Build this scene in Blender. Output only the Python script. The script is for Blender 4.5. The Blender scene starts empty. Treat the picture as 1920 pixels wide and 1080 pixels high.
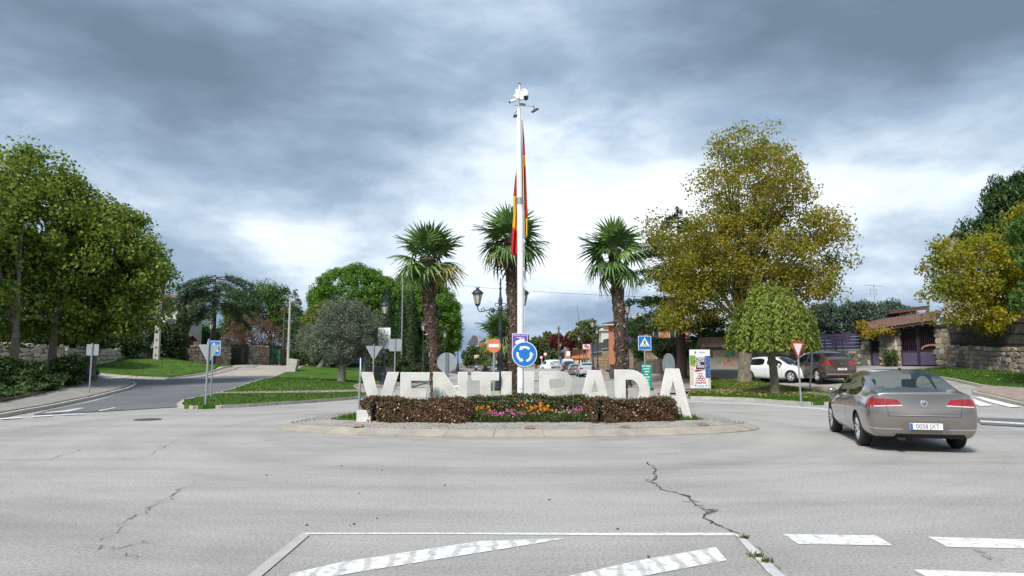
import bpy, bmesh, math, random
import numpy as np
from mathutils import Vector, Matrix
from mathutils.bvhtree import BVHTree

random.seed(7)
RNG = np.random.default_rng(7)
S = bpy.context.scene
COL = S.collection
R = math.radians

# ------------------------------------------------------------------ camera, sky, sun, exposure
CAM_H = 1.6
F_PX = 1280.0
PITCH = math.atan(140.0 / F_PX)
cam_data = bpy.data.cameras.new('camera')
cam_data.sensor_width = 36.0
cam_data.lens = 24.0
cam_data.clip_start = 0.1
cam_data.clip_end = 6000
cam = bpy.data.objects.new('camera', cam_data)
COL.objects.link(cam)
cam.location = (0, 0, CAM_H)
cam.rotation_euler = (math.pi / 2 + PITCH, 0, 0)
S.camera = cam

SUN_EL, SUN_AZ = R(46), R(208)          # azimuth clockwise from +Y (behind the camera, to the left)
sd = bpy.data.lights.new('sun', 'SUN')
sd.energy = 2.6
sd.angle = R(11)
sd.color = (1.0, 0.955, 0.89)
sun = bpy.data.objects.new('sun', sd)
COL.objects.link(sun)
_d = Vector((math.sin(SUN_AZ) * math.cos(SUN_EL), math.cos(SUN_AZ) * math.cos(SUN_EL), math.sin(SUN_EL)))
sun.rotation_euler = _d.to_track_quat('Z', 'Y').to_euler()
sun.location = (0, 0, 60)

S.view_settings.view_transform = 'Standard'
S.view_settings.look = 'None'
S.view_settings.exposure = 0.80
S.view_settings.gamma = 1.0
S.view_settings.use_curve_mapping = False
S.cycles.max_bounces = 8
S.cycles.transparent_max_bounces = 12


SKY_OFF = (-0.2, 5.3, 3.0)


def build_world():
    w = bpy.data.worlds.new('World')
    S.world = w
    w.use_nodes = True
    nt = w.node_tree
    nt.nodes.clear()
    N, L = nt.nodes.new, nt.links.new

    def math_(op, a, b=None, clamp=False):
        n = N('ShaderNodeMath'); n.operation = op; n.use_clamp = clamp
        for i, v in enumerate((a, b)):
            if v is None: continue
            if isinstance(v, (int, float)): n.inputs[i].default_value = v
            else: L(v, n.inputs[i])
        return n.outputs[0]

    def ramp(fac, stops, mode='EASE'):
        n = N('ShaderNodeValToRGB'); n.color_ramp.interpolation = mode
        els = n.color_ramp.elements
        while len(els) < len(stops): els.new(0.5)
        for e, (p, c) in zip(els, stops):
            e.position = p; e.color = c if len(c) == 4 else (*c, 1)
        L(fac, n.inputs[0])
        return n.outputs[0]

    def noise(vec, scale, detail, rough=0.55, dist=0.0, off=(0, 0, 0)):
        m = N('ShaderNodeMapping'); m.inputs['Location'].default_value = off
        L(vec, m.inputs[0])
        n = N('ShaderNodeTexNoise'); n.noise_dimensions = '3D'
        n.inputs['Scale'].default_value = scale; n.inputs['Detail'].default_value = detail
        n.inputs['Roughness'].default_value = rough; n.inputs['Distortion'].default_value = dist
        L(m.outputs[0], n.inputs['Vector'])
        return n.outputs['Fac']

    tc = N('ShaderNodeTexCoord')
    sep = N('ShaderNodeSeparateXYZ'); L(tc.outputs['Generated'], sep.inputs[0])
    x, y, z = sep.outputs
    zc = math_('MAXIMUM', z, 0.0)
    den = math_('ADD', zc, 0.42)
    cmb = N('ShaderNodeCombineXYZ')
    L(math_('DIVIDE', x, den), cmb.inputs[0]); L(math_('DIVIDE', y, den), cmb.inputs[1])
    L(math_('MULTIPLY', zc, 2.2), cmb.inputs[2])
    vec = cmb.outputs[0]
    big = noise(vec, 0.95, 2, 0.5, 0.2, SKY_OFF)
    mid = noise(vec, 2.3, 7, 0.52, 0.15, (4.2, 1.0, 0.2))
    fine = noise(vec, 8.0, 7, 0.6, 0.2, (0.0, 7.0, 0.0))
    # brightness of the cloud deck by height: storm blue low down, bright break, then dark deck overhead
    belt = ramp(zc, [(0.0, (.34,) * 3), (0.05, (.50,) * 3), (0.11, (.74,) * 3), (0.20, (.80,) * 3), (0.28, (.54,) * 3),
                     (0.39, (.24,) * 3), (0.60, (.30,) * 3), (1.0, (.48,) * 3)])
    t = math_('MULTIPLY', math_('SUBTRACT', big, 0.5), 1.6)
    t = math_('ADD', t, math_('MULTIPLY', math_('SUBTRACT', mid, 0.5), 1.35))
    t = math_('ADD', t, math_('MULTIPLY', math_('SUBTRACT', fine, 0.5), 0.30))
    t = math_('ADD', t, belt, True)
    cloud = ramp(t, [(0.0, (0.125, 0.175, 0.24)), (0.20, (0.165, 0.23, 0.31)), (0.42, (0.255, 0.345, 0.455)),
                     (0.58, (0.40, 0.485, 0.585)), (0.74, (0.60, 0.67, 0.75)), (1.0, (0.76, 0.81, 0.86))], 'LINEAR')
    sky = N('ShaderNodeTexSky'); sky.sky_type = 'NISHITA'; sky.sun_disc = False
    sky.sun_elevation = SUN_EL; sky.sun_rotation = SUN_AZ
    b1 = N('ShaderNodeBackground'); b1.inputs[1].default_value = 0.10
    L(sky.outputs[0], b1.inputs[0])
    b2 = N('ShaderNodeBackground'); b2.inputs[1].default_value = 0.85
    L(cloud, b2.inputs[0])
    gap = noise(vec, 1.3, 5, 0.6, 0.3, (9.0, 3.0, 1.0))
    low = ramp(zc, [(0.06, (.2,) * 3), (0.14, (0,) * 3)])
    cover = ramp(math_('ADD', gap, low), [(0.30, (.45,) * 3), (0.40, (1,) * 3)])
    mx = N('ShaderNodeMixShader'); L(cover, mx.inputs[0]); L(b1.outputs[0], mx.inputs[1]); L(b2.outputs[0], mx.inputs[2])
    out = N('ShaderNodeOutputWorld'); L(mx.outputs[0], out.inputs[0])


build_world()

# ------------------------------------------------------------------ terrain height (gentle rise to both sides)
CTRL = [(x, y, 0.0) for y in (-20, 0, 12, 24) for x in (-30, -16, -6, 6, 16, 30)]
CTRL += [(x, y, 0.0) for y in (34, 45, 60, 80, 110, 160, 220) for x in (-8, 0, 8.5)]
CTRL += [(-11.5, 26, 0.0), (-20, 36, .22), (-24, 33, .45), (-30, 36, 1.0), (-25, 50, .62), (-29.8, 58, 1.9), (-36, 52, 1.6), (-27, 64, .9),
         (-30, 85, 1.3), (-24, 75, 1.2), (-10.5, 42, .42), (-15.2, 55, 1.2), (-12, 70, 1.2), (-20, 52, .72), (-45, 60, 2.2), (-45, 40, 1.6),
         (-60, 90, 2.2), (-20, 110, 1.2), (-50, 140, 1.5),
         (11.7, 26, 0.0), (10.4, 37.5, 0.02), (13.1, 34.7, .05), (14.8, 35, .25), (15.3, 40.5, .52), (15.9, 47, 1.2), (25.9, 44, 1.36),
         (26.6, 36, 1.08), (20.5, 30, .5), (18, 25.5, .1), (22, 26, .35), (30, 30, .9), (13, 60, .9), (22, 60, 1.6), (30, 52, 1.8), (14, 90, 1.0),
         (40, 40, 1.8), (45, 80, 2.4), (25, 120, 1.5), (60, 140, 2.0)]
_C = np.array(CTRL)
_E = 2.0


def _phi(d2):
    return np.sqrt(d2 + _E * _E)


_A = _phi(((_C[:, None, :2] - _C[None, :, :2]) ** 2).sum(-1))
_W = np.linalg.solve(_A, _C[:, 2])


def hs(P):
    """terrain height for an array of xy points"""
    P = np.asarray(P, float).reshape(-1, 2)
    z = _phi(((P[:, None, :] - _C[None, :, :2]) ** 2).sum(-1)) @ _W
    d = np.hypot(P[:, 0], P[:, 1])
    fade = np.clip((260 - d) / 80, 0, 1)
    return np.clip(z, 0, 2.4) * fade


def h(x, y):
    return float(hs([[x, y]])[0])


_cp, _sp = math.cos(PITCH), math.sin(PITCH)


def ray(px, py):
    u, v = px - 960.0, py - 540.0
    return u, F_PX * _cp + v * _sp, F_PX * _sp - v * _cp


def G(px, py, off=0.0, ymax=240):
    """where the ray through a pixel of the photograph meets the ground"""
    X, Y, Z = ray(px, py)
    d = np.arange(3, ymax, 0.05)
    pts = np.stack([X / Y * d, d], 1)
    z = CAM_H + Z / Y * d
    k = np.nonzero(z <= hs(pts) + off)[0]
    i = k[0] if len(k) else len(d) - 1
    return float(pts[i, 0]), float(pts[i, 1])


def at(px, py, depth):
    X, Y, Z = ray(px, py)
    return Vector((X / Y * depth, depth, CAM_H + Z / Y * depth))


def zat(py, depth): return at(960, py, depth).z
def xat(px, depth, py=680): return at(px, py, depth).x


# ------------------------------------------------------------------ object helpers
def link(o, parent=None):
    COL.objects.link(o)
    if parent is not None: o.parent = parent
    return o


def tag(o, label=None, cat=None, group=None, kind=None):
    if label: o['label'] = label
    if cat: o['category'] = cat
    if group: o['group'] = group
    if kind: o['kind'] = kind
    return o


def empty(name, loc=(0, 0, 0), rz=0.0, parent=None, label=None, cat=None, group=None, kind=None):
    o = bpy.data.objects.new(name, None)
    o.empty_display_size = 0.2
    link(o, parent)
    o.location = loc
    o.rotation_euler = (0, 0, rz)
    return tag(o, label, cat, group, kind)


def mesh_from(name, v, f, smooth=False):
    me = bpy.data.meshes.new(name)
    me.from_pydata([tuple(p) for p in v], [], f)
    if smooth: me.polygons.foreach_set('use_smooth', [True] * len(me.polygons))
    me.update()
    return me


def mobj(name, me, mat=None, parent=None, loc=None, rz=None):
    o = bpy.data.objects.new(name, me)
    link(o, parent)
    if mat is not None:
        if not me.materials: me.materials.append(mat)
    if loc is not None: o.location = loc
    if rz is not None: o.rotation_euler = (0, 0, rz)
    return o


def copy_tree(o, parent=None):
    c = o.copy()
    COL.objects.link(c)
    c.parent = parent
    for ch in o.children: copy_tree(ch, c)
    return c


class MB:
    def __init__(self):
        self.v, self.f = [], []

    def add(self, vs, fs):
        k = len(self.v)
        self.v += [Vector(p) for p in vs]
        self.f += [tuple(i + k for i in q) for q in fs]
        return self

    def box(self, c, s, rz=0.0, M=None):
        x, y, z = (a / 2 for a in s)
        vs = [Vector(p) for p in ((-x, -y, -z), (x, -y, -z), (x, y, -z), (-x, y, -z), (-x, -y, z), (x, -y, z), (x, y, z), (-x, y, z))]
        T = M if M is not None else Matrix.Rotation(rz, 3, 'Z')
        vs = [T @ p + Vector(c) for p in vs]
        return self.add(vs, [(0, 3, 2, 1), (4, 5, 6, 7), (0, 1, 5, 4), (1, 2, 6, 5), (2, 3, 7, 6), (3, 0, 4, 7)])

    def tube(self, pts, rad, n=8, cap=True):
        pts = [Vector(p) for p in pts]
        if isinstance(rad, (int, float)): rad = [rad] * len(pts)
        vs, fs = [], []
        ref = None
        for i, p in enumerate(pts):
            a = pts[max(i - 1, 0)]; b = pts[min(i + 1, len(pts) - 1)]
            t = (b - a)
            if t.length < 1e-9: t = Vector((0, 0, 1))
            t.normalize()
            if ref is None:
                ref = Vector((1, 0, 0)) if abs(t.x) < .8 else Vector((0, 1, 0))
            u = (ref - t * ref.dot(t)).normalized()
            ref = u
            w = t.cross(u)
            for k in range(n):
                ang = 2 * math.pi * k / n
                vs.append(p + (u * math.cos(ang) + w * math.sin(ang)) * rad[i])
        for i in range(len(pts) - 1):
            for k in range(n):
                a, b = i * n + k, i * n + (k + 1) % n
                fs.append((a, b, b + n, a + n))
        if cap:
            fs.append(tuple(reversed(range(n))))
            fs.append(tuple(range((len(pts) - 1) * n, len(pts) * n)))
        return self.add(vs, fs)

    def lathe(self, prof, n=12, o=(0, 0, 0), M=None, cap=True):
        o = Vector(o)
        vs, fs = [], []
        for r, z in prof:
            for k in range(n):
                a = 2 * math.pi * k / n
                p = Vector((r * math.cos(a), r * math.sin(a), z))
                if M is not None: p = M @ p
                vs.append(p + o)
        for i in range(len(prof) - 1):
            for k in range(n):
                a, b = i * n + k, i * n + (k + 1) % n
                fs.append((a, b, b + n, a + n))
        if cap:
            fs.append(tuple(reversed(range(n))))
            fs.append(tuple(range((len(prof) - 1) * n, len(prof) * n)))
        return self.add(vs, fs)

    def prism(self, poly, a, b, axis='z'):
        """polygon extruded along an axis: 'z' -> (x,y), 'y' -> (x,z), 'x' -> (y,z)"""
        def m(p, t):
            return {'z': (p[0], p[1], t), 'y': (p[0], t, p[1]), 'x': (t, p[0], p[1])}[axis]
        n = len(poly)
        vs = [m(p, a) for p in poly] + [m(p, b) for p in poly]
        fs = [tuple(reversed(range(n))), tuple(range(n, 2 * n))]
        fs += [(i, (i + 1) % n, (i + 1) % n + n, i + n) for i in range(n)]
        return self.add(vs, fs)

    def ball(self, c, r, seg=10, rings=6):
        c = Vector(c)
        if isinstance(r, (int, float)): r = (r, r, r)
        vs, fs = [], []
        for i in range(rings + 1):
            th = math.pi * i / rings
            for k in range(seg):
                ph = 2 * math.pi * k / seg
                vs.append(c + Vector((r[0] * math.sin(th) * math.cos(ph), r[1] * math.sin(th) * math.sin(ph), r[2] * math.cos(th))))
        for i in range(rings):
            for k in range(seg):
                a, b = i * seg + k, i * seg + (k + 1) % seg
                fs.append((a, a + seg, b + seg, b))
        return self.add(vs, fs)

    def mesh(self, name, smooth=False):
        me = mesh_from(name, self.v, self.f, False)
        bm = bmesh.new(); bm.from_mesh(me)
        bmesh.ops.recalc_face_normals(bm, faces=bm.faces)
        bm.to_mesh(me); bm.free()
        if smooth: me.polygons.foreach_set('use_smooth', [True] * len(me.polygons))
        return me

    def build(self, name, mat, parent=None, smooth=False, bevel=0.0, loc=None, rz=None, seg=2):
        o = mobj(name, self.mesh(name, smooth), mat, parent, loc, rz)
        if smooth:
            o.data.set_sharp_from_angle(angle=R(38))
        if bevel:
            m = o.modifiers.new('bevel', 'BEVEL'); m.width = bevel; m.segments = seg; m.limit_method = 'ANGLE'; m.angle_limit = R(40)
        return o


def curve_shape(name, splines, extrude, bevel=0.0):
    """2D outlines (with holes) -> extruded mesh standing in the XZ plane, front facing -Y"""
    cu = bpy.data.curves.new(name, 'CURVE')
    cu.dimensions = '2D'; cu.fill_mode = 'BOTH'; cu.extrude = extrude; cu.bevel_depth = bevel; cu.bevel_resolution = 1
    cu.offset = -bevel
    for pts in splines:
        sp = cu.splines.new('POLY'); sp.points.add(len(pts) - 1); sp.use_cyclic_u = True
        for q, p in zip(sp.points, pts): q.co = (p[0], p[1], 0, 1)
    return _curve_mesh(name, cu)


def _curve_mesh(name, cu):
    ob = bpy.data.objects.new('temporary', cu)
    COL.objects.link(ob)
    dg = bpy.context.evaluated_depsgraph_get()
    me = bpy.data.meshes.new_from_object(ob.evaluated_get(dg))
    me.name = name
    bpy.data.objects.remove(ob)
    bpy.data.curves.remove(cu)
    me.transform(Matrix.Rotation(math.pi / 2, 4, 'X'))
    me.materials.clear()
    return me


def text_mesh(s, size, extrude=0.002, align='CENTER', bold=0.0, xs=1.0):
    cu = bpy.data.curves.new('lettering', 'FONT')
    cu.body = s; cu.size = size; cu.extrude = extrude; cu.align_x = align; cu.align_y = 'CENTER'; cu.offset = bold
    cu.resolution_u = 3
    me = _curve_mesh('lettering', cu)
    if xs != 1.0: me.transform(Matrix.Diagonal((xs, 1, 1, 1)))
    return me


def lettering(s, size, mat, parent, loc, bold=0.0, xs=1.0, extrude=0.002, name='lettering', align='CENTER'):
    return mobj(name, text_mesh(s, size, extrude, align, bold, xs), mat, parent, loc)


def islands(me, name):
    """one mesh for each connected piece"""
    b = bmesh.new(); b.from_mesh(me)
    seen, groups = set(), []
    for f in b.faces:
        if f.index in seen: continue
        st, g = [f], set(); seen.add(f.index)
        while st:
            q = st.pop(); g.add(q.index)
            for e in q.edges:
                for w in e.link_faces:
                    if w.index not in seen: seen.add(w.index); st.append(w)
        groups.append(g)
    b.free()
    out = []
    for g in groups:
        b = bmesh.new(); b.from_mesh(me); b.faces.ensure_lookup_table()
        bmesh.ops.delete(b, geom=[f for f in b.faces if f.index not in g], context='FACES')
        m = bpy.data.meshes.new(name); b.to_mesh(m); b.free(); out.append(m)
    return out


def disc(r, n=28, cx=0, cz=0):
    return [(cx + r * math.cos(2 * math.pi * k / n), cz + r * math.sin(2 * math.pi * k / n)) for k in range(n)]


def rrect(w, hgt, r, n=4, cx=0, cz=0):
    o = []
    for (sx, sz, a0) in ((1, 1, 0), (-1, 1, 90), (-1, -1, 180), (1, -1, 270)):
        for k in range(n + 1):
            a = R(a0 + 90 * k / n)
            o.append((cx + sx * (w / 2 - r) + r * math.cos(a), cz + sz * (hgt / 2 - r) + r * math.sin(a)))
    return o


# ------------------------------------------------------------------ materials
MATS = {}


def mat(name, col, rough=0.7, var=0.0, scale=8.0, bump=0.0, bscale=None, metal=0.0, spec=0.5, col2=None, detail=5.0, coat=0.0, coords='Object',
        emis=None, estr=0.0):
    if name in MATS: return MATS[name]
    m = bpy.data.materials.new(name)
    m.use_nodes = True
    nt = m.node_tree
    p = nt.nodes['Principled BSDF']
    p.inputs['Base Color'].default_value = (*col, 1)
    p.inputs['Roughness'].default_value = rough
    p.inputs['Metallic'].default_value = metal
    p.inputs['Specular IOR Level'].default_value = spec
    p.inputs['Coat Weight'].default_value = coat
    p.inputs['Coat Roughness'].default_value = 0.04
    if emis:
        p.inputs['Emission Color'].default_value = (*emis, 1); p.inputs['Emission Strength'].default_value = estr
    if var or bump or col2:
        tc = nt.nodes.new('ShaderNodeTexCoord')
        n = nt.nodes.new('ShaderNodeTexNoise')
        n.inputs['Scale'].default_value = scale; n.inputs['Detail'].default_value = detail; n.inputs['Roughness'].default_value = .62
        nt.links.new(tc.outputs[coords], n.inputs['Vector'])
        if var or col2:
            r = nt.nodes.new('ShaderNodeValToRGB')
            a = tuple(c * (1 - var) for c in col)
            b = col2 if col2 else tuple(min(1, c * (1 + var)) for c in col)
            r.color_ramp.elements[0].position = .34; r.color_ramp.elements[0].color = (*a, 1)
            r.color_ramp.elements[1].position = .68; r.color_ramp.elements[1].color = (*b, 1)
            nt.links.new(n.outputs['Fac'], r.inputs[0]); nt.links.new(r.outputs[0], p.inputs['Base Color'])
        if bump:
            n2 = n
            if bscale:
                n2 = nt.nodes.new('ShaderNodeTexNoise'); n2.inputs['Scale'].default_value = bscale; n2.inputs['Detail'].default_value = 4
                nt.links.new(tc.outputs[coords], n2.inputs['Vector'])
            b = nt.nodes.new('ShaderNodeBump'); b.inputs['Strength'].default_value = bump; b.inputs['Distance'].default_value = .02
            nt.links.new(n2.outputs['Fac'], b.inputs['Height']); nt.links.new(b.outputs[0], p.inputs['Normal'])
    MATS[name] = m
    return m


def leaf_mat(name, cols, trans=0.35, rough=0.55, patch=None, pscale=0.5, gain=1.35):
    """foliage: a colour per leaf, a little light passing through"""
    if name in MATS: return MATS[name]
    m = bpy.data.materials.new(name); m.use_nodes = True
    nt = m.node_tree; nt.nodes.clear()
    N, L = nt.nodes.new, nt.links.new
    g = N('ShaderNodeNewGeometry')
    r = N('ShaderNodeValToRGB'); r.color_ramp.interpolation = 'LINEAR'
    els = r.color_ramp.elements
    while len(els) < len(cols): els.new(.5)
    for i, (e, c) in enumerate(zip(els, cols)):
        e.position = i / max(1, len(cols) - 1); e.color = (*(min(1, q * gain) for q in c), 1)
    L(g.outputs['Random Per Island'], r.inputs[0])
    col = r.outputs[0]
    if patch:
        tc = N('ShaderNodeTexCoord'); n = N('ShaderNodeTexNoise'); n.inputs['Scale'].default_value = pscale; n.inputs['Detail'].default_value = 2
        L(tc.outputs['Object'], n.inputs['Vector'])
        rr = N('ShaderNodeValToRGB'); rr.color_ramp.elements[0].position = .45; rr.color_ramp.elements[1].position = .62
        L(n.outputs['Fac'], rr.inputs[0])
        mx = N('ShaderNodeMix'); mx.data_type = 'RGBA'
        fm = N('ShaderNodeMath'); fm.operation = 'MULTIPLY'; fm.inputs[1].default_value = .75
        L(rr.outputs[0], fm.inputs[0]); L(fm.outputs[0], mx.inputs['Factor'])
        L(col, mx.inputs[6]); mx.inputs[7].default_value = (*(min(1, q * gain) for q in patch), 1)
        col = mx.outputs[2]
    p = N('ShaderNodeBsdfPrincipled'); p.inputs['Roughness'].default_value = rough; p.inputs['Specular IOR Level'].default_value = .35
    L(col, p.inputs['Base Color'])
    t = N('ShaderNodeBsdfTranslucent'); L(col, t.inputs[0])
    mx2 = N('ShaderNodeMixShader'); mx2.inputs[0].default_value = trans
    L(p.outputs[0], mx2.inputs[1]); L(t.outputs[0], mx2.inputs[2])
    o = N('ShaderNodeOutputMaterial'); L(mx2.outputs[0], o.inputs[0])
    MATS[name] = m
    return m


def glass_mat(name, tint=(.55, .62, .62), alpha=.45, rough=.03):
    if name in MATS: return MATS[name]
    m = bpy.data.materials.new(name); m.use_nodes = True
    nt = m.node_tree; nt.nodes.clear(); N, L = nt.nodes.new, nt.links.new
    t = N('ShaderNodeBsdfTransparent'); t.inputs[0].default_value = (*tint, 1)
    g = N('ShaderNodeBsdfGlossy'); g.inputs['Roughness'].default_value = rough
    d = N('ShaderNodeBsdfDiffuse'); d.inputs[0].default_value = (.012, .016, .018, 1)
    a = N('ShaderNodeMixShader'); a.inputs[0].default_value = alpha
    L(t.outputs[0], a.inputs[1]); L(d.outputs[0], a.inputs[2])
    ge = N('ShaderNodeNewGeometry'); dt = N('ShaderNodeVectorMath'); dt.operation = 'DOT_PRODUCT'
    L(ge.outputs['Incoming'], dt.inputs[0]); L(ge.outputs['Normal'], dt.inputs[1])
    fac = dt.outputs['Value']
    for op, v in (('ABSOLUTE', 0), ('SUBTRACT', None), ('POWER', 4.0), ('MULTIPLY_ADD', .85)):      # mirror share grows towards grazing angles
        q = N('ShaderNodeMath'); q.operation = op
        if op == 'SUBTRACT': q.inputs[0].default_value = 1.0; L(fac, q.inputs[1])
        else:
            L(fac, q.inputs[0])
            if op != 'ABSOLUTE': q.inputs[1].default_value = v
            if op == 'MULTIPLY_ADD': q.inputs[2].default_value = .09
        fac = q.outputs[0]
    mx = N('ShaderNodeMixShader'); L(fac, mx.inputs[0]); L(a.outputs[0], mx.inputs[1]); L(g.outputs[0], mx.inputs[2])
    o = N('ShaderNodeOutputMaterial'); L(mx.outputs[0], o.inputs[0])
    MATS[name] = m
    return m

# ================================================================== GROUND
def asphalt_mat(name, base, dark, tyre=0.0):
    m = bpy.data.materials.new(name); m.use_nodes = True
    nt = m.node_tree; p = nt.nodes['Principled BSDF']; N, L = nt.nodes.new, nt.links.new
    tc = N('ShaderNodeTexCoord')

    def noise(scale, detail, rough=.6, vec=None, dist=0.):
        n = N('ShaderNodeTexNoise'); n.inputs['Scale'].default_value = scale; n.inputs['Detail'].default_value = detail
        n.inputs['Roughness'].default_value = rough; n.inputs['Distortion'].default_value = dist
        L(vec if vec is not None else tc.outputs['Object'], n.inputs['Vector'])
        return n.outputs['Fac']

    def ramp(f, stops):
        r = N('ShaderNodeValToRGB')
        els = r.color_ramp.elements
        while len(els) < len(stops): els.new(.5)
        for e, (q, c) in zip(els, stops): e.position = q; e.color = (c, c, c, 1)
        L(f, r.inputs[0]); return r.outputs[0]

    def mul(a, b):
        n = N('ShaderNodeMath'); n.operation = 'MULTIPLY'
        for i, v in enumerate((a, b)):
            if isinstance(v, float): n.inputs[i].default_value = v
            else: L(v, n.inputs[i])
        return n.outputs[0]
    speck = ramp(noise(34, 3, .75), [(.30, .60), (.5, 1.0), (.70, 1.30)])
    grit = ramp(noise(120, 2, .7), [(.32, .72), (.5, 1.0), (.68, 1.28)])
    blot = ramp(noise(.33, 5, .62, dist=.6), [(.30, .86), (.5, 1.0), (.70, 1.10)])
    streak_map = N('ShaderNodeMapping'); streak_map.inputs['Scale'].default_value = (.10, 1.1, 1)
    L(tc.outputs['Object'], streak_map.inputs[0])
    streak = ramp(noise(1.0, 5, .62, streak_map.outputs[0], .5), [(.34, .88), (.52, 1.0), (.7, 1.06)])
    f = mul(mul(speck, grit), mul(blot, streak))
    if tyre:
        # rubber worn into rings round the island
        mp = N('ShaderNodeMapping'); mp.inputs['Location'].default_value = (0, -17.4, 0)
        L(tc.outputs['Object'], mp.inputs[0])
        ln = N('ShaderNodeVectorMath'); ln.operation = 'LENGTH'; L(mp.outputs[0], ln.inputs[0])
        cb = N('ShaderNodeCombineXYZ'); L(ln.outputs['Value'], cb.inputs[0])
        w = noise(.9, 3, .6, cb.outputs[0])
        wob = noise(.22, 3, .6)
        ad = N('ShaderNodeMath'); ad.operation = 'MULTIPLY_ADD'; L(wob, ad.inputs[0]); ad.inputs[1].default_value = .5; L(w, ad.inputs[2])
        rings = ramp(ad.outputs[0], [(.58, 1 - tyre), (.78, 1.0), (.95, 1.04)])
        f = mul(f, rings)
    mx = N('ShaderNodeMix'); mx.data_type = 'RGBA'; mx.blend_type = 'MULTIPLY'; mx.inputs['Factor'].default_value = 1
    warm = N('ShaderNodeMix'); warm.data_type = 'RGBA'
    L(noise(.6, 4), warm.inputs['Factor']); warm.inputs[6].default_value = (*base, 1); warm.inputs[7].default_value = (*dark, 1)
    L(warm.outputs[2], mx.inputs[6]); L(f, mx.inputs[7])
    L(mx.outputs[2], p.inputs['Base Color'])
    p.inputs['Roughness'].default_value = .88; p.inputs['Specular IOR Level'].default_value = .3
    b = N('ShaderNodeBump'); b.inputs['Strength'].default_value = .45; b.inputs['Distance'].default_value = .012
    L(noise(75, 3, .7), b.inputs['Height']); L(b.outputs[0], p.inputs['Normal'])
    MATS[name] = m
    return m


M_ROAD = asphalt_mat('pale_asphalt', (.395, .377, .353), (.345, .333, .32), tyre=.16)
M_DARK = asphalt_mat('dark_asphalt', (.165, .167, .172), (.135, .138, .146))
M_LOT = asphalt_mat('dusty_concrete', (.40, .36, .31), (.34, .30, .26))
M_PAVE = mat('pavement_concrete', (.26, .245, .225), .9, .18, 2.2, .3, 60)
M_PINK = mat('pink_pavement', (.30, .235, .205), .9, .2, 3.0, .3, 60)
M_KERB = mat('kerb_stone', (.40, .37, .325), .85, .18, 6, .3, 50)
M_EARTH = mat('dry_earth', (.16, .14, .09), .95, .3, 1.2, .4, 30)
M_PAINT = mat('road_paint', (.74, .74, .73), .75, .0, 7, .25, 60, col2=(.82, .82, .81))


def lawn_mat(name, a, b, c):
    m = bpy.data.materials.new(name); m.use_nodes = True
    nt = m.node_tree; p = nt.nodes['Principled BSDF']; N, L = nt.nodes.new, nt.links.new
    tc = N('ShaderNodeTexCoord')
    n = N('ShaderNodeTexNoise'); n.inputs['Scale'].default_value = .9; n.inputs['Detail'].default_value = 9; n.inputs['Roughness'].default_value = .72
    L(tc.outputs['Object'], n.inputs['Vector'])
    r = N('ShaderNodeValToRGB'); e = r.color_ramp.elements; e.new(.5)
    for q, (pos, col) in zip(e, ((.33, a), (.5, b), (.66, c))): q.position = pos; q.color = (*col, 1)
    L(n.outputs['Fac'], r.inputs[0]); L(r.outputs[0], p.inputs['Base Color'])
    p.inputs['Roughness'].default_value = .9; p.inputs['Specular IOR Level'].default_value = .2
    n2 = N('ShaderNodeTexNoise'); n2.inputs['Scale'].default_value = 26; n2.inputs['Detail'].default_value = 3
    L(tc.outputs['Object'], n2.inputs['Vector'])
    bp = N('ShaderNodeBump'); bp.inputs['Strength'].default_value = .7; bp.inputs['Distance'].default_value = .05
    L(n2.outputs['Fac'], bp.inputs['Height']); L(bp.outputs[0], p.inputs['Normal'])
    MATS[name] = m
    return m


M_LAWN = lawn_mat('lawn', (.036, .082, .010), (.058, .125, .014), (.09, .165, .024))
M_LEAFY = lawn_mat('leaf_strewn_lawn', (.06, .075, .012), (.085, .105, .016), (.15, .125, .028))
M_BLADE = leaf_mat('grass_blade', [(.035, .085, .008), (.06, .135, .012), (.10, .19, .025)], .3, gain=1.0)


def sheet(name, poly, off, material, step=1.5, kind='structure', parent=None, skirt=0.0):
    """a polygon laid over the terrain"""
    bm = bmesh.new()
    vs = [bm.verts.new((p[0], p[1], 0)) for p in poly]
    bm.faces.new(vs)
    xs = [p[0] for p in poly]; ys = [p[1] for p in poly]
    for lo, hi, ax in ((min(xs), max(xs), 0), (min(ys), max(ys), 1)):
        k = math.floor(lo / step) * step
        while k < hi:
            if k > lo:
                co = [0, 0, 0]; no = [0, 0, 0]; co[ax] = k; no[ax] = 1
                bmesh.ops.bisect_plane(bm, geom=bm.verts[:] + bm.edges[:] + bm.faces[:], dist=1e-5, plane_co=co, plane_no=no)
            k += step
    bmesh.ops.triangulate(bm, faces=bm.faces[:])
    z = hs([[v.co.x, v.co.y] for v in bm.verts])
    for v, q in zip(bm.verts, z): v.co.z = q + off
    for f_ in bm.faces:
        if f_.normal.z < 0: f_.normal_flip()
    bm.normal_update()
    for f_ in bm.faces:
        if f_.normal.z < 0: f_.normal_flip()
    if skirt:
        be = [e for e in bm.edges if e.is_boundary]
        r = bmesh.ops.extrude_edge_only(bm, edges=be)
        for v in [g for g in r['geom'] if isinstance(g, bmesh.types.BMVert)]: v.co.z -= skirt
        bmesh.ops.recalc_face_normals(bm, faces=bm.faces[:])
    me = bpy.data.meshes.new(name)
    for f_ in bm.faces: f_.smooth = False
    bm.to_mesh(me); bm.free()
    o = mobj(name, me, material, parent)
    if parent is None: tag(o, kind=kind)
    return o


def px(*pts, off=0.0): return [G(a, b, off) for a, b in pts]


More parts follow.
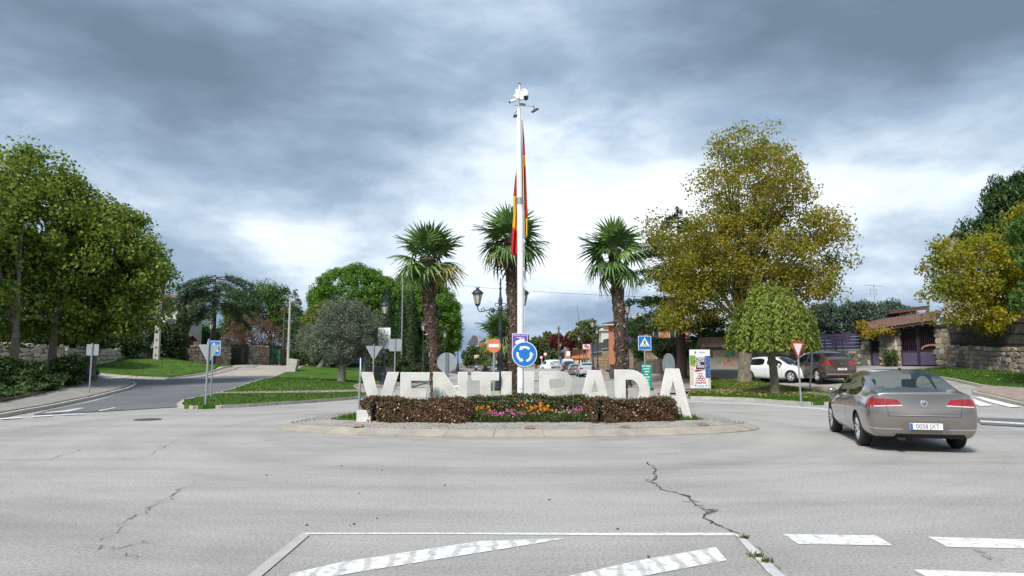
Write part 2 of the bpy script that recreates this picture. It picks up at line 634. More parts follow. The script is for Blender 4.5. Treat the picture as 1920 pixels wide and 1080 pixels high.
def ground():
    # one sheet out to the horizon: fine lattice near, coarse far
    a = sorted(set([-3000, -1500, -800, -500, -350, -270] + list(range(-200, 201, 4)) + [270, 350, 500, 800, 1500, 3000]))
    b = sorted(set([-400, -120] + list(range(-60, 261, 4)) + [300, 380, 500, 800, 1500, 3000]))
    P = np.array([[x, y] for y in b for x in a], float)
    z = np.concatenate([hs(P[i:i + 2000]) for i in range(0, len(P), 2000)]) - .35
    far = np.clip((np.hypot(P[:, 0], P[:, 1]) - 260) / 200, 0, 1)
    z += far * .3
    nx = len(a)
    fs = [(j * nx + i, j * nx + i + 1, (j + 1) * nx + i + 1, (j + 1) * nx + i) for j in range(len(b) - 1) for i in range(nx - 1)]
    me = mesh_from('ground', np.column_stack([P, z]), fs)
    tag(mobj('ground', me, M_EARTH), kind='structure')


ground()
sheet('road', [(-46, -14), (46, -14), (46, 58), (9.2, 58), (8.6, 70), (9.4, 240), (-9, 240), (-8.6, 70), (-9.0, 58), (-46, 58)], 0.0, M_ROAD, 2.0)

# the darker branch road on the left, and the pale dusty forecourt where it ends
sheet('side_road', px((60, 779), (200, 772), (331, 764), (345, 757), (412, 743), (482, 719), (530, 705.5), (420, 705.5), (372, 709), (311, 713), (240, 710), (178, 703),
                      (120, 703), (120, 712), (190, 716), (240, 719), (254, 724), (235, 735), (180, 752), (90, 770)), .02, M_DARK)
sheet('forecourt', px((530, 705.5), (560, 698), (632, 687), (640, 684.5), (560, 683), (440, 685), (395, 697), (372, 709), (420, 705.5)), .024, M_LOT)
sheet('parking_forecourt', px((1290, 705), (1340, 699), (1420, 693), (1530, 694), (1625, 694), (1700, 697), (1780, 712), (1700, 730), (1620, 738), (1560, 739), (1490, 727),
                              (1420, 716), (1350, 712)), .02, M_LOT)


def kerb_line(pts, w=.16, hgt=.12, base=-.05, length=1.0, material=M_KERB, name='kerb', off=0.0):
    """a run of separate kerb stones"""
    root = empty(name, (0, 0, 0), kind='structure')
    pts = [Vector((p[0], p[1], 0)) for p in pts]
    # resample
    out = [pts[0]]; acc = 0.0
    for a, b in zip(pts, pts[1:]):
        d = (b - a).length; t = length - acc
        while t <= d:
            out.append(a + (b - a) * (t / d)); t += length
        acc = (acc + d) % length
    if (out[-1] - pts[-1]).length > .2: out.append(pts[-1])
    for a, b in zip(out, out[1:]):
        d = (b - a)
        n = Vector((-d.y, d.x, 0)).normalized() * (w / 2)
        g = d.normalized() * .006
        j = random.uniform(-.006, .006)
        za, zb = h(a.x, a.y) + off, h(b.x, b.y) + off
        q = []
        for (p, z, s) in ((a + g, za, -1), (b - g, zb, -1), (b - g, zb, 1), (a + g, za, 1)):
            q.append((p + n * s, z))
        cx = (a + b) / 2
        vs = [Vector((p.x, p.y, z + base)) - cx for p, z in q] + [Vector((p.x * 1, p.y, z + hgt - .02 + j)) - cx for p, z in q] \
            + [Vector((cx.x + (p.x - cx.x) * .985, cx.y + (p.y - cx.y) * .985, z + hgt + j)) - cx for p, z in q]
        fs = [(3, 2, 1, 0)] + [(i, (i + 1) % 4, (i + 1) % 4 + 4, i + 4) for i in range(4)] + [(i + 4, (i + 1) % 4 + 4, (i + 1) % 4 + 8, i + 8) for i in range(4)] + [(8, 9, 10, 11)]
        mobj('kerb_stone', mesh_from('kerb_stone', vs, fs), material, root, cx)
    return root


LAWNS = []


def lawn(name, poly, material=M_LAWN, off=.13):
    LAWNS.append((poly, material, off))
    return sheet(name, poly, off, material, 1.5, skirt=.25)


# lawn between the branch road and the street, with its footpath
LL_FRONT = px((333, 763.5), (345, 766.5), (380, 767.5), (450, 764), (560, 757), (650, 750), (690, 746), (760, 738))
_x, _y = LL_FRONT[-1]
LL_SIDE = [(-8.9, 38.5), (-8.9, 48), (-8.9, 62), (-8.9, 80)]
LL_BACK = px((640, 686), (560, 694), (530, 702), (482, 718), (412, 741), (345, 756))
lawn('lawn', LL_FRONT[1:-1] + LL_SIDE + [(-16, 80)] + LL_BACK[:-1] + [LL_BACK[-1]])
kerb_line([LL_BACK[-1]] + LL_FRONT[:-1] + LL_SIDE[:1])
kerb_line(LL_SIDE)
kerb_line(list(reversed(LL_BACK)), w=.12, hgt=.15)
sheet('footpath', px((398, 744.5), (414, 741), (560, 738.5), (700, 735.5), (700, 739), (560, 742.5)), .155, M_PINK)

# street pavements
sheet('pavement', [(-8.9, 38.5), (-6.6, 39.5), (-6.6, 235), (-9.6, 235), (-9.6, 80), (-8.9, 80)], .125, M_PINK, 2.5, skirt=.2)
kerb_line([(-6.5, 39.4), (-6.5, 70), (-6.5, 100)], length=2.0)
sheet('pavement', [(9.0, 37.5), (11.6, 40), (11.4, 60), (12, 235), (8.3, 235), (8.3, 60), (7.9, 41)], .125, M_PINK, 2.5, skirt=.2)
kerb_line([(9.0, 37.4), (7.85, 41), (8.2, 60), (8.2, 100)], length=2.0)
# median with lamp posts and palm
MED = [(-1.6, 37.5), (-.6, 35.8), (.1, 37.0), (.1, 70), (-1.4, 70)]
sheet('median', MED, .125, M_LAWN, 2.0, skirt=.2)
kerb_line([(-1.4, 70), (-1.6, 37.5), (-.6, 35.8), (.1, 37.0), (.1, 70)], length=1.5)

# lawn to the right of the street
LR_FRONT = px((1225, 746), (1290, 748), (1330, 748.5), (1400, 751), (1480, 757), (1530, 760.5), (1555, 759), (1566, 752))
LR_BACK = px((1560, 742), (1490, 730), (1420, 719), (1350, 714.5), (1290, 709), (1265, 700))
LR_FRONT[0] = (9.2, 35.5)
lawn('lawn', LR_FRONT + LR_BACK + [(13.0, 58), (11.6, 58), (11.6, 40), (9.2, 37.4)])
kerb_line([(9.0, 37.4)] + LR_FRONT)
sheet('leafy_lawn', px((1345, 737), (1500, 737.5), (1535, 739), (1490, 731.5), (1420, 720.5), (1352, 716)), .15, M_LEAFY)
sheet('footpath', px((1232, 737), (1300, 736), (1400, 736.5), (1500, 739), (1560, 745), (1560, 751), (1500, 744), (1400, 740.5), (1300, 739.5), (1232, 740)), .158, M_PINK)
# pavement corner, crossing and lawn in front of the stone gate house
sheet('pavement', px((1822, 737), (1846, 728), (1925, 733), (2080, 745), (2080, 790), (1990, 780), (1925, 760), (1870, 747)), .13, M_PINK, skirt=.2)
kerb_line(px((1846, 730), (1822, 739), (1870, 749), (1925, 762), (1990, 783)), w=.18)
lawn('lawn', px((1692, 699), (1770, 693.5), (1850, 698), (1930, 706), (2060, 716), (2060, 743), (1925, 732), (1850, 727), (1780, 712)))
kerb_line(px((1692, 700), (1780, 713), (1850, 728.5), (1925, 734), (2060, 745)), w=.14)

# left pavement, ivy bank and the mound beyond the side road
sheet('pavement', px((-120, 806), (0, 780), (90, 763), (180, 744), (238, 728), (250, 720), (236, 714), (192, 713), (165, 722), (110, 735), (60, 748), (0, 760), (-120, 775)),
      .125, M_PAVE, skirt=.2)
kerb_line(px((-120, 809), (0, 783), (90, 766), (180, 747), (240, 731), (254, 723), (240, 716.5)), w=.17)
sheet('earth_bank', px((-160, 784), (0, 759), (60, 747), (110, 734), (165, 721), (185, 713), (170, 694), (60, 694), (-60, 700), (-200, 720)), .14, M_EARTH)
lawn('lawn', px((178, 701), (240, 706), (311, 709), (350, 705), (400, 696), (432, 688), (425, 684.5)) + [(-33, 66), (-37, 58), (-38, 50)])
kerb_line(px((178, 702), (240, 707.5), (311, 710.5), (350, 706.5), (400, 697.5), (434, 689)), w=.16)
sheet('pavement', px((311, 711.5), (350, 708), (400, 699), (434, 690.5), (470, 684.5), (484, 686.5), (440, 694.5), (400, 703.5), (350, 711.5), (311, 714)), .07, M_PAVE, skirt=.12)


# ---------------------------------------------------------------- grass blades and fallen leaves
def in_poly(P, poly):
    x, y = P[:, 0], P[:, 1]
    ins = np.zeros(len(P), bool)
    n = len(poly)
    for i in range(n):
        x0, y0 = poly[i]; x1, y1 = poly[(i + 1) % n]
        c = ((y0 > y) != (y1 > y)) & (x < (x1 - x0) * (y - y0) / (y1 - y0 + 1e-12) + x0)
        ins ^= c
    return ins


def blades(poly, n, hgt, off, rng=RNG, near=None):
    P = np.array(poly); lo, hi = P.min(0), P.max(0)
    if near is not None and lo[1] < near - 4: hi[1] = min(hi[1], near)
    q = rng.uniform(lo, hi, (n, 2)); q = q[in_poly(q, poly)]
    z = np.concatenate([hs(q[i:i + 4000]) for i in range(0, len(q), 4000)]) + off - .01
    a = rng.uniform(0, 2 * np.pi, len(q)); w = rng.uniform(.012, .03, len(q)); hh = hgt * rng.uniform(.5, 1.3, len(q))
    dx, dy = np.cos(a) * w, np.sin(a) * w
    lx, ly = rng.normal(0, .35, len(q)) * hh, rng.normal(0, .35, len(q)) * hh
    v = np.empty((len(q), 3, 3))
    v[:, 0] = np.column_stack([q[:, 0] - dx, q[:, 1] - dy, z]); v[:, 1] = np.column_stack([q[:, 0] + dx, q[:, 1] + dy, z])
    v[:, 2] = np.column_stack([q[:, 0] + lx, q[:, 1] + ly, z + hh])
    return v.reshape(-1, 3)


def tris_obj(name, V, material, parent=None, k=3):
    me = bpy.data.meshes.new(name)
    n = len(V) // k
    me.vertices.add(len(V)); me.vertices.foreach_set('co', np.ascontiguousarray(V, dtype=np.float32).ravel())
    me.loops.add(n * k); me.loops.foreach_set('vertex_index', np.arange(n * k, dtype=np.int32))
    me.polygons.add(n); me.polygons.foreach_set('loop_start', np.arange(0, n * k, k, dtype=np.int32))
    me.update(calc_edges=True)
    me.validate()
    return mobj(name, me, material, parent)


_bl = [blades(p, int(38000 if i < 2 else 16000), .075, o, near=46) for i, (p, m_, o) in enumerate(LAWNS)]
tag(tris_obj('grass', np.concatenate(_bl), M_BLADE), 'short green grass growing over the roadside lawns', 'grass', kind='stuff')


def flat_leaves(poly, n, size, off):
    P = np.array(poly); q = RNG.uniform(P.min(0), P.max(0), (n, 2)); q = q[in_poly(q, poly)]
    z = hs(q) + off
    a = RNG.uniform(0, 2 * np.pi, len(q)); s = size * RNG.uniform(.6, 1.4, len(q))
    v = np.empty((len(q), 4, 3))
    for k in range(4):
        rr = s * (1.0 if k % 2 == 0 else .6)
        v[:, k] = np.column_stack([q[:, 0] + rr * np.cos(a + k * np.pi / 2), q[:, 1] + rr * np.sin(a + k * np.pi / 2), z + RNG.uniform(0, .05, len(q))])
    return v.reshape(-1, 3)


M_FALLEN = leaf_mat('fallen_leaf', [(.30, .20, .03), (.36, .27, .05), (.22, .12, .03), (.28, .24, .08)], .1)
_fl = [flat_leaves(px((1292, 745), (1540, 757), (1560, 745), (1490, 731), (1350, 716), (1300, 712)), 1500, .05, .19),
       flat_leaves(px((340, 762), (650, 748), (650, 715), (480, 722)), 220, .055, .19),
       flat_leaves(px((200, 704), (311, 708), (420, 688), (330, 684)), 260, .06, .19),
       flat_leaves(px((1720, 700), (1925, 730), (1925, 708), (1800, 696)), 160, .05, .19)]
tag(tris_obj('fallen_leaves', np.concatenate(_fl), M_FALLEN, k=4), 'scattered yellow fallen leaves on the lawns', 'leaves', kind='stuff')


# ---------------------------------------------------------------- painted markings (thin sheets on the road)
def worn_paint(name='worn_paint', waves=True):
    m = bpy.data.materials.new(name); m.use_nodes = True
    nt = m.node_tree; N, L = nt.nodes.new, nt.links.new
    p = nt.nodes['Principled BSDF']; p.inputs['Roughness'].default_value = .75
    p.inputs['Base Color'].default_value = (.74, .74, .73, 1)
    tc = N('ShaderNodeTexCoord')
    n = N('ShaderNodeTexNoise'); n.inputs['Scale'].default_value = 9; n.inputs['Detail'].default_value = 8; n.inputs['Roughness'].default_value = .75
    L(tc.outputs['Object'], n.inputs['Vector'])
    r = N('ShaderNodeValToRGB'); r.color_ramp.elements[0].position = .34; r.color_ramp.elements[0].color = (.35,) * 3 + (1,)
    r.color_ramp.elements[1].position = .52
    L(n.outputs['Fac'], r.inputs[0])
    wv = N('ShaderNodeTexWave'); wv.inputs['Scale'].default_value = 1.9; wv.inputs['Distortion'].default_value = 5; wv.inputs['Detail'].default_value = 3
    L(tc.outputs['Object'], wv.inputs['Vector'])
    r2 = N('ShaderNodeValToRGB'); r2.color_ramp.elements[0].position = .08; r2.color_ramp.elements[0].color = (.62,) * 3 + (1,); r2.color_ramp.elements[1].position = .35
    L(wv.outputs['Fac'], r2.inputs[0])
    mu = N('ShaderNodeMath'); mu.operation = 'MULTIPLY'; L(r.outputs[0], mu.inputs[0]); L(r2.outputs[0], mu.inputs[1])
    L(mu.outputs[0] if waves else r.outputs[0], p.inputs['Alpha'])
    MATS[name] = m
    return m


M_WORN = worn_paint()
M_CHIP = worn_paint('chipped_paint', False)
M_FAINT = mat('faint_paint', (.52, .515, .505), .8, .15, 6)
M_GHOST = mat('ghost_paint', (.425, .405, .38), .85, .12, 5)


def mark(pts, material=M_WORN, off=.006, step=1.5):
    return sheet('road_marking', px(*pts), off, material, step)


mark([(567, 1000.5), (860, 1000.5), (1150, 1001.5), (1374, 1002.5), (1378, 1007), (1150, 1006), (860, 1005), (565, 1005)], M_CHIP)
mark([(1374, 1002.5), (1391, 1006), (1466, 1080), (1490, 1100), (1466, 1100), (1441, 1080), (1378, 1007.5)], M_FAINT, .010)
mark([(567, 1001), (580, 1005.5), (497, 1080), (472, 1100), (450, 1100), (470, 1080)], M_GHOST, .010)
mark([(545, 1079), (640, 1058), (900, 1016), (1062, 1012.5), (1000, 1022), (700, 1070), (610, 1088), (540, 1088)])
mark([(1070, 1081), (1200, 1055), (1342, 1029), (1363, 1052), (1210, 1082), (1180, 1092), (1050, 1092)])
for q in ([(1468, 1003), (1643, 1006), (1674, 1024), (1497, 1021.5)], [(1740, 1009), (1925, 1013), (1925, 1031), (1776, 1028)], [(1712, 1071), (1925, 1077), (1925, 1094), (1740, 1088)]):
    mark(q, M_CHIP)
for q in ([(85, 776), (130, 773), (158, 766.5), (150, 766.5), (120, 771), (84, 775)], [(115, 778.5), (158, 777), (158, 778.5), (115, 780)],
          [(60, 782), (98, 780), (98, 781.5), (60, 783.5)], [(0, 786), (40, 783.5), (40, 785.5), (0, 788.5)], [(184, 771.5), (214, 765.5), (217, 766), (188, 772.5)]):
    mark(q, M_WORN, .03)
mark([(195, 710), (240, 706.5), (241, 708), (196, 711.5)], M_WORN, .03)
mark([(1838, 790), (2000, 799), (2100, 806), (2100, 809), (1838, 793)], M_WORN, .026)
sheet('side_road', px((1826, 784), (2000, 789), (2200, 797), (2200, 822), (2000, 806), (1840, 797)), .02, M_DARK)
# zebra crossing beside the pavement corner
for q in ([(1828, 746), (1839, 745.5), (1917, 764), (1894, 765)], [(1848, 744.5), (1860, 744), (1940, 760), (1922, 763)], [(1806, 747), (1817, 746.5), (1862, 762), (1838, 763)], [(1784, 748), (1795, 747.5), (1830, 761), (1806, 762)]):
    mark(q, M_PAINT, .03)
mark([(1560, 746), (1640, 752), (1636, 756), (1556, 750)], M_PAINT, .03)
mark([(1290, 752), (1400, 756), (1540, 765.5), (1575, 771), (1575, 774), (1535, 768), (1400, 758), (1290, 753.5)], M_FAINT, .008)
mark([(830, 727), (860, 722.5), (868, 723.5), (836, 729)], M_PAINT, .008)


# ---------------------------------------------------------------- cracks, tufts and litter on the road
M_CRACK = mat('crack', (.055, .052, .048), 1.0)
M_HAIRLINE = mat('hairline_crack', (.13, .125, .12), 1.0)


def crack(pts, w0, seed, sub=9, jag=.035, m_=None):
    rnd = random.Random(seed)
    P = [Vector((*G(a, b), 0)) for a, b in pts]
    line = []
    for a, b in zip(P, P[1:]):
        for k in range(sub):
            p = a.lerp(b, k / sub); line.append(p + Vector((rnd.gauss(0, jag), rnd.gauss(0, jag * 1.3), 0)))
    line.append(P[-1])
    v, f = [], []
    for i, p in enumerate(line):
        t = (line[min(i + 1, len(line) - 1)] - line[max(i - 1, 0)]).normalized(); n = Vector((-t.y, t.x, 0))
        w = w0 * rnd.uniform(.15, 1.3) * (0.3 + .7 * math.sin(math.pi * min(1, (i + 2) / len(line) + .15)))
        v += [p + n * w + Vector((0, 0, .009 + h(p.x, p.y))), p - n * w + Vector((0, 0, .009 + h(p.x, p.y)))]
        if i: f.append((2 * i - 2, 2 * i - 1, 2 * i + 1, 2 * i))
    o = mobj('road_crack', mesh_from('road_crack', v, f), m_ or (M_CRACK if w0 > .01 else M_HAIRLINE))
    return tag(o, kind='structure')


crack([(1216, 868), (1232, 890), (1219, 905), (1262, 924), (1290, 932), (1306, 950), (1336, 960), (1318, 968), (1342, 984), (1385, 1003), (1398, 1022), (1430, 1052), (1462, 1079)], .014, 3)
crack([(1338, 957), (1330, 961), (1318, 967)], .009, 4)
crack([(376, 902), (330, 925), (300, 945), (240, 975), (205, 1000), (188, 1018)], .0075, 5, jag=.05)
crack([(150, 1028), (210, 1032), (265, 1021), (350, 1010)], .005, 6)
crack([(236, 1040), (264, 1056)], .005, 7)
crack([(80, 865), (150, 845), (230, 826)], .006, 8)
crack([(265, 860), (330, 828), (420, 808)], .006, 9)
crack([(1830, 1030), (1850, 1048), (1880, 1062)], .006, 10)
M_WEED = leaf_mat('weed', [(.05, .08, .015), (.08, .12, .02), (.12, .12, .04)])


def weed(pxy, r, n, label):
    x, y = G(*pxy)
    v = []
    for _ in range(n):
        a = RNG.uniform(0, 6.28); d = abs(RNG.normal(0, r)); cx, cy = x + math.cos(a) * d, y + math.sin(a) * d * .7
        b = RNG.uniform(0, 6.28); l = RNG.uniform(.02, .05)
        v += [(cx - .008 * math.sin(b), cy + .008 * math.cos(b), .008), (cx + .008 * math.sin(b), cy - .008 * math.cos(b), .008),
              (cx + math.cos(b) * l, cy + math.sin(b) * l, .01 + RNG.uniform(.005, .04))]
    tag(tris_obj('weed_tuft', np.array(v), M_WEED), label, 'weed', 'weeds growing out of the road crack')


weed((1420, 1047), .035, 80, 'larger green weed tuft in the long road crack')
weed((1395, 1012), .025, 45, 'small dry weed tuft where the crack crosses the white line')
weed((1436, 1057), .03, 60, 'small green weed tuft low in the road crack')
M_PEB = mat('pebble', (.08, .075, .07), .9)
for i, (a, b) in enumerate(((673, 927), (500, 893), (615, 836), (834, 911), (707, 974), (664, 985), (575, 986), (656, 987), (716, 883), (640, 875), (1158, 993), (1030, 939), (1216, 1046))):
    m_ = MB(); x, y = G(a, b); s = random.uniform(.007, .014)
    m_.ball((0, 0, s * .4), (s * 1.3, s, s * .6), 6, 4)
    tag(m_.build('pebble', M_PEB, None, True, loc=(x, y, .004), rz=random.uniform(0, 3)), 'small dark pebble lying on the pale asphalt', 'pebble', 'pebbles on the road')
m_ = MB(); m_.lathe([(0.001, 0), (.36, 0), (.36, .008), (.33, .012), (.001, .012)], 24)
x, y = G(277, 787)
tag(m_.build('manhole_cover', mat('cast_iron', (.06, .058, .055), .7, .2, 20, .4, 60), loc=(x, y, .004)), 'round dark iron manhole cover set in the pale asphalt', 'manhole cover')

# ================================================================== THE ROUNDABOUT ISLAND
IC = Vector((0.15, 17.3, 0))


def oval(a, bf, bb, t):
    """point on the island outline: flat towards the near road, deep behind"""
    c, s = math.cos(t), math.sin(t)
    return IC.x + a * c, IC.y + (bb if s > 0 else bf) * s


def ring_obj(name, specs, material, n=96, kind='structure', parent=None):
    """stack of oval rings (a, bf, bb, z) joined"""
    v, f = [], []
    for (a, bf, bb, z) in specs:
        for k in range(n):
            x, y = oval(a, bf, bb, 2 * math.pi * k / n); v.append((x, y, z))
    for i in range(len(specs) - 1):
        for k in range(n):
            p, q = i * n + k, i * n + (k + 1) % n
            f.append((p, q, q + n, p + n))
    o = mobj(name, mesh_from(name, v, f, False), material, parent)
    if parent is None: tag(o, kind=kind)
    return o


A0, F0, B0 = 5.95, 2.42, 6.2      # outer foot of the kerb
A1, F1, B1 = 5.62, 2.05, 5.85     # top of the kerb
A2, F2, B2 = 4.62, 1.02, 4.85     # edge of planting
M_JOINT = mat('paver_joint', (.075, .07, .06), .95, .2, 12)
M_PAVER = mat('paver', (.31, .29, .26), .88, .22, 2.3, .3, 60)
M_IKERB = mat('island_kerb', (.40, .355, .295), .85, .2, 1.7, .3, 50)
ring_obj('island_base', [(A0 - .02, F0 - .02, B0 - .02, -.02), (A1 + .03, F1 + .03, B1 + .03, .115), (A1, F1, B1, .128), (A2, F2, B2, .195), (A2 - .2, F2 - .2, B2 - .2, .2)], M_JOINT)
ring_obj('island_lawn', [(A2 - .14, F2 - .14, B2 - .14, .12), (A2 - .14, F2 - .14, B2 - .14, .235), (A2 - .6, F2 - .4, B2 - .6, .25), (.01, .01, .01, .26)], M_LAWN)


def lerp_ring(f):
    return tuple(a + (b - a) * f for a, b in zip((A1 - .03, F1 - .03, B1 - .03, .13), (A2 + .06, F2 + .06, B2 + .06, .195)))


def paver_ring():
    root = empty('paved_ring', kind='structure')
    rows = 9
    pieces = []
    for r in range(rows):
        f0, f1 = (r + .11) / rows, (r + .87) / rows
        lo, hi = lerp_ring(f0), lerp_ring(f1)
        # arc length table of the row
        T = np.linspace(0, 2 * math.pi, 721)
        P = np.array([oval(*lo[:3], t) for t in T]); d = np.concatenate([[0], np.cumsum(np.hypot(*np.diff(P, axis=0).T))])
        n = int(d[-1] / .205); off = (.5 if r % 2 else 0) + random.uniform(-.1, .1)
        for k in range(n):
            e0 = ((k + off + .05) / n) * d[-1]; e1 = ((k + off + .93) / n) * d[-1]
            t0 = float(np.interp(e0 % d[-1], d, T)); t1 = float(np.interp(e1 % d[-1], d, T))
            if t1 < t0: continue
            pieces.append((t0, t1, lo, hi))
    near = sorted(range(len(pieces)), key=lambda i: oval(*pieces[i][2][:3], pieces[i][0])[1])
    near = near[:]
    # the 300 that show largest: those on the near side, around the middle first
    front = set([i for i in near if math.sin(pieces[i][0]) < -.25][:300])
    sv, sf = [], []
    for i, (t0, t1, lo, hi) in enumerate(pieces):
        dz = random.uniform(-.004, .007)
        c = [oval(*lo[:3], t0), oval(*lo[:3], t1), oval(*hi[:3], t1), oval(*hi[:3], t0)]
        z = [lo[3], lo[3], hi[3], hi[3]]
        ctr = Vector((sum(p[0] for p in c) / 4, sum(p[1] for p in c) / 4, 0))
        v = [Vector((p[0], p[1], q - .03)) for p, q in zip(c, z)] + [Vector((p[0], p[1], q + .012 + dz)) for p, q in zip(c, z)] \
            + [Vector((ctr.x + (p[0] - ctr.x) * .93, ctr.y + (p[1] - ctr.y) * .93, q + .018 + dz)) for p, q in zip(c, z)]
        f = [(j, (j + 1) % 4, (j + 1) % 4 + 4, j + 4) for j in range(4)] + [(j + 4, (j + 1) % 4 + 4, (j + 1) % 4 + 8, j + 8) for j in range(4)] + [(8, 9, 10, 11)]
        if i in front:
            mobj('paver', mesh_from('paver', [p - ctr for p in v], f), random.choice(PAVERS), root, ctr)
        else:
            k = len(sv); sv += v; sf += [tuple(a + k for a in q) for q in f]
    tag(mobj('paver_field', mesh_from('paver_field', sv, sf), M_PAVER, root), kind='stuff')


PAVERS = [mat('paver_%d' % i, c, .88, .15, 9, .3, 60) for i, c in enumerate([(.33, .31, .275), (.30, .285, .255), (.35, .325, .29), (.26, .245, .22), (.31, .30, .275)])]
paver_ring()


def island_kerb():
    root = empty('island_kerb', kind='structure')
    n = 34
    for k in range(n):
        t0, t1 = 2 * math.pi * (k + .004) / n, 2 * math.pi * (k + .996) / n
        v, f = [], []
        m = 5
        for j in range(m + 1):
            t = t0 + (t1 - t0) * j / m
            for (a, b, c, z) in ((A0, F0, B0, -.03), (A0, F0, B0, .025), (A1 + .06, F1 + .06, B1 + .06, .125), (A1, F1, B1, .142), (A1 - .02, F1 - .02, B1 - .02, .06)):
                x, y = oval(a, b, c, t); v.append((x, y, z))
            if j: f += [((j - 1) * 5 + q, j * 5 + q, j * 5 + q + 1, (j - 1) * 5 + q + 1) for q in range(4)]
        f += [(4, 3, 2, 1, 0), tuple(m * 5 + q for q in range(5))]
        mobj('kerb_stone', mesh_from('kerb_stone', v, f), random.choice(IK), root)


IK = [mat('island_kerb_%d' % i, c, .85, .16, 2.6, .3, 50) for i, c in enumerate([(.345, .305, .255), (.33, .295, .25), (.31, .285, .25), (.35, .31, .255)])]
island_kerb()
M_RED = mat('red_plastic', (.30, .05, .03), .4)
for i, (a, b) in enumerate(((672, 800), (829, 801), (993, 803), (1172, 801.5), (1318, 797))):
    X, Y = G(a, b, .16)
    root = empty('road_stud', (X, Y, .165), random.uniform(-.2, .2), label='flat red and grey stud lamp let into the paved ring', cat='road stud', group='stud lamps in the paved ring')
    MB().box((0, 0, .012), (.22, .13, .045)).build('housing', mat('stud_metal', (.25, .22, .19), .5, .2, 20), root, bevel=.008)
    MB().box((.0, -.01, .037), (.15, .08, .012)).build('lens', M_RED, root, bevel=.004)

# ---------------------------------------------------------------- granite letters
M_GRAN = None


def granite():
    m = bpy.data.materials.new('granite'); m.use_nodes = True
    nt = m.node_tree; p = nt.nodes['Principled BSDF']; N, L = nt.nodes.new, nt.links.new
    tc = N('ShaderNodeTexCoord')
    n = N('ShaderNodeTexNoise'); n.inputs['Scale'].default_value = 42; n.inputs['Detail'].default_value = 4; n.inputs['Roughness'].default_value = .8
    L(tc.outputs['Object'], n.inputs['Vector'])
    r = N('ShaderNodeValToRGB'); e = r.color_ramp.elements; e.new(.5); e.new(.6)
    for q, (pos, c) in zip(e, ((.30, (.30, .29, .275)), (.42, (.60, .59, .565)), (.56, (.71, .70, .675)), (.72, (.79, .78, .755)))): q.position = pos; q.color = (*c, 1)
    L(n.outputs['Fac'], r.inputs[0])
    n2 = N('ShaderNodeTexNoise'); n2.inputs['Scale'].default_value = 2.2; n2.inputs['Detail'].default_value = 5
    L(tc.outputs['Object'], n2.inputs['Vector'])
    r2 = N('ShaderNodeValToRGB'); r2.color_ramp.elements[0].position = .3; r2.color_ramp.elements[0].color = (.82, .80, .77, 1); r2.color_ramp.elements[1].position = .6
    L(n2.outputs['Fac'], r2.inputs[0])
    mx = N('ShaderNodeMix'); mx.data_type = 'RGBA'; mx.blend_type = 'MULTIPLY'; mx.inputs['Factor'].default_value = 1
    L(r.outputs[0], mx.inputs[6]); L(r2.outputs[0], mx.inputs[7]); L(mx.outputs[2], p.inputs['Base Color'])
    p.inputs['Roughness'].default_value = .8
    b = N('ShaderNodeBump'); b.inputs['Strength'].default_value = .35; b.inputs['Distance'].default_value = .006
    L(n.outputs['Fac'], b.inputs['Height']); L(b.outputs[0], p.inputs['Normal'])
    return m


M_GRAN = granite()
arc = lambda cx, cz, rx, rz, a0, a1, n=14: [(cx + rx * math.cos(R(a0 + (a1 - a0) * k / n)), cz + rz * math.sin(R(a0 + (a1 - a0) * k / n))) for k in range(n + 1)]
# outlines in a unit box: width w, height 1.2
SHAPES = {
    'V': (.98, [[(0, 1.2), (.30, 1.2), (.49, .42), (.68, 1.2), (.98, 1.2), (.66, 0), (.32, 0)]]),
    'E': (.80, [[(0, 0), (.80, 0), (.80, .24), (.30, .24), (.30, .44), (.72, .44), (.72, .72), (.30, .72), (.30, .94), (.80, .94), (.80, 1.2), (0, 1.2)]]),
    'N': (1.0, [[(0, 0), (.28, 0), (.28, .66), (.74, 0), (1.0, 0), (1.0, 1.2), (.72, 1.2), (.72, .56), (.30, 1.2), (0, 1.2)]]),
    'T': (.82, [[(.24, 0), (.58, 0), (.58, .92), (.82, .92), (.82, 1.2), (0, 1.2), (0, .92), (.24, .92)]]),
    'U': (.97, [[(0, 1.2)] + arc(.485, .42, .485, .42, 180, 360) + [(.97, 1.2), (.66, 1.2)] + arc(.485, .44, .175, .17, 360, 180) + [(.31, 1.2)]]),
    'R': (1.02, [[(0, 0), (.30, 0), (.30, .42), (.44, .42), (.68, 0), (1.02, 0), (.76, .47)] + arc(.62, .82, .38, .38, -62, 90) + [(0, 1.2)],
                 [(.30, .66)] + arc(.58, .80, .17, .14, -90, 90) + [(.30, .94)]]),
    'A': (1.0, [[(0, 0), (.24, 0), (.32, .28), (.68, .28), (.76, 0), (1.0, 0), (.68, 1.2), (.32, 1.2)], [(.395, .54), (.605, .54), (.50, .90)]]),
    'D': (.96, [[(0, 0), (.42, 0)] + arc(.42, .6, .54, .6, -90, 90) + [(0, 1.2)], [(.30, .28), (.42, .28)] + arc(.42, .6, .24, .32, -90, 90) + [(.30, .92)]]),
}
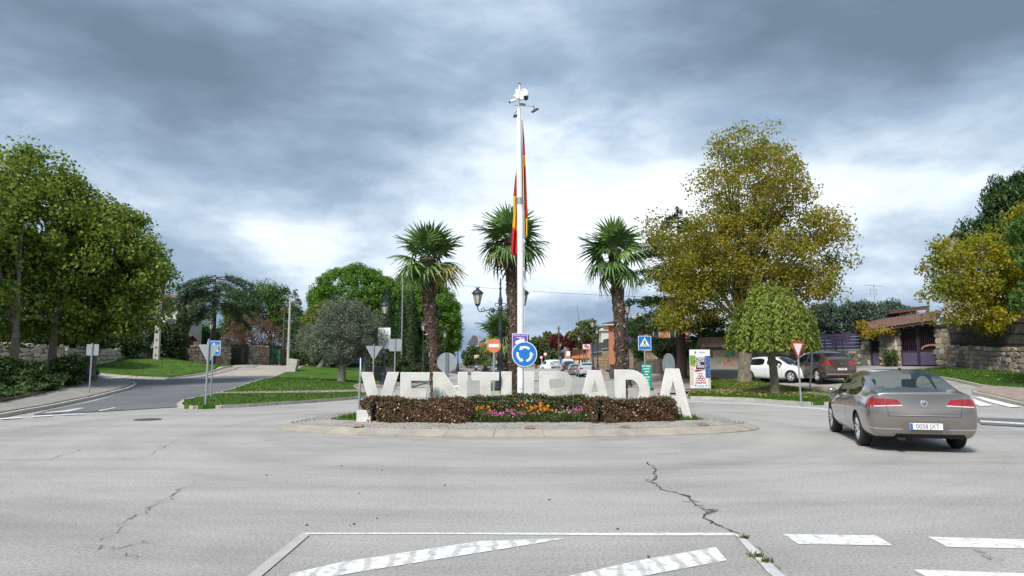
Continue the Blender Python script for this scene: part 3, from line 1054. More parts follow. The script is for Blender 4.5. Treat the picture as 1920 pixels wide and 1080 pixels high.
# letter, pixel span of its top, distance, height of its top, turn, what singles it out
LET = [('V', 678, 748, 18.3, 697.5, -10, 'granite letter V beside the edge-on blue disc sign'),
       ('E', 752, 806, 19.6, 698, -6, 'granite letter E standing between the letters V and N'),
       ('N', 813, 877, 20.3, 697.5, -4, 'granite letter N in front of the shaggy palm trunk'),
       ('T', 884, 936, 20.8, 697.5, -2, 'granite letter T standing between the letters N and U'),
       ('U', 940, 1001, 21.0, 696.5, 0, 'granite letter U behind the white flag mast'),
       ('R', 1011, 1076, 20.8, 696.5, 2, 'granite letter R standing right after the letter U'),
       ('A', 1086, 1142, 20.3, 694, 4, 'granite letter A standing between the letters R and D'),
       ('D', 1152, 1217, 19.2, 693, 6, 'granite letter D standing between the two letters A'),
       ('A', 1226, 1294, 17.3, 691, 9, 'granite letter A at the end beside the lawn, fully visible')]
for ch, x0, x1, d, ty, rot, lab in LET:
    w, sp = SHAPES[ch]
    X0, X1 = xat(x0, d), xat(x1, d)
    tw = X1 - X0
    if ch == 'A' and x0 < 1200: tw = 1.02
    s = tw / w
    top = zat(ty, d)
    hh = (top - .2) / 1.2
    me = curve_shape('granite_letter', [[((px_ - w / 2) * s, pz * hh) for px_, pz in q] for q in sp], .11, .012)
    o = mobj('granite_letter', me, M_GRAN, None, ((X0 + X1) / 2, d, .2), R(-rot))
    tag(o, lab, 'letter', 'granite letters spelling the town name')
    if ch in 'VA' and (x0 < 700 or x0 > 1200): pass
MB().box((0, 0, .12), (.34, .3, .4)).build('granite_block', M_GRAN, None, bevel=.012, loc=(*G(684, 786, .25), .15))
tag(bpy.data.objects['granite_block'], 'low granite block at the corner of the maroon hedge', 'block')


# ---------------------------------------------------------------- leaf clouds
def leaf_verts(P, size, rng, aspect=.6, Nrm=None, jit=1.0, droop=0.0, tdir=None, tj=.5):
    n = len(P)
    nr = rng.normal(0, 1, (n, 3)) * jit
    if Nrm is not None: nr = nr * .7 + Nrm
    nr /= np.linalg.norm(nr, axis=1)[:, None] + 1e-9
    t = rng.normal(0, 1, (n, 3))
    if tdir is not None: t = t * tj + tdir
    t[:, 2] -= droop
    t -= nr * (t * nr).sum(1)[:, None]
    t /= np.linalg.norm(t, axis=1)[:, None] + 1e-9
    b = np.cross(nr, t)
    s = size * rng.uniform(.65, 1.35, n)[:, None]
    v = np.empty((n, 4, 3))
    v[:, 0] = P - t * s * .5
    v[:, 1] = P + b * s * .5 * aspect + nr * s * .10
    v[:, 2] = P + t * s * .5
    v[:, 3] = P - b * s * .5 * aspect + nr * s * .10
    return v.reshape(-1, 3)


def leaves(name, V, material, parent=None):
    return tris_obj(name, V, material, parent, k=4)


# ---------------------------------------------------------------- hedges of the planting
M_HEDGE = leaf_mat('hedge_leaf', [(.026, .036, .010), (.040, .056, .014), (.055, .045, .018), (.075, .03, .022), (.10, .035, .03), (.04, .055, .015)], .25, patch=(.085, .045, .026), pscale=1.3, gain=2.0)
M_HEDGE2 = leaf_mat('hedge_leaf_green', [(.028, .045, .010), (.045, .068, .016), (.06, .07, .02), (.08, .045, .025)], .25, gain=1.6)
M_DARKSTEM = mat('hedge_stems', (.022, .018, .012), 1.0, .5, 14)
M_BLOOM = leaf_mat('pale_bloom', [(.50, .36, .33), (.55, .45, .42), (.45, .28, .26)], .2)


def hedge(path, w, z0, z1, n, label, material, blooms=0, redtop=True):
    """clipped hedge: leaves over a wobbling box that follows a path"""
    P = [Vector((*p, 0)) for p in path]
    c = sum(P, Vector()) / len(P)
    root = empty('hedge', (c.x, c.y, z0), label=label, cat='hedge', group='hedges of the roundabout planting')
    seg = [(b - a).length for a, b in zip(P, P[1:])]; tot = sum(seg)
    rng = np.random.default_rng(n)
    pts, nor = [], []

    def along(t):
        d = t * tot
        for a, b, l in zip(P, P[1:], seg):
            if d <= l: return a + (b - a) * (d / l), (b - a).normalized()
            d -= l
        return P[-1], (P[-1] - P[-2]).normalized()
    tab = [along(k / 200) for k in range(201)]
    for i in range(n):
        t = rng.uniform(0, 1); p, dr = tab[int(t * 200)]
        nn = Vector((-dr.y, dr.x, 0))
        u, z = rng.uniform(-1, 1), rng.uniform(0, 1)
        k = rng.random()
        wob = .05 * math.sin(p.x * 9 + z * 7) + .035 * math.sin(p.x * 23 + z * 13 + u * 3) + .07 * math.sin(p.x * 3.7 + z) + .03 * math.sin(u * 5 + p.x * 5)
        if k < .52: u = -1 if rng.random() < .75 else 1; n_ = nn * u
        elif k < .9: z = 1; n_ = Vector((0, 0, 1))
        else: n_ = Vector((0, 0, .4))
        e = min(t, 1 - t) * tot
        rnd = 1 - max(0, 1 - e / .3) ** 2 * .7
        rz = 1 - .16 * abs(u) ** 3
        q = p + nn * (u * (w / 2 + wob) * rnd * (1 - .10 * z)) + Vector((0, 0, (z1 - z0) * z * rz * (1 - .2 * (1 - rnd)) + wob * .5 * z))
        q += Vector(rng.normal(0, .02, 3))
        pts.append((q.x - c.x, q.y - c.y, q.z)); nor.append(tuple(n_))
    pts, nor = np.array(pts), np.array(nor)
    leaves('foliage', leaf_verts(pts, .052, rng, .62, nor, .9), material, root)
    core = MB()
    for i in range(10, 190, 5):
        (p, d1) = tab[i]; (q, d2) = tab[min(i + 5, 200)]
        m_ = (p + q) / 2 - c
        core.box((m_.x, m_.y, (z1 - z0) * .40), ((q - p).length * 1.05, w * .60, (z1 - z0) * .74), math.atan2((q - p).y, (q - p).x))
    core.build('stems', M_DARKSTEM, root)
    if blooms:
        k = rng.choice(len(pts), blooms); q = pts[k] + nor[k] * .03
        leaves('blossom', leaf_verts(q, .038, rng, .9, nor[k], .6), M_BLOOM, root)
    return root


hl = [(xat(690, 17.3), 17.2), (xat(720, 16.75), 16.72), (-2.3, 16.52), (-1.6, 16.46), (-.95, 16.48)]
hedge(hl, .55, .2, .71, 17000, 'maroon leaved clipped hedge beside the letter V end of the planting', M_HEDGE, 230)
hb = [(-1.1, 17.12), (-.3, 17.08), (.6, 17.08), (1.9, 17.12)]
hedge(hb, .5, .2, .76, 12000, 'dark green clipped hedge behind the flower bed', M_HEDGE2, 40)
hr = [(1.75, 16.62), (2.1, 16.5), (2.7, 16.58), (3.3, 16.8), (xat(1262, 17.0), 17.05)]
hedge(hr, .55, .2, .70, 16000, 'maroon leaved rounded hedge beside the flower bed, towards the last letter A', M_HEDGE, 230)

# ---------------------------------------------------------------- flower clumps
M_FG = leaf_mat('flower_green', [(.05, .085, .02), (.08, .12, .03), (.11, .13, .05)], .3)
PET = {'magenta': leaf_mat('magenta_petal', [(.50, .07, .26), (.58, .14, .36), (.36, .05, .22), (.52, .20, .40)], .3),
       'orange': leaf_mat('orange_petal', [(.75, .20, .012), (.85, .32, .015), (.65, .13, .01)], .3, gain=.9),
       'pink': leaf_mat('pink_petal', [(.68, .32, .42), (.75, .42, .48), (.60, .22, .34)], .3),
       'yellow': leaf_mat('yellow_petal', [(.72, .40, .05), (.78, .52, .15)], .3)}


def clump(x, y, r, hgt, kind, nfl, label, size=.05, ng=650):
    nfl = max(3, int(nfl * .62)); size *= .8
    rng = np.random.default_rng(int(abs(x * 1000)) + nfl)
    root = empty('flower_clump', (x, y, .21), label=label, cat='flowers', group='flower clumps in front of the hedge')
    a, d = rng.uniform(0, 6.28, ng), r * np.sqrt(rng.uniform(0, 1, ng))
    P = np.column_stack([d * np.cos(a), d * np.sin(a) * .6, rng.uniform(.0, .85, ng) * hgt * (1 - .45 * (d / r) ** 2)])
    leaves('greenery', leaf_verts(P, .07, rng, .22, tdir=np.tile([0, 0, 1.0], (ng, 1)), tj=.6), M_FG, root)
    nf = nfl
    a, d = rng.uniform(0, 6.28, nf), r * np.sqrt(rng.uniform(0, 1, nf)) * .95
    C = np.column_stack([d * np.cos(a), d * np.sin(a) * .6, hgt * (1.02 - .45 * (d / r) ** 2) * rng.uniform(.72, 1.08, nf)])
    V = []
    for c in C:
        k = 6
        Pn = c + rng.normal(0, size * .28, (k, 3))
        V.append(leaf_verts(Pn, size, rng, .8, np.tile([0, -.7, .7], (k, 1)), .5))
    leaves('blossom', np.concatenate(V), PET[kind], root)


CL = [(900, 781, .34, .34, 'orange', 10, 'leafy green clump with a few orange flowers beside the left hedge block', .045),
      (925, 783, .32, .24, 'magenta', 75, 'magenta flower clump beside the leafy green clump', .03),
      (960, 782, .36, .27, 'magenta', 95, 'widest magenta flower clump in front of the mast', .03),
      (905, 770, .20, .42, 'orange', 16, 'tall orange flower clump against the hedge end', .06),
      (982, 776, .22, .42, 'orange', 9, 'sparse orange flowers among magenta in front of the mast', .05),
      (1005, 779, .30, .38, 'orange', 14, 'orange flowers with green leaves below the round arrow sign', .055),
      (1014, 774, .30, .46, 'orange', 30, 'brightest tall orange marigold clump in the flower bed', .065),
      (1003, 784, .14, .30, 'pink', 8, 'single pale pink flower clump among the marigolds', .055),
      (1040, 783, .32, .26, 'yellow', 8, 'low green clump with small yellow flowers', .04),
      (1060, 780, .30, .34, 'pink', 26, 'loose pink flower clump beside the marigolds', .032),
      (1085, 783, .30, .33, 'magenta', 60, 'magenta flower clump at the right hedge block', .034),
      (1030, 786, .2, .16, 'magenta', 8, 'low magenta blooms at the paving edge', .03),
      (1108, 785, .26, .15, 'yellow', 3, 'low grassy clump at the foot of the right hedge block', .03)]
for (a, b, r_, hg, kd, nf, lab, sz) in CL:
    y = 16.42 + (788 - b) / 18 * .22
    x = xat(a, y)
    clump(x * 1.0, y, r_, hg, kd, nf, lab, sz)

# grass on the exposed ends of the island
rng = np.random.default_rng(5)
q = []
while len(q) < 9000:
    t, r_ = rng.uniform(0, 6.28), math.sqrt(rng.uniform(.0, 1))
    x, y = oval(A2 - .15, F2 - .15, B2 - .15, t); x, y = IC.x + (x - IC.x) * r_, IC.y + (y - IC.y) * r_
    q.append((x, y))
q = np.array(q)
a = rng.uniform(0, 6.28, len(q)); w = rng.uniform(.008, .018, len(q)); hh = rng.uniform(.05, .12, len(q))
v = np.empty((len(q), 3, 3))
v[:, 0] = np.column_stack([q[:, 0] - w * np.cos(a), q[:, 1] - w * np.sin(a), np.full(len(q), .235)])
v[:, 1] = np.column_stack([q[:, 0] + w * np.cos(a), q[:, 1] + w * np.sin(a), np.full(len(q), .235)])
v[:, 2] = np.column_stack([q[:, 0] + rng.normal(0, .03, len(q)), q[:, 1] + rng.normal(0, .03, len(q)), .24 + hh])
tag(tris_obj('grass', v.reshape(-1, 3), M_BLADE), 'grass growing on the roundabout island', 'grass', kind='stuff')

# ---------------------------------------------------------------- mast with cameras, and its flags
MX, MY = xat(976, 17.75), 17.75
M_WHITE = mat('white_paint', (.78, .79, .80), .4, .08, 3)
M_CAM = mat('camera_white', (.82, .83, .84), .35)
M_BLK = mat('black_plastic', (.012, .012, .014), .3)
M_GALV = mat('galvanised_steel', (.36, .38, .40), .45, .12, 14, metal=.6)
M_LAMP = mat('floodlight_grey', (.06, .065, .07), .5)
mast = empty('flag_mast', (MX, MY, .25), label='tall white mast carrying surveillance cameras and floodlights on the roundabout', cat='mast')
mz = lambda p: zat(p, MY) - .25
MB().tube([(0, 0, 0), (0, 0, mz(400)), (-.02, 0, mz(380)), (-.035, 0, mz(204))], [.088, .082, .078, .055], 20).build('pole', M_WHITE, mast, True)
MB().lathe([(.17, 0), (.17, .02), (.09, .03), (.09, .06)], 20).build('base_plate', M_WHITE, mast)
MB().lathe([(.0835, mz(384)), (.084, mz(383)), (.084, mz(372)), (.0835, mz(371))], 20, (-.018, 0, 0)).build('band', M_GALV, mast)
tx = -.035
MB().tube([(tx, 0, mz(206)), (tx + .02, 0, mz(158))], .018, 10).build('top_spike', M_CAM, mast, True)
MB().lathe([(.03, 0), (.03, .03), (.001, .035)], 10, (tx + .02, 0, mz(158))).build('top_cap', mat('rust_cap', (.12, .06, .05), .8), mast)
MB().box((tx - .04, -.05, mz(178)), (.10, .09, .26)).build('junction_box', M_CAM, mast, bevel=.01)
MB().box((tx + .07, -.03, mz(180)), (.12, .08, .24)).build('equipment_box', M_CAM, mast, bevel=.01)
MB().tube([(tx + .08, -.05, mz(171)), (tx + .17, -.06, mz(169.5)), (tx + .19, -.06, mz(172))], .03, 10).build('camera_arm', M_CAM, mast, True)
dome = MB().lathe([(.03, .16), (.06, .13), (.075, .06), (.076, 0), (.07, -.01)], 16, (tx + .19, -.06, mz(182))).build('dome_camera', M_CAM, mast, True)
MB().lathe([(.001, -.105), (.03, -.098), (.055, -.07), (.066, -.02), (.068, 0)], 16, (tx + .19, -.06, mz(183))).build('lens_dome', M_BLK, dome, True)
bc = MB().tube([(tx - .08, -.06, mz(189)), (tx - .24, -.09, mz(193.5))], .043, 12).build('bullet_camera', M_CAM, mast, True)
MB().tube([(tx - .235, -.089, mz(193.3)), (tx - .262, -.094, mz(194))], [.038, .036], 12).build('lens', M_BLK, bc)
MB().tube([(tx - .02, -.04, mz(190)), (tx - .09, -.06, mz(188))], .022, 8).build('camera_bracket', M_CAM, mast, True)
MB().ball((tx - .11, -.03, mz(181)), .04).build('sensor', M_CAM, mast, True)
MB().tube([(tx - .13, -.07, mz(198.5)), (tx + .42, -.07, mz(201))], .014, 8).build('cross_bar', M_GALV, mast, True)
Mx = Matrix.Rotation(R(-32), 3, 'Y') @ Matrix.Rotation(R(25), 3, 'X')
fl = MB().box((tx + .43, -.08, mz(209)), (.19, .14, .05), M=Mx).build('floodlight', M_LAMP, mast, bevel=.008)
MB().tube([(tx + .40, -.07, mz(201)), (tx + .41, -.08, mz(207))], .012, 6).build('bracket', M_BLK, fl)
fl = MB().box((tx - .09, .02, mz(217)), (.12, .12, .05), M=Matrix.Rotation(R(-8), 3, 'Y')).build('floodlight', M_LAMP, mast, bevel=.008)
MB().tube([(tx - .04, 0, mz(206)), (tx - .10, .01, mz(212)), (tx - .13, .02, mz(216))], .008, 6).build('bracket', M_BLK, fl)
MB().box((tx + .09, -.03, mz(197)), (.18, .12, .04), M=Matrix.Rotation(R(6), 3, 'Y')).build('floodlight', M_LAMP, mast, bevel=.006)
MB().box((.0, -.092, mz(722)), (.09, .012, .18)).build('hatch', M_WHITE, mast, bevel=.004)
hal = MB()
hal.tube([(.055, .0, mz(215)), (.10, .0, mz(420)), (.098, .0, mz(640))], .006, 5).build('halyard', M_CAM, mast)

M_FR = mat('flag_red', (.50, .022, .018), .75)
M_FY = mat('flag_yellow', (.80, .44, .012), .75)


def flag(label, outline, cols, folds, seed, ph, yoff):
    """limp flag: a folded strip of cloth hanging; outline = (pixel y, left px, right px)"""
    n = 40
    rows = 60
    oy = [o[0] for o in outline]
    root = empty('flag', (MX, MY, zat(oy[0], MY)), label=label, cat='flag', group='limp flags on the mast')
    V = []
    for r in range(rows + 1):
        y = oy[0] + (oy[-1] - oy[0]) * r / rows
        l = np.interp(y, oy, [o[1] for o in outline]); q = np.interp(y, oy, [o[2] for o in outline])
        for k in range(n + 1):
            t = k / n
            X = xat(l + (q - l) * t, MY)
            dep = .07 * math.sin(t * math.pi * 2 * folds + ph + r * .03) * min(1, (q - l) / 8)
            V.append((X - MX, yoff + dep, zat(y, MY) - zat(oy[0], MY)))
    for name, m_, test in cols:
        f = []
        for r in range(rows):
            for k in range(n):
                if test(k / n, oy[0] + (oy[-1] - oy[0]) * (r + .5) / rows):
                    a_ = r * (n + 1) + k
                    f.append((a_, a_ + 1, a_ + n + 2, a_ + n + 1))
        me = mesh_from(name, V, f, True)
        bm = bmesh.new(); bm.from_mesh(me)
        bmesh.ops.delete(bm, geom=[v_ for v_ in bm.verts if not v_.link_faces], context='VERTS'); bm.to_mesh(me); bm.free()
        for piece in islands(me, name):
            o = mobj(name, piece, m_, root)
            s_ = o.modifiers.new('cloth', 'SOLIDIFY'); s_.thickness = .004


yl = lambda t, y: 362 + 0 * t
flag('limp red and yellow flag hanging against the palm side, red hem at the bottom',
     [(310, 970, 974), (330, 966, 975), (360, 963, 976), (372, 962, 976), (400, 963, 976), (430, 960.5, 976), (474, 957.5, 974), (478, 966, 972)],
     [('yellow_cloth', M_FY, lambda t, y: (y < 328) or (366 < y < 425 + 14 * t)), ('red_cloth', M_FR, lambda t, y: not ((y < 328) or (366 < y < 425 + 14 * t)))], 2.2, 1, .4, .13)
flag('limp red and yellow flag hoisted high with long vertical stripes',
     [(222, 979, 981), (260, 979, 984), (300, 979, 986), (350, 979, 988), (400, 979, 990), (440, 980, 990), (446, 982, 986)],
     [('red_cloth', M_FR, lambda t, y: (y < 290 and t < 2) or (t > .66 and y < 410 and (y > 312)) or (t < .25 and y < 320)),
      ('yellow_cloth', M_FY, lambda t, y: not ((y < 290 and t < 2) or (t > .66 and y < 410 and (y > 312)) or (t < .25 and y < 320)))], 1.6, 2, 1.0, .12)

# signs on the mast
M_SBLUE = mat('sign_blue', (.006, .17, .52), .35, .06, 6)
M_SWHITE = mat('sign_white', (.74, .76, .78), .4, .05, 6)
M_SRED = mat('sign_red', (.48, .02, .02), .4)
M_SGREY = mat('sign_back', (.30, .34, .36), .5, .12, 5, metal=.3)
M_POST = mat('sign_post', (.33, .36, .39), .5, .12, 10, metal=.5)
M_PURP = mat('sign_purple', (.14, .075, .36), .45)


def plate(outline, y, th, name, m_, parent, loc=(0, 0, 0)):
    me = curve_shape(name, outline, th / 2)
    o = mobj(name, me, m_, parent, (loc[0], y, loc[2]))
    return o


def ring_arrow(r0, r1, a0, a1, head):
    """curved arrow running clockwise-negative from a0 to a1 (degrees), then an arrow head"""
    n = 12
    o = [(r1 * math.cos(R(a0 + (a1 - a0) * k / n)), r1 * math.sin(R(a0 + (a1 - a0) * k / n))) for k in range(n + 1)]
    i = [(r0 * math.cos(R(a1 + (a0 - a1) * k / n)), r0 * math.sin(R(a1 + (a0 - a1) * k / n))) for k in range(n + 1)]
    rm = (r0 + r1) / 2; w = (r1 - r0)
    tip = ((rm) * math.cos(R(a1 + head)), (rm) * math.sin(R(a1 + head)))
    return [o + [((r1 + w * .55) * math.cos(R(a1)), (r1 + w * .55) * math.sin(R(a1))), tip, ((r0 - w * .55) * math.cos(R(a1)), (r0 - w * .55) * math.sin(R(a1)))] + i]


def roundabout_face(parent, r, y):
    plate([disc(r, 40)], y, .012, 'rim', M_SWHITE, parent)
    plate([disc(r * .935, 40)], y - .0085, .006, 'face', M_SBLUE, parent)
    for k in range(3):
        a = 150 + 120 * k
        plate(ring_arrow(r * .46, r * .64, a - 105, a - 35, 26), y - .013, .004, 'arrow', M_SWHITE, parent)


d = MY - .12
rs = empty('roundabout_sign', (xat(983.5, d), d, zat(664, d)), label='round blue roundabout sign with three white arrows on the white mast', cat='sign')
roundabout_face(rs, .325, 0)
MB().box((-.06, .045, 0), (.05, .07, .08)).build('clamp', M_GALV, rs)
ps = empty('police_sign', (xat(975, d), d + .03, zat(643, d)), label='purple police surveillance sign behind the round blue sign', cat='sign')
plate([rrect(.40, .50, .012)], 0, .01, 'rim', M_SWHITE, ps)
plate([rrect(.375, .475, .01)], -.0075, .005, 'face', M_PURP, ps)
lettering('POLICIA LOCAL', .062, M_SWHITE, ps, (0, -.0125, .198), .0004, .82)
cam_shape = [[(-.13, -.02), (-.10, .035), (.10, .10), (.125, .06), (.10, -.0), (-.08, -.06)], ]
plate(cam_shape, -.012, .004, 'camera_icon', M_SWHITE, ps, (0, 0, .02))
plate([[(-.01, .06), (.02, .07), (.02, .13), (.09, .13), (.09, .145), (-.09, .145), (-.09, .13), (-.01, .13)]], -.0165, .004, 'bracket_icon', M_SWHITE, ps, (0, 0, .0))
MB().box((.22, .08, -.02), (.03, .12, .46)).build('side_box', M_BLK, ps)

# ================================================================== TREES AND SHRUBS
M_BARK = mat('plane_bark', (.17, .145, .11), .95, .45, 5, .6, 14)
M_BARKD = mat('dark_bark', (.075, .058, .045), .95, .4, 6, .7, 16)
M_BARKO = mat('olive_bark', (.16, .145, .13), .95, .4, 7, .8, 14)
M_BARKR = mat('pine_bark', (.13, .075, .05), .95, .4, 6, .7, 14)


def blobs_px(bl, base, depth):
    """ellipsoids given as pixel centre and radii at a distance -> local coordinates of a tree standing at base"""
    k = depth / 1290.0
    out = []
    for b in bl:
        cx, cy, rx, ry = b[:4]
        dd = depth + (b[4] if len(b) > 4 else 0)
        p = at(cx, cy, dd)
        kk = dd / 1290.0
        out.append((p.x - base[0], p.y - base[1], p.z - base[2], rx * kk, (b[5] if len(b) > 5 else rx * kk), ry * kk))
    return out


def sample_clumps(bl, n, rng, shell=.5):
    vol = np.array([b[3] * b[4] * b[5] for b in bl]); pr = vol / vol.sum()
    out = []
    while len(out) < n:
        b = bl[rng.choice(len(bl), p=pr)]
        d = rng.normal(0, 1, 3); d /= np.linalg.norm(d)
        r = (shell ** 3 + (1 - shell ** 3) * rng.random()) ** (1 / 3)
        p = np.array(b[:3]) + d * np.array(b[3:6]) * r
        # inside another blob's core? thin those out
        inside = any((((p - np.array(c[:3])) / np.array(c[3:6])) ** 2).sum() < shell ** 2 * .8 for c in bl if c is not b)
        if inside and rng.random() < .6: continue
        out.append(p)
    return np.array(out)


def broadleaf(name, base, bl, label, cat, leafm, barkm, trunk, fork, nclump, crad, nleaf, lsize, seed, group=None, aspect=.7, shell=.5, droop=.2,
              branches=46, flat=.75, brad=.055, lean=(0, 0), stems=1, up=None, normal_out=.6, extra=None):
    """trunk that forks into limbs, limbs that reach clumps of leaves"""
    rng = np.random.default_rng(seed)
    root = empty(name, base, label=label, cat=cat, group=group)
    C = sample_clumps(bl, nclump, rng, shell)
    ctr = np.mean([b[:3] for b in bl], 0)
    V = []
    for c in C:
        k = int(nleaf * rng.uniform(.6, 1.4))
        d = rng.normal(0, 1, (k, 3)); d /= np.linalg.norm(d, axis=1)[:, None]
        r = rng.random(k) ** .45
        s = crad * rng.uniform(.65, 1.35)
        P = c + d * r[:, None] * s * np.array([1, 1, flat])
        V.append(leaf_verts(P, lsize, rng, aspect, d * normal_out + np.array([0, 0, .35]), 1.0, droop, up if up is None else np.tile(up, (k, 1)) + d * .6))
    leaves('crown', np.concatenate(V), leafm, root)
    mb = MB()
    fz = fork
    top = max(b[2] + b[5] for b in bl)
    tk = MB()
    for s_ in range(stems):
        off = Vector((rng.normal(0, .1), rng.normal(0, .1), 0)) * (stems > 1) * 3 * trunk
        pts, rad = [], []
        n = 8
        hgt = fz + (top - fz) * .62
        for i in range(n + 1):
            t = i / n; z = -.15 + (hgt + .15) * t
            wob = Vector((math.sin(t * 5 + seed) * .25, math.cos(t * 4.2 + seed * 2) * .25, 0)) * trunk * 2.0 * t
            pts.append(off + Vector((lean[0] * min(t * hgt / max(fz, .1), 1.6), lean[1] * t, z)) + wob); rad.append(max(trunk * (1.25 if i == 0 else 1.05 - .85 * t), .03))
        tk.tube(pts, rad, 10)
        if s_ == 0: main = pts
    tk.build('trunk', barkm, root, True)
    order = rng.permutation(len(C))[:branches]
    for i in order:
        c = Vector(C[i])
        zz = min(max(fz * .9, c.z * .45 * rng.uniform(.7, 1.1)), hgt * .9)
        t = (zz + .15) / (hgt + .15) * (len(main) - 1); j = int(t)
        a = main[j].lerp(main[min(j + 1, len(main) - 1)], t - j)
        m_ = a.lerp(c, .5) + Vector((0, 0, (c - a).length * .10)) + Vector(rng.normal(0, .12, 3)) * crad
        b_ = brad * rng.uniform(.6, 1.3)
        mb.tube([a, a.lerp(m_, .5) + Vector(rng.normal(0, .05, 3)), m_, m_.lerp(c, .6) + Vector(rng.normal(0, .1, 3)), c], [b_ * 1.5, b_ * 1.1, b_ * .75, b_ * .4, b_ * .12], 5, cap=False)
    mb.build('limbs', barkm, root, True)
    return root


def ground_at(pxy, depth):
    x = xat(pxy, depth); return (x, depth, h(x, depth))


# ---- plane trees along the left pavement
M_PLANE = leaf_mat('plane_leaf', [(.045, .075, .010), (.065, .11, .014), (.09, .135, .018), (.125, .155, .025), (.17, .175, .03)], .45, gain=2.0)
GP = 'plane trees in the ivy bank'
broadleaf('plane_tree', ground_at(98, 35.5), blobs_px([(75, 415, 95, 118), (60, 335, 62, 52), (30, 500, 110, 80), (120, 470, 80, 90), (70, 590, 95, 40), (60, 620, 60, 22)], ground_at(98, 35.5), 35.5),
          'tallest plane tree with pale trunk, second along the ivy bank', 'tree', M_PLANE, M_BARK, .22, 4.2, 210, .9, 185, .19, 11, GP, branches=60)
broadleaf('plane_tree', ground_at(172, 38), blobs_px([(205, 480, 88, 95), (190, 415, 62, 52), (255, 520, 62, 62), (170, 545, 85, 60), (120, 590, 55, 36), (235, 590, 62, 38), (170, 618, 70, 22)], ground_at(172, 38), 38),
          'plane tree behind the blank grey sign plate, reaching over the mound lawn', 'tree', M_PLANE, M_BARK, .22, 3.4, 210, .88, 185, .19, 12, GP, branches=60)
broadleaf('plane_tree', ground_at(25, 33), blobs_px([(-40, 430, 90, 120), (10, 560, 62, 62), (-60, 540, 90, 80)], ground_at(25, 33), 33),
          'plane tree with slightly leaning trunk at the frame end of the ivy bank', 'tree', M_PLANE, M_BARK, .2, 3.4, 150, .9, 180, .19, 13, GP, branches=40)
broadleaf('plane_tree', ground_at(-150, 30), blobs_px([(-170, 430, 150, 150), (-100, 560, 80, 60)], ground_at(-150, 30), 30),
          'plane tree beyond the last ivy at the pavement end', 'tree', M_PLANE, M_BARK, .2, 3.4, 60, .95, 110, .27, 14, GP, branches=20)

# ---- ivy ground cover and shrubs under the planes
M_IVY = leaf_mat('ivy_leaf', [(.012, .028, .006), (.02, .045, .008), (.035, .07, .012), (.06, .10, .02)], .2)
M_IVYL = leaf_mat('ivy_leaf_light', [(.03, .06, .01), (.05, .09, .015), (.08, .12, .025)], .2)
ivp = px((-160, 786), (0, 761), (60, 749), (110, 736), (165, 722.5), (186, 713), (165, 697), (60, 697), (-60, 702), (-200, 720))
P_ = np.array(ivp)
rng = np.random.default_rng(31)
q = rng.uniform(P_.min(0), P_.max(0), (85000, 2)); q = q[in_poly(q, ivp)]
lump = .28 + .32 * (np.sin(q[:, 0] * 1.3 + q[:, 1] * .7) * np.sin(q[:, 1] * 1.1 - q[:, 0] * .4)) ** 2 + .18 * np.sin(q[:, 0] * 3.1) * np.sin(q[:, 1] * 2.7)
z_ = hs(q) + .14 + np.maximum(lump, .05) * rng.uniform(.35, 1.0, len(q)) ** .5
tag(leaves('ivy', leaf_verts(np.column_stack([q, z_]), .14, rng, .8, np.tile([0, -.3, .8], (len(q), 1)), .8), M_IVY),
    'dark ivy covering the bank under the plane trees', 'ivy', kind='stuff')


def shrub(name, base, bl, label, cat, leafm, nclump, crad, nleaf, lsize, seed, group=None, **k):
    return broadleaf(name, base, bl, label, cat, leafm, M_BARKD, k.pop('trunk', .06), k.pop('fork', .3), nclump, crad, nleaf, lsize, seed, group, branches=k.pop('branches', 20), brad=.02, **k)


GI = 'shrubs in the ivy bank'
for i, (a, b, rx, ry, dd, lab) in enumerate(((128, 690, 34, 30, 34.5, 'low dark shrub around the second plane trunk'), (60, 718, 34, 24, 31, 'low dark shrub between the leaning and the second plane trunk'),
                                             (12, 700, 30, 36, 31.5, 'dark shrub at the leaning plane trunk'), (-50, 700, 40, 40, 29, 'dark shrub past the leaning plane trunk'))):
    g = ground_at(a, dd)
    shrub('ivy_shrub', g, blobs_px([(a, b, rx, ry)], g, dd), lab, 'shrub', M_IVY, 34, .32, 110, .13, 60 + i, GI)
# hedge growing over the wall at the left
M_DKHEDGE = leaf_mat('dark_hedge_leaf', [(.018, .030, .010), (.03, .05, .014), (.045, .07, .02)], .2)
for i, (a, b, rx, ry, dd, lab) in enumerate(((60, 625, 70, 30, 47, 'dark creeper mass over the pale wall behind the plane trunks'), (165, 622, 60, 36, 50, 'dark shrub over the wall behind the blank sign plate'),
                                             (262, 622, 46, 34, 60, 'dark green shrub over the wall beside the concrete pole'), (318, 640, 18, 30, 61, 'dark round shrub between the concrete pole and the rubble wall'),
                                             (215, 645, 50, 22, 56, 'dark low shrub behind the long pale wall'), (262, 575, 50, 26, 66, 'grey green tree top behind the wall shrub'))):
    g = ground_at(a, dd)
    shrub('wall_shrub', g, blobs_px([(a, b, rx, ry)], g, dd), lab, 'shrub', M_DKHEDGE, 60, .75, 100, .22, 70 + i, 'shrubs over the old wall')


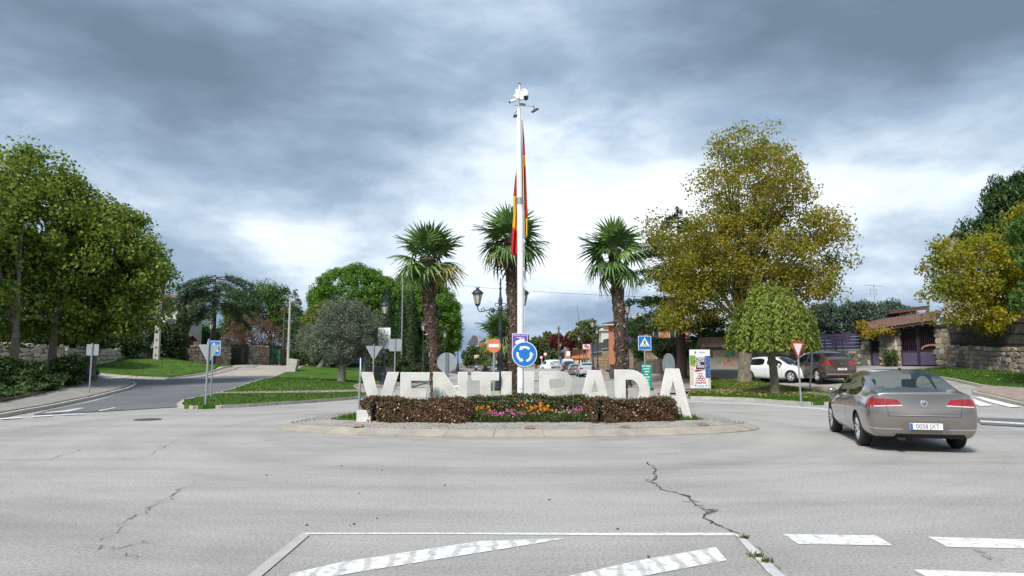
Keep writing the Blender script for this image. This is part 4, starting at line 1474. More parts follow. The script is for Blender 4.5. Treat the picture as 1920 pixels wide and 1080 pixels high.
# ---- conifers
def conifer(name, base, hgt, spread, label, leafm, barkm, trunk, seed, nbr=46, z0=.25, droop=.0, flat=.16, dens=60, lsize=.22, group=None, topflat=0.0, aspect=.28, cat='tree',
            curve=None, updroop=0.0, azim=None, width=.34):
    rng = np.random.default_rng(seed)
    root = empty(name, base, label=label, cat=cat, group=group)
    tk = MB(); tk.tube([(0, 0, -.2), (0, 0, hgt * .3), (.1 * trunk, 0, hgt * .7), (0, 0, hgt * .98)], [trunk * 1.2, trunk, trunk * .55, .03], 9)
    tk.build('trunk', barkm, root, True)
    br = MB(); V = []
    for i in range(nbr):
        t = z0 + (1 - z0) * ((i + rng.random()) / nbr) ** (.9)
        z = hgt * t
        L_ = spread * (curve(t) if curve else (1 - t) ** .75 + .06) * rng.uniform(.75, 1.15)
        a = rng.uniform(0, 6.283) if azim is None else azim(rng)
        el = rng.normal(.05, .12) + updroop * (t - .5)
        p0 = Vector((0, 0, z)); d = Vector((math.cos(a), math.sin(a), el))
        pts = [p0 + d * (L_ * s) + Vector((0, 0, -droop * L_ * s * s)) for s in (0, .3, .6, .85, 1)]
        br.tube(pts, [trunk * .25, trunk * .17, trunk * .1, .02, .012], 5, cap=False)
        n = int(dens * L_)
        s = rng.uniform(.18, 1.02, n) ** .8
        w = width * L_ * np.sin(np.clip(s, 0, 1) * np.pi * .85 + .25) + .15
        u = rng.normal(0, .5, n) * w
        side = Vector((-d.y, d.x, 0))
        P = np.array([list(p0 + d * (L_ * si) + Vector((0, 0, -droop * L_ * si * si)) + side * ui) for si, ui in zip(s, u)])
        P[:, 2] += rng.normal(0, flat, n) - np.abs(u) * .25 * droop
        td = np.array([list(d + side * (np.sign(ui) * .6)) for ui in u])
        V.append(leaf_verts(P, lsize, rng, aspect, np.tile([0, 0, 1.], (n, 1)), .9, droop * .8, td, .5))
    leaves('crown', np.concatenate(V), leafm, root)
    br.build('limbs', barkm, root, True)
    return root


M_CEDAR = leaf_mat('cedar_needle', [(.025, .050, .024), (.04, .075, .036), (.06, .105, .054), (.09, .135, .075)], .25, gain=1.6)
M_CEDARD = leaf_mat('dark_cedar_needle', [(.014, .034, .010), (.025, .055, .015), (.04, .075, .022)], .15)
M_PINE = leaf_mat('pine_needle', [(.02, .05, .010), (.035, .075, .014), (.055, .105, .02), (.085, .135, .03)], .3, gain=1.8)
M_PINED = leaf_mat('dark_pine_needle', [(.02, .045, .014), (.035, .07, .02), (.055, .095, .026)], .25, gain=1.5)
M_STONE_PINE = leaf_mat('stone_pine_needle', [(.045, .11, .010), (.07, .155, .014), (.095, .19, .02), (.13, .225, .03)], .3)
g = ground_at(397, 76)
conifer('cedar_tree', g, zat(516, 76) - g[2], 4.3, 'blue green cedar with flat drooping tiers behind the rubble wall', M_CEDAR, M_BARKD, .34, 21, 34, .52, .42, .16, 150, .30,
        curve=lambda t: (.55 + .5 * math.sin((t - .5) / .5 * 2.4)) * (.7 + .5 * abs(math.sin(t * 57))), cat='tree', width=.2)
g = ground_at(338, 72)


def column(name, base, hgt, rad, label, leafm, seed, n=5000, group=None, cat='tree', lsize=.22, taper=.35):
    rng = np.random.default_rng(seed)
    root = empty(name, base, label=label, cat=cat, group=group)
    t = rng.random(n); a = rng.uniform(0, 6.283, n)
    r = rad * np.minimum(1, (1 - t) / taper) ** .6 * (0.8 + .2 * np.sin(a * 3 + t * 19)) * rng.uniform(.75, 1.05, n) * np.minimum(1, .75 + t * 3)
    P = np.column_stack([r * np.cos(a), r * np.sin(a), t * hgt + .15])
    Nn = np.column_stack([np.cos(a), np.sin(a), np.zeros(n)])
    leaves('crown', leaf_verts(P, lsize, rng, .3, Nn, .6, 0, np.tile([0, 0, 1.], (n, 1)), .4), leafm, root)
    MB().tube([(0, 0, -.2), (0, 0, hgt * .5), (0, 0, hgt * .9)], [rad * .25, rad * .18, .03], 8).build('trunk', M_BARKD, root, True)
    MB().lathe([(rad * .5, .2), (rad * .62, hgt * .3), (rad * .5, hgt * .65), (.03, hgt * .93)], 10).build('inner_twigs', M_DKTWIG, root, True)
    return root


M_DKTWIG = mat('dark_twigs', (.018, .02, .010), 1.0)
column('cypress', ground_at(338, 70), zat(575, 70) - h(xat(338, 70), 70), .85, 'narrow dark cypress in front of the blue green cedar', M_CEDARD, 22)
GB = 'pines behind the stone gateway'
pine_kw = dict(aspect=.3, flat=.8, normal_out=1.0)
for i, (a, bl, dd, lab, m_) in enumerate((
        (505, [(505, 575, 38, 45), (500, 545, 22, 22), (530, 600, 30, 40)], 98, 'tall loose pine behind the stone gateway', M_PINE),
        (455, [(455, 580, 32, 38), (440, 615, 24, 22)], 96, 'shorter broad pine beside the blue green cedar', M_PINE),
        (365, [(365, 628, 44, 18)], 96, 'distant low tree seen under the cedar', M_PINE),
        (565, [(570, 640, 30, 40), (585, 610, 22, 30)], 88, 'dark fir mass behind the two utility poles', M_PINED),
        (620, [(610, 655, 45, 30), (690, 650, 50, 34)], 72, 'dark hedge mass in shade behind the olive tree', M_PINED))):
    g = ground_at(a, dd)
    broadleaf('pine_tree', g, blobs_px(bl, g, dd), lab, 'tree', m_, M_BARKR, .3, 3.5, 80, 1.15, 130, .42, 80 + i, GB, branches=24, **pine_kw)
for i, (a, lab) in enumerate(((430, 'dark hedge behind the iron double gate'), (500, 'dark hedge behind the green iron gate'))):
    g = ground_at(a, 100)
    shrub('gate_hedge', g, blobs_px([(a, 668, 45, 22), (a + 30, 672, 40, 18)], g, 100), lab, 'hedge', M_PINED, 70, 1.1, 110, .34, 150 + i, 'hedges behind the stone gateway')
g = ground_at(549, 92)
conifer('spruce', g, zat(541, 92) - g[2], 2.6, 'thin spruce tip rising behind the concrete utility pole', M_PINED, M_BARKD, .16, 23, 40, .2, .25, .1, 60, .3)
M_BROWN = leaf_mat('brown_twig_leaf', [(.085, .055, .035), (.115, .07, .045), (.14, .09, .06), (.08, .075, .04)], .3, gain=1.5)
g = ground_at(470, 90)
shrub('brown_shrub', g, blobs_px([(470, 622, 45, 32), (440, 635, 25, 22), (505, 632, 25, 24)], g, 90), 'rust brown leafless shrub above the stone gateway', 'shrub', M_BROWN, 90, 1.0, 100, .24, 24, aspect=.3, branches=60)
# ---- umbrella pines, yellow green shrub, olives, cypresses
GS = 'umbrella pines behind the street lamps'
for i, (a, bl, dd, lab) in enumerate((
        (665, [(665, 560, 82, 62), (635, 590, 55, 52), (705, 585, 60, 60), (735, 600, 50, 72)], 80, 'broad bright green umbrella pine dome behind the olive tree'),
        (790, [(795, 600, 68, 82), (825, 625, 42, 55), (760, 580, 55, 62)], 84, 'bright green umbrella pine leaning over the lamp row'))):
    g = ground_at(a, dd)
    broadleaf('umbrella_pine', g, blobs_px(bl, g, dd), lab, 'tree', M_STONE_PINE, M_BARKR, .38, 4.5, 820, .62, 120, .27, 90 + i, GS, aspect=.36, flat=.85, shell=.8, branches=36,
              normal_out=1.2, up=(0, 0, .8), brad=.1)
M_YG = leaf_mat('yellow_green_leaf', [(.08, .12, .012), (.12, .16, .018), (.16, .19, .025)], .3)
g = ground_at(618, 62)
shrub('yellow_green_shrub', g, blobs_px([(618, 600, 46, 36), (585, 635, 22, 30), (655, 610, 30, 30)], g, 62), 'yellow green shrub rising behind the olive tree', 'shrub', M_YG, 90, .65, 110, .2, 25)
M_OLIVE = leaf_mat('olive_leaf', [(.05, .068, .042), (.08, .10, .064), (.115, .138, .092), (.16, .185, .135)], .25, gain=1.6)
g = (*G(640, 719), 0); g = (g[0], g[1], h(*g[:2]))
broadleaf('olive_tree', g, blobs_px([(648, 622, 58, 52), (610, 640, 40, 40), (690, 632, 40, 46), (640, 585, 40, 26)], g, g[1]), 'grey green olive tree with upright gnarled trunk on the lawn', 'tree',
          M_OLIVE, M_BARKO, .26, .95, 170, .48, 210, .125, 26, aspect=.3, flat=.9, branches=50, shell=.6)
g2 = (*G(597, 691), 0); g2 = (g2[0], g2[1], h(*g2[:2]))
broadleaf('olive_tree', g2, blobs_px([(590, 640, 34, 30), (612, 628, 34, 30)], g2, g2[1]), 'smaller olive tree with a slanting bare trunk', 'tree', M_OLIVE, M_BARKO, .24, 1.3, 70, .55, 150, .15, 27,
          aspect=.3, lean=(.75, 0))
GC = 'clipped cypresses along the railing'
for i, (a, dd, top, w, lab) in enumerate(((724, 58, 540, .95, 'broad dark cypress beside the lamp with the white panel'), (770, 55, 545, .62, 'slim dark cypress between two street lamps'),
                                          (752, 62, 560, .5, 'thin dark cypress behind the bare flag pole'), (806, 64, 640, 1.1, 'low dark clipped conifer behind the shaggy palm trunk'))):
    g = ground_at(a, dd)
    column('cypress', g, zat(top, dd) - g[2], w, lab, M_CEDARD, 100 + i, 4200, GC)
g = ground_at(735, 50)
shrub('dark_hedge', g, blobs_px([(715, 690, 26, 30), (760, 695, 30, 22)], g, 50), 'dark clipped hedge mass behind the railing', 'hedge', M_DKHEDGE, 60, .45, 110, .16, 28)


# ---- palms
def frond_mesh(seed, spread=112, nb=22, droop=.5, L0=.5, fan=.68):
    rng = np.random.default_rng(seed)
    v, f = [], []

    def strip(p, dirs, lens, wid, drop):
        k = len(v)
        n = 4
        side = Vector((0, 0, 1)).cross(dirs).normalized()
        for i in range(n + 1):
            t = i / n
            c = p + dirs * (lens * t) + Vector((0, 0, -drop * lens * t ** 2.2))
            w = wid * (1 if t < .6 else (1 - t) / .4 * .9 + .06) * (.35 + .65 * min(1, t * 2.2))
            v.append(c - side * w + Vector((0, 0, .010))); v.append(c + Vector((0, 0, -.004))); v.append(c + side * w + Vector((0, 0, .010)))
            if i:
                a = k + (i - 1) * 3
                f.extend([(a, a + 1, a + 4, a + 3), (a + 1, a + 2, a + 5, a + 4)])
    # petiole
    pts = [Vector((0, 0, 0)), Vector((L0 * .5, 0, .03)), Vector((L0, 0, .0))]
    k = len(v)
    for p in pts:
        v.extend([p + Vector((0, -.014, 0)), p + Vector((0, .014, 0)), p + Vector((0, 0, .02))])
    for i in (0, 1):
        for j in range(3):
            a, b = k + i * 3 + j, k + i * 3 + (j + 1) % 3
            f.append((a, b, b + 3, a + 3))
    hub = Vector((L0, 0, 0))
    for i in range(nb):
        a = R(-spread + 2 * spread * i / (nb - 1)) + rng.normal(0, .02)
        d = Vector((math.cos(a), math.sin(a), .12 * math.cos(a * 1.4) + rng.normal(0, .03)))
        l = fan * (.62 + .38 * math.cos(a / 2) ** 2) * rng.uniform(.9, 1.06)
        strip(hub, d.normalized(), l, .036, droop * rng.uniform(.5, 1.5))
    return mesh_from('frond', v, f)


M_PALM = [mat('palm_leaf_%d' % i, c, .42, .25, 3) for i, c in enumerate([(.085, .17, .036), (.125, .22, .05), (.065, .13, .03), (.30, .28, .08)])]
M_FIBRE = leaf_mat('palm_fibre', [(.045, .026, .018), (.075, .045, .03), (.12, .085, .06), (.26, .21, .16)], .05)
M_PTRUNK = mat('palm_trunk', (.065, .042, .03), .95, .5, 9, .8, 20)
FR = {}
for dr in (0.12, .35, .7):
    for mi in range(4):
        me = frond_mesh(int(dr * 100) + mi, droop=dr)
        me.materials.append(M_PALM[mi]); FR[(dr, mi)] = me


def palm(base, path, r0, label, seed, nf=30, scale=1.0, group='palms on the roundabout', dead=.1, shag=1.0, low=118):
    rng = np.random.default_rng(seed)
    root = empty('palm_tree', base, label=label, cat='palm tree', group=group)
    path = [Vector(p) for p in path]
    # resample the trunk
    pts, rad = [], []
    n = 26
    for i in range(n + 1):
        t = i / n * (len(path) - 1); j = min(int(t), len(path) - 2)
        pts.append(path[j].lerp(path[j + 1], t - j)); rad.append(r0 * (1.05 + .10 * math.sin(i * 2.4 + seed) + rng.normal(0, .04)) * (.92 + .2 * (i / n)))
    MB().tube(pts, rad, 12).build('trunk', M_PTRUNK, root, True)
    k = int(1500 * shag)
    t = rng.random(k); a = rng.uniform(0, 6.283, k)
    idx = np.minimum((t * n).astype(int), n - 1)
    A = np.array([list(p) for p in pts]); rr = np.array(rad)
    fr = (t * n - idx)[:, None]
    P = A[idx] * (1 - fr) + A[idx + 1] * fr
    o = np.column_stack([np.cos(a), np.sin(a), np.zeros(k)])
    P = P + o * (rr[idx] * 1.0)[:, None]
    leaves('trunk_fibre', leaf_verts(P, .15 * scale, rng, .3, o, .5, 0, np.column_stack([np.cos(a) * .55, np.sin(a) * .55, np.full(k, .55)]), .35), M_FIBRE, root)
    top = pts[-1]
    for i in range(nf):
        t = i / nf
        el = R(84 - low * t ** .9) + rng.normal(0, .2)
        az = i * 2.39996 + rng.normal(0, .2)
        dr = .12 if t < .3 else (.35 if t < .62 else .7)
        mi = 1 if t < .3 else int(rng.choice([0, 1, 2]))
        if t > .82 and rng.random() < dead * 2.2: mi = 3
        o_ = mobj('frond', FR[(dr, mi)], None, root, top + Vector((0, 0, -.28 * t * scale)))
        o_.rotation_euler = (Matrix.Rotation(az, 4, 'Z') @ Matrix.Rotation(-el, 4, 'Y') @ Matrix.Rotation(rng.normal(0, .25), 4, 'X')).to_euler()
        s = scale * rng.uniform(.85, 1.12) * (.8 if t < .15 else 1)
        o_.scale = (s, s, s)


def palm_px(pts, depth, r0, label, seed, **k):
    b = at(*pts[0], depth); b.z = .22 if depth < 26 else h(b.x, depth)
    loc = [(0, 0, -.1)] + [tuple(at(*p, depth) - b) for p in pts[1:]]
    palm((b.x, b.y, b.z), loc, r0, label, seed, **k)


palm_px([(820, 770), (817, 700), (808, 600), (803, 540), (803, 482)], 22.3, .185, 'shorter palm with thick shaggy trunk behind the letters E and N', 41, scale=1.12, low=112)
palm_px([(965, 770), (964, 700), (963, 600), (960, 520), (957, 445)], 23.2, .18, 'tallest palm, standing right behind the white mast', 42, scale=1.12, nf=36)
palm_px([(1168, 770), (1165, 700), (1162, 600), (1155, 520), (1152, 468)], 21.6, .165, 'palm with slim shaggy trunk behind the letters A and D', 43, scale=1.06, nf=32, dead=.12)
palm_px([(944, 712), (943, 690), (942, 640), (941, 620)], 57, .42, 'bushy palm on the street median behind the double lamp', 44, scale=1.9, nf=46, dead=.25, group='palms on the street median')
palm_px([(910, 700), (910, 690), (911, 668)], 95, .22, 'small distant palm beside the no entry sign', 45, scale=1.5, nf=26, dead=.1, group='palms on the street median')

# ---- right side: the big autumn tree and its neighbours
M_AUT = leaf_mat('autumn_leaf', [(.11, .125, .014), (.16, .165, .016), (.22, .19, .018), (.28, .21, .022), (.19, .145, .022)], .5, patch=(.12, .145, .016), pscale=.35, gain=1.6)
g = (*G(1398, 716, .1), 0); g = (g[0], g[1], h(*g[:2]))
broadleaf('autumn_tree', g, blobs_px([(1410, 350, 105, 105), (1400, 270, 68, 36), (1330, 480, 100, 92), (1490, 470, 98, 85), (1405, 470, 105, 105), (1265, 440, 45, 60), (1265, 530, 55, 48),
                                      (1540, 440, 48, 45), (1290, 590, 62, 34), (1500, 540, 75, 45), (1350, 560, 70, 40)], g, g[1]),
          'very tall autumn tree with yellowing leaves beside the map board', 'tree', M_AUT, M_BARK, .42, 3.6, 420, .95, 150, .15, 51, branches=120, stems=1, brad=.06, shell=.25, flat=.75)
g = ground_at(1278, 46)
conifer('cedar_tree', g, zat(388, 46) - g[2], 5.2, 'dark green cedar with reaching tiers behind the autumn tree', M_CEDARD, M_BARKD, .3, 52, 70, .2, .12, .12, 80, .30,
        curve=lambda t: (.5 + .5 * (1 - t)) if t < .8 else (1 - t) * 2.4, width=.3)
M_WEEP = leaf_mat('weeping_leaf', [(.06, .10, .012), (.10, .15, .018), (.15, .20, .025), (.22, .24, .05), (.12, .12, .03)], .4, gain=1.6)


def weeping(base, depth):
    rng = np.random.default_rng(53)
    root = empty('weeping_tree', base, label='clipped weeping mushroom shaped tree with a bare twisted trunk', cat='tree')
    k = depth / 1290.
    rad = 77 * k; z0 = zat(656, depth) - base[2]; zt = zat(552, depth) - base[2]
    V, st = [], MB()
    for i in range(470):
        a = rng.uniform(0, 6.283); r = rad * math.sqrt(rng.uniform(0.0, 1)) * rng.uniform(.9, 1.02)
        lob = 1 + .05 * math.sin(a * 5) + .05 * math.sin(a * 9 + 1) + .02 * math.sin(a * 17)
        top = z0 + (zt - z0) * max(.04, 1 - (r / (rad * 1.08)) ** 3.4) ** .7 * rng.uniform(.9, 1.03)
        bot = z0 + rng.normal(0, .07) - .04 + .25 * max(0, 1 - r / rad)
        L_ = max(.25, (top - bot)) * (1 if r > rad * .65 else rng.uniform(.2, .5))
        n = int(38 * L_ + 12)
        r *= rng.uniform(.95, 1.05)
        t = rng.random(n)
        x, y = r * lob * math.cos(a), r * lob * math.sin(a)
        P = np.column_stack([x * (1 + .06 * t) + rng.normal(0, .05, n), y * (1 + .06 * t) + rng.normal(0, .05, n), top - L_ * t])
        o = np.tile([math.cos(a), math.sin(a), .5], (n, 1))
        V.append(leaf_verts(P, .135, rng, .62, o, .8, 1.2, np.tile([0, 0, -1.], (n, 1)), .6))
        if i % 5 == 0:
            st.tube([(0, 0, z0 + .4), (x * .5, y * .5, top + .05), (x, y, top), (x * 1.05, y * 1.05, top - L_)], [.03, .022, .014, .006], 4, cap=False)
    for i in range(26):
        a = rng.uniform(0, 6.283); n = 40; rr = rad * rng.uniform(.1, .5)
        P = np.column_stack([rr * math.cos(a) + rng.normal(0, .1, n), rr * math.sin(a) + rng.normal(0, .1, n), zt + rng.uniform(-.4, .3 if i % 3 else .5, n)])
        V.append(leaf_verts(P, .14, rng, .6, None, 1, .5))
    leaves('crown', np.concatenate(V), M_WEEP, root)
    st.build('hanging_twigs', M_BARKD, root)
    MB().tube([(0, 0, -.1), (-.02, 0, .5), (-.05, 0, 1.2), (-.13, 0, 1.9), (-.2, .02, 2.5), (-.1, 0, 3.0)], [.24, .2, .185, .18, .2, .12], 12).build('trunk', M_BARK, root, True)


x, y = G(1454, 740, .1)
weeping((x, y, h(x, y) + .1), y)
# junipers behind the purple fence, creeper, right hand trees
M_JUN = leaf_mat('juniper', [(.030, .055, .035), (.045, .080, .052), (.07, .11, .075), (.10, .14, .10)], .15)
for i, (bl, a, dd, lab) in enumerate((([(1570, 605, 38, 32), (1545, 590, 22, 24)], 1570, 49, 'blue green juniper behind the purple fence, beside the clipped tree'),
                                      ([(1625, 598, 32, 30), (1605, 580, 25, 14)], 1620, 48, 'blue green juniper next to the gate roof'),
                                      ([(1660, 578, 22, 12), (1688, 590, 22, 14)], 1670, 55, 'juniper top seen over the gate roof'))):
    g = ground_at(a, dd)
    shrub('juniper', g, blobs_px(bl, g, dd), lab, 'shrub', M_JUN, 80, .5, 130, .22, 110 + i, 'junipers behind the purple fence', aspect=.3, up=(0, 0, .9), droop=0)
M_CREEP = leaf_mat('creeper_leaf', [(.22, .16, .015), (.30, .22, .02), (.14, .13, .02), (.36, .24, .02)], .35)
M_YEL = leaf_mat('yellow_tree_leaf', [(.06, .10, .010), (.09, .135, .012), (.13, .165, .014), (.20, .20, .016), (.28, .21, .015)], .5, patch=(.26, .215, .012), pscale=.42, gain=1.6)
g = (xat(1905, 39.5), 39.5, h(xat(1905, 39.5), 39.5))
broadleaf('yellow_tree', g, blobs_px([(1870, 500, 70, 78), (1815, 520, 70, 60), (1780, 560, 50, 40), (1900, 580, 70, 48), (1770, 470, 40, 42), (1930, 440, 50, 62), (1960, 520, 90, 90), (1830, 600, 50, 26), (1745, 520, 22, 55)], g, 37),
          'yellow autumn tree with long low branches over the reed fence', 'tree', M_YEL, M_BARKD, .2, 2.6, 330, .6, 90, .16, 54, branches=110, brad=.035, shell=.35)
g = (xat(1905, 41), 41, h(xat(1905, 41), 41))
broadleaf('pine_tree', g, blobs_px([(1890, 385, 45, 45), (1925, 370, 45, 40), (1845, 415, 26, 34), (1818, 440, 12, 30), (1950, 450, 70, 80)], g, 41), 'dark upright pine rising behind the yellow autumn tree', 'tree', M_PINED, M_BARKR, .25,
          3.5, 260, .55, 190, .30, 55, branches=60, aspect=.3, up=(0, 0, 1.4), droop=0, flat=1.4)
g = (xat(1990, 27), 27, h(xat(1990, 27), 27))
broadleaf('pine_tree', g, blobs_px([(1965, 440, 62, 80), (1990, 560, 60, 60)], g, 27), 'near dark green pine cut by the frame beside the yellow tree', 'tree', M_PINE, M_BARKR, .2, 2.0, 90, .5, 150, .22, 56, branches=30,
          aspect=.25, up=(0, 0, 1.0), droop=0)
M_BUSH = leaf_mat('bush_leaf', [(.02, .04, .012), (.035, .06, .018), (.055, .085, .025)], .2)
for i, (bl, a, dd, lab) in enumerate((([(1262, 655, 32, 16)], 1262, 50, 'low dark shrub beneath the cedar'), ([(1325, 620, 34, 30), (1350, 640, 24, 20)], 1330, 47, 'yellowish bush behind the map board roof'),
                                      ([(1205, 660, 20, 14)], 1200, 62, 'small dark bush on the tan retaining wall'), ([(1195, 615, 22, 18)], 1195, 66, 'loose bush in front of the salmon house'))):
    g = ground_at(a, dd)
    shrub('bush', g, blobs_px(bl, g, dd), lab, 'shrub', M_YG if i == 1 else M_BUSH, 50, .5, 110, .17, 120 + i, 'bushes beside the right pavement')
# ---- far street trees
M_FAR = leaf_mat('far_leaf', [(.035, .06, .012), (.055, .085, .016), (.09, .11, .02), (.15, .13, .025)], .3)
M_MAROON = leaf_mat('maroon_leaf', [(.075, .012, .014), (.11, .018, .018), (.06, .018, .014)], .3)
GF = 'trees along the far street'
for i, (bl, a, dd, lab, m_) in enumerate((
        ([(1028, 642, 28, 17)], 1025, 190, 'distant green tree over the white van', M_FAR), ([(1010, 655, 22, 14)], 1005, 170, 'distant dark tree beside the mast', M_BUSH),
        ([(1045, 643, 10, 10)], 1047, 165, 'distant maroon leaved tree over the parked cars', M_MAROON), ([(1072, 640, 9, 11)], 1070, 150, 'second maroon leaved tree beside the pole', M_MAROON),
        ([(1105, 625, 32, 26), (1085, 635, 20, 20)], 1100, 130, 'tall yellow green poplar behind the lamp row', M_FAR), ([(1140, 632, 22, 16)], 1135, 120, 'yellow green tree behind the lamp pair', M_FAR),
        ([(1060, 668, 40, 10)], 1060, 160, 'low hedge line at the street bend', M_BUSH), ([(888, 668, 18, 18)], 884, 130, 'dark round tree before the far white house', M_BUSH),
        ([(985, 650, 16, 10)], 985, 215, 'distant tree at the end of the street', M_FAR), ([(905, 670, 14, 12)], 905, 165, 'distant garden tree below the brown roof', M_BUSH),
        ([(1018, 672, 30, 8)], 1020, 200, 'far shrub line along the street', M_BUSH), ([(935, 668, 20, 14)], 935, 190, 'distant tree behind the median palm', M_FAR))):
    g = ground_at(a, dd)
    broadleaf('street_tree', g, blobs_px(bl, g, dd), lab, 'tree', m_, M_BARKD, .2, 2.0, 50, 1.0 * dd / 150, 90, .0032 * dd, 130 + i, GF, branches=12)

# ================================================================== STREET FURNITURE
M_IRON = mat('lamp_iron', (.045, .055, .072), .45, .15, 12, metal=.3)
M_PANE = mat('lamp_pane', (.52, .47, .36), .25, .08, 6)
M_IRON2 = mat('railing_iron', (.10, .105, .105), .55, .15, 10, metal=.3)


def lantern(parent, loc, s=1.0, name='lantern'):
    L_ = empty(name, loc, 0, parent)
    L_.scale = (s, s, s)
    fr = MB()
    n = 6
    for k in range(n):
        a = 2 * math.pi * k / n
        c, q = math.cos(a), math.sin(a)
        fr.tube([(.115 * c, .115 * q, 0), (.215 * c, .215 * q, .48)], .016, 5)
    fr.lathe([(.06, -.10), (.13, -.02), (.13, .01), (.05, .01)], 12)
    fr.lathe([(.225, .47), (.27, .49), (.275, .53), (.235, .60), (.17, .66), (.10, .70), (.07, .74), (.075, .76), (.05, .79), (.001, .80)], 12)
    for k in range(n):
        a = 2 * math.pi * k / n
        fr.tube([(.26 * math.cos(a), .26 * math.sin(a), .51), (.30 * math.cos(a), .30 * math.sin(a), .60)], [.02, .006], 5)
        fr.tube([(.06 * math.cos(a), .06 * math.sin(a), .75), (.12 * math.cos(a), .12 * math.sin(a), .86)], [.016, .008], 5)
    fr.build('frame', M_IRON, L_, True)
    me = None
    for k in range(n):
        a0, a1 = 2 * math.pi * (k + .04) / n, 2 * math.pi * (k + .96) / n
        v = [(.112 * math.cos(a0), .112 * math.sin(a0), .01), (.112 * math.cos(a1), .112 * math.sin(a1), .01), (.21 * math.cos(a1), .21 * math.sin(a1), .47), (.21 * math.cos(a0), .21 * math.sin(a0), .47)]
        v += [(x * .95, y * .95, z) for x, y, z in v]
        mobj('pane', mesh_from('pane', v, [(0, 1, 2, 3), (7, 6, 5, 4), (0, 4, 5, 1), (1, 5, 6, 2), (2, 6, 7, 3), (3, 7, 4, 0)]), M_PANE, L_)
    return L_


def lamp_post(base, H, label, group='lamp posts along the street', panel=False, s=1.0):
    root = empty('street_lamp', base, label=label, cat='street lamp', group=group)
    MB().lathe([(.24, 0), (.24, .12), (.20, .16), (.20, .5), (.22, .54), (.22, .6), (.15, .7), (.13, .95), (.15, .98), (.15, 1.04), (.10, 1.1)], 14).build('pedestal', M_IRON, root, True)
    MB().lathe([(.085, 1.08), (.075, 1.6), (.09, 1.63), (.09, 1.68), (.07, 1.72), (.055, H - 1.25), (.075, H - 1.22), (.075, H - 1.16), (.05, H - 1.1), (.05, H - .98), (.10, H - .93), (.05, H - .88)], 12).build('pole', M_IRON, root, True)
    lantern(root, (0, 0, H - .86 * s - .02), s)
    if panel:
        MB().box((0, -.09, 2.75), (.75, .02, 1.25)).build('notice_panel', M_SWHITE, root, bevel=.006)
    return root


HL, HR = 5.1, 5.6
for i, (y, lab) in enumerate(((41, 'street lamp carrying a white notice panel beside the olive lawn'), (59, 'street lamp before the umbrella pine, second in the left row'),
                              (78, 'street lamp standing just before the terraced houses'), (97, 'far street lamp beside the terraced house wall'))):
    lamp_post((-7.65, y, h(-7.65, y) + .12), HL, lab, panel=(i == 0))
for i, (x, y, lab) in enumerate(((7.6, 45, 'street lamp right beside the slim palm trunk, next to the crossing sign'), (7.55, 64, 'street lamp beside the silver parked hatchback'), (10.1, 81, 'street lamp close behind another against the tan wall'),
                                 (9.9, 101, 'distant street lamp before the pink billboard'), (9.9, 140, 'small far street lamp beside the bare utility pole'))):
    lamp_post((x, y, h(x, y) + .12), HR if i < 3 else 5.2, lab)


def scroll(mb, c, r, turns, a0, sgn, w=.022, n=26):
    pts = []
    for k in range(n + 1):
        t = k / n; a = a0 + sgn * turns * 2 * math.pi * t; rr = r * (1 - .7 * t)
        pts.append((c[0] + rr * math.cos(a), 0, c[1] + rr * math.sin(a)))
    mb.tube(pts, w, 5)


def double_lamp(base, H, label, s=1.0):
    root = empty('double_street_lamp', base, label=label, cat='street lamp', group='double lamps on the median')
    MB().lathe([(.30, 0), (.30, .15), (.24, .2), (.24, .75), (.27, .8), (.27, .9), (.17, 1.0), (.15, 1.35), (.18, 1.38), (.18, 1.46), (.12, 1.5)], 14).build('pedestal', M_IRON, root, True)
    MB().lathe([(.12, 1.48), (.10, 3.2), (.115, 3.22), (.115, 3.28), (.095, 3.3), (.085, H * .69), (.13, H * .7), (.13, H * .73), (.085, H * .74), (.13, H * .79), (.07, H * .82), (.05, H * .88), (.08, H * .9),
                (.04, H * .91), (.06, H * .94), (.035, H * .96), (.04, H * .975), (.001, H)], 12).build('pole', M_IRON, root, True)
    for sg in (-1, 1):
        arm = MB()
        z = H * .70
        arm.tube([(sg * .08, 0, z - .02), (sg * .55, 0, z + .06), (sg * .95, 0, z - .06), (sg * 1.15, 0, z - .08), (sg * 1.24, 0, z + .08), (sg * 1.26, 0, z + .22)], [.03, .028, .026, .028, .03, .035], 7)
        scroll(arm, (sg * .42, z - .02), .26, 1.3, math.pi if sg > 0 else 0, sg)
        scroll(arm, (sg * .2, z + .28), .17, 1.2, -math.pi / 2, -sg)
        scroll(arm, (sg * .98, z + .02), .14, 1.1, math.pi / 2, sg)
        arm.ball((sg * .42, 0, z - .02), (.13, .05, .13), 8, 6)
        arm.ball((sg * .42, 0, z - .34), .04, 6, 4)
        arm.build('arm', M_IRON, root, True)
        lantern(root, (sg * 1.26, 0, z + .34), 1.15)
    return root


y = 37.5
double_lamp((xat(938, y), y, .12), zat(519, y) - .12, 'tall double armed lamp on the median beside the no entry sign')
y = 66
double_lamp((xat(947.5, y), y, .12), zat(577, y) - .12, 'double armed lamp hidden behind the median palm')
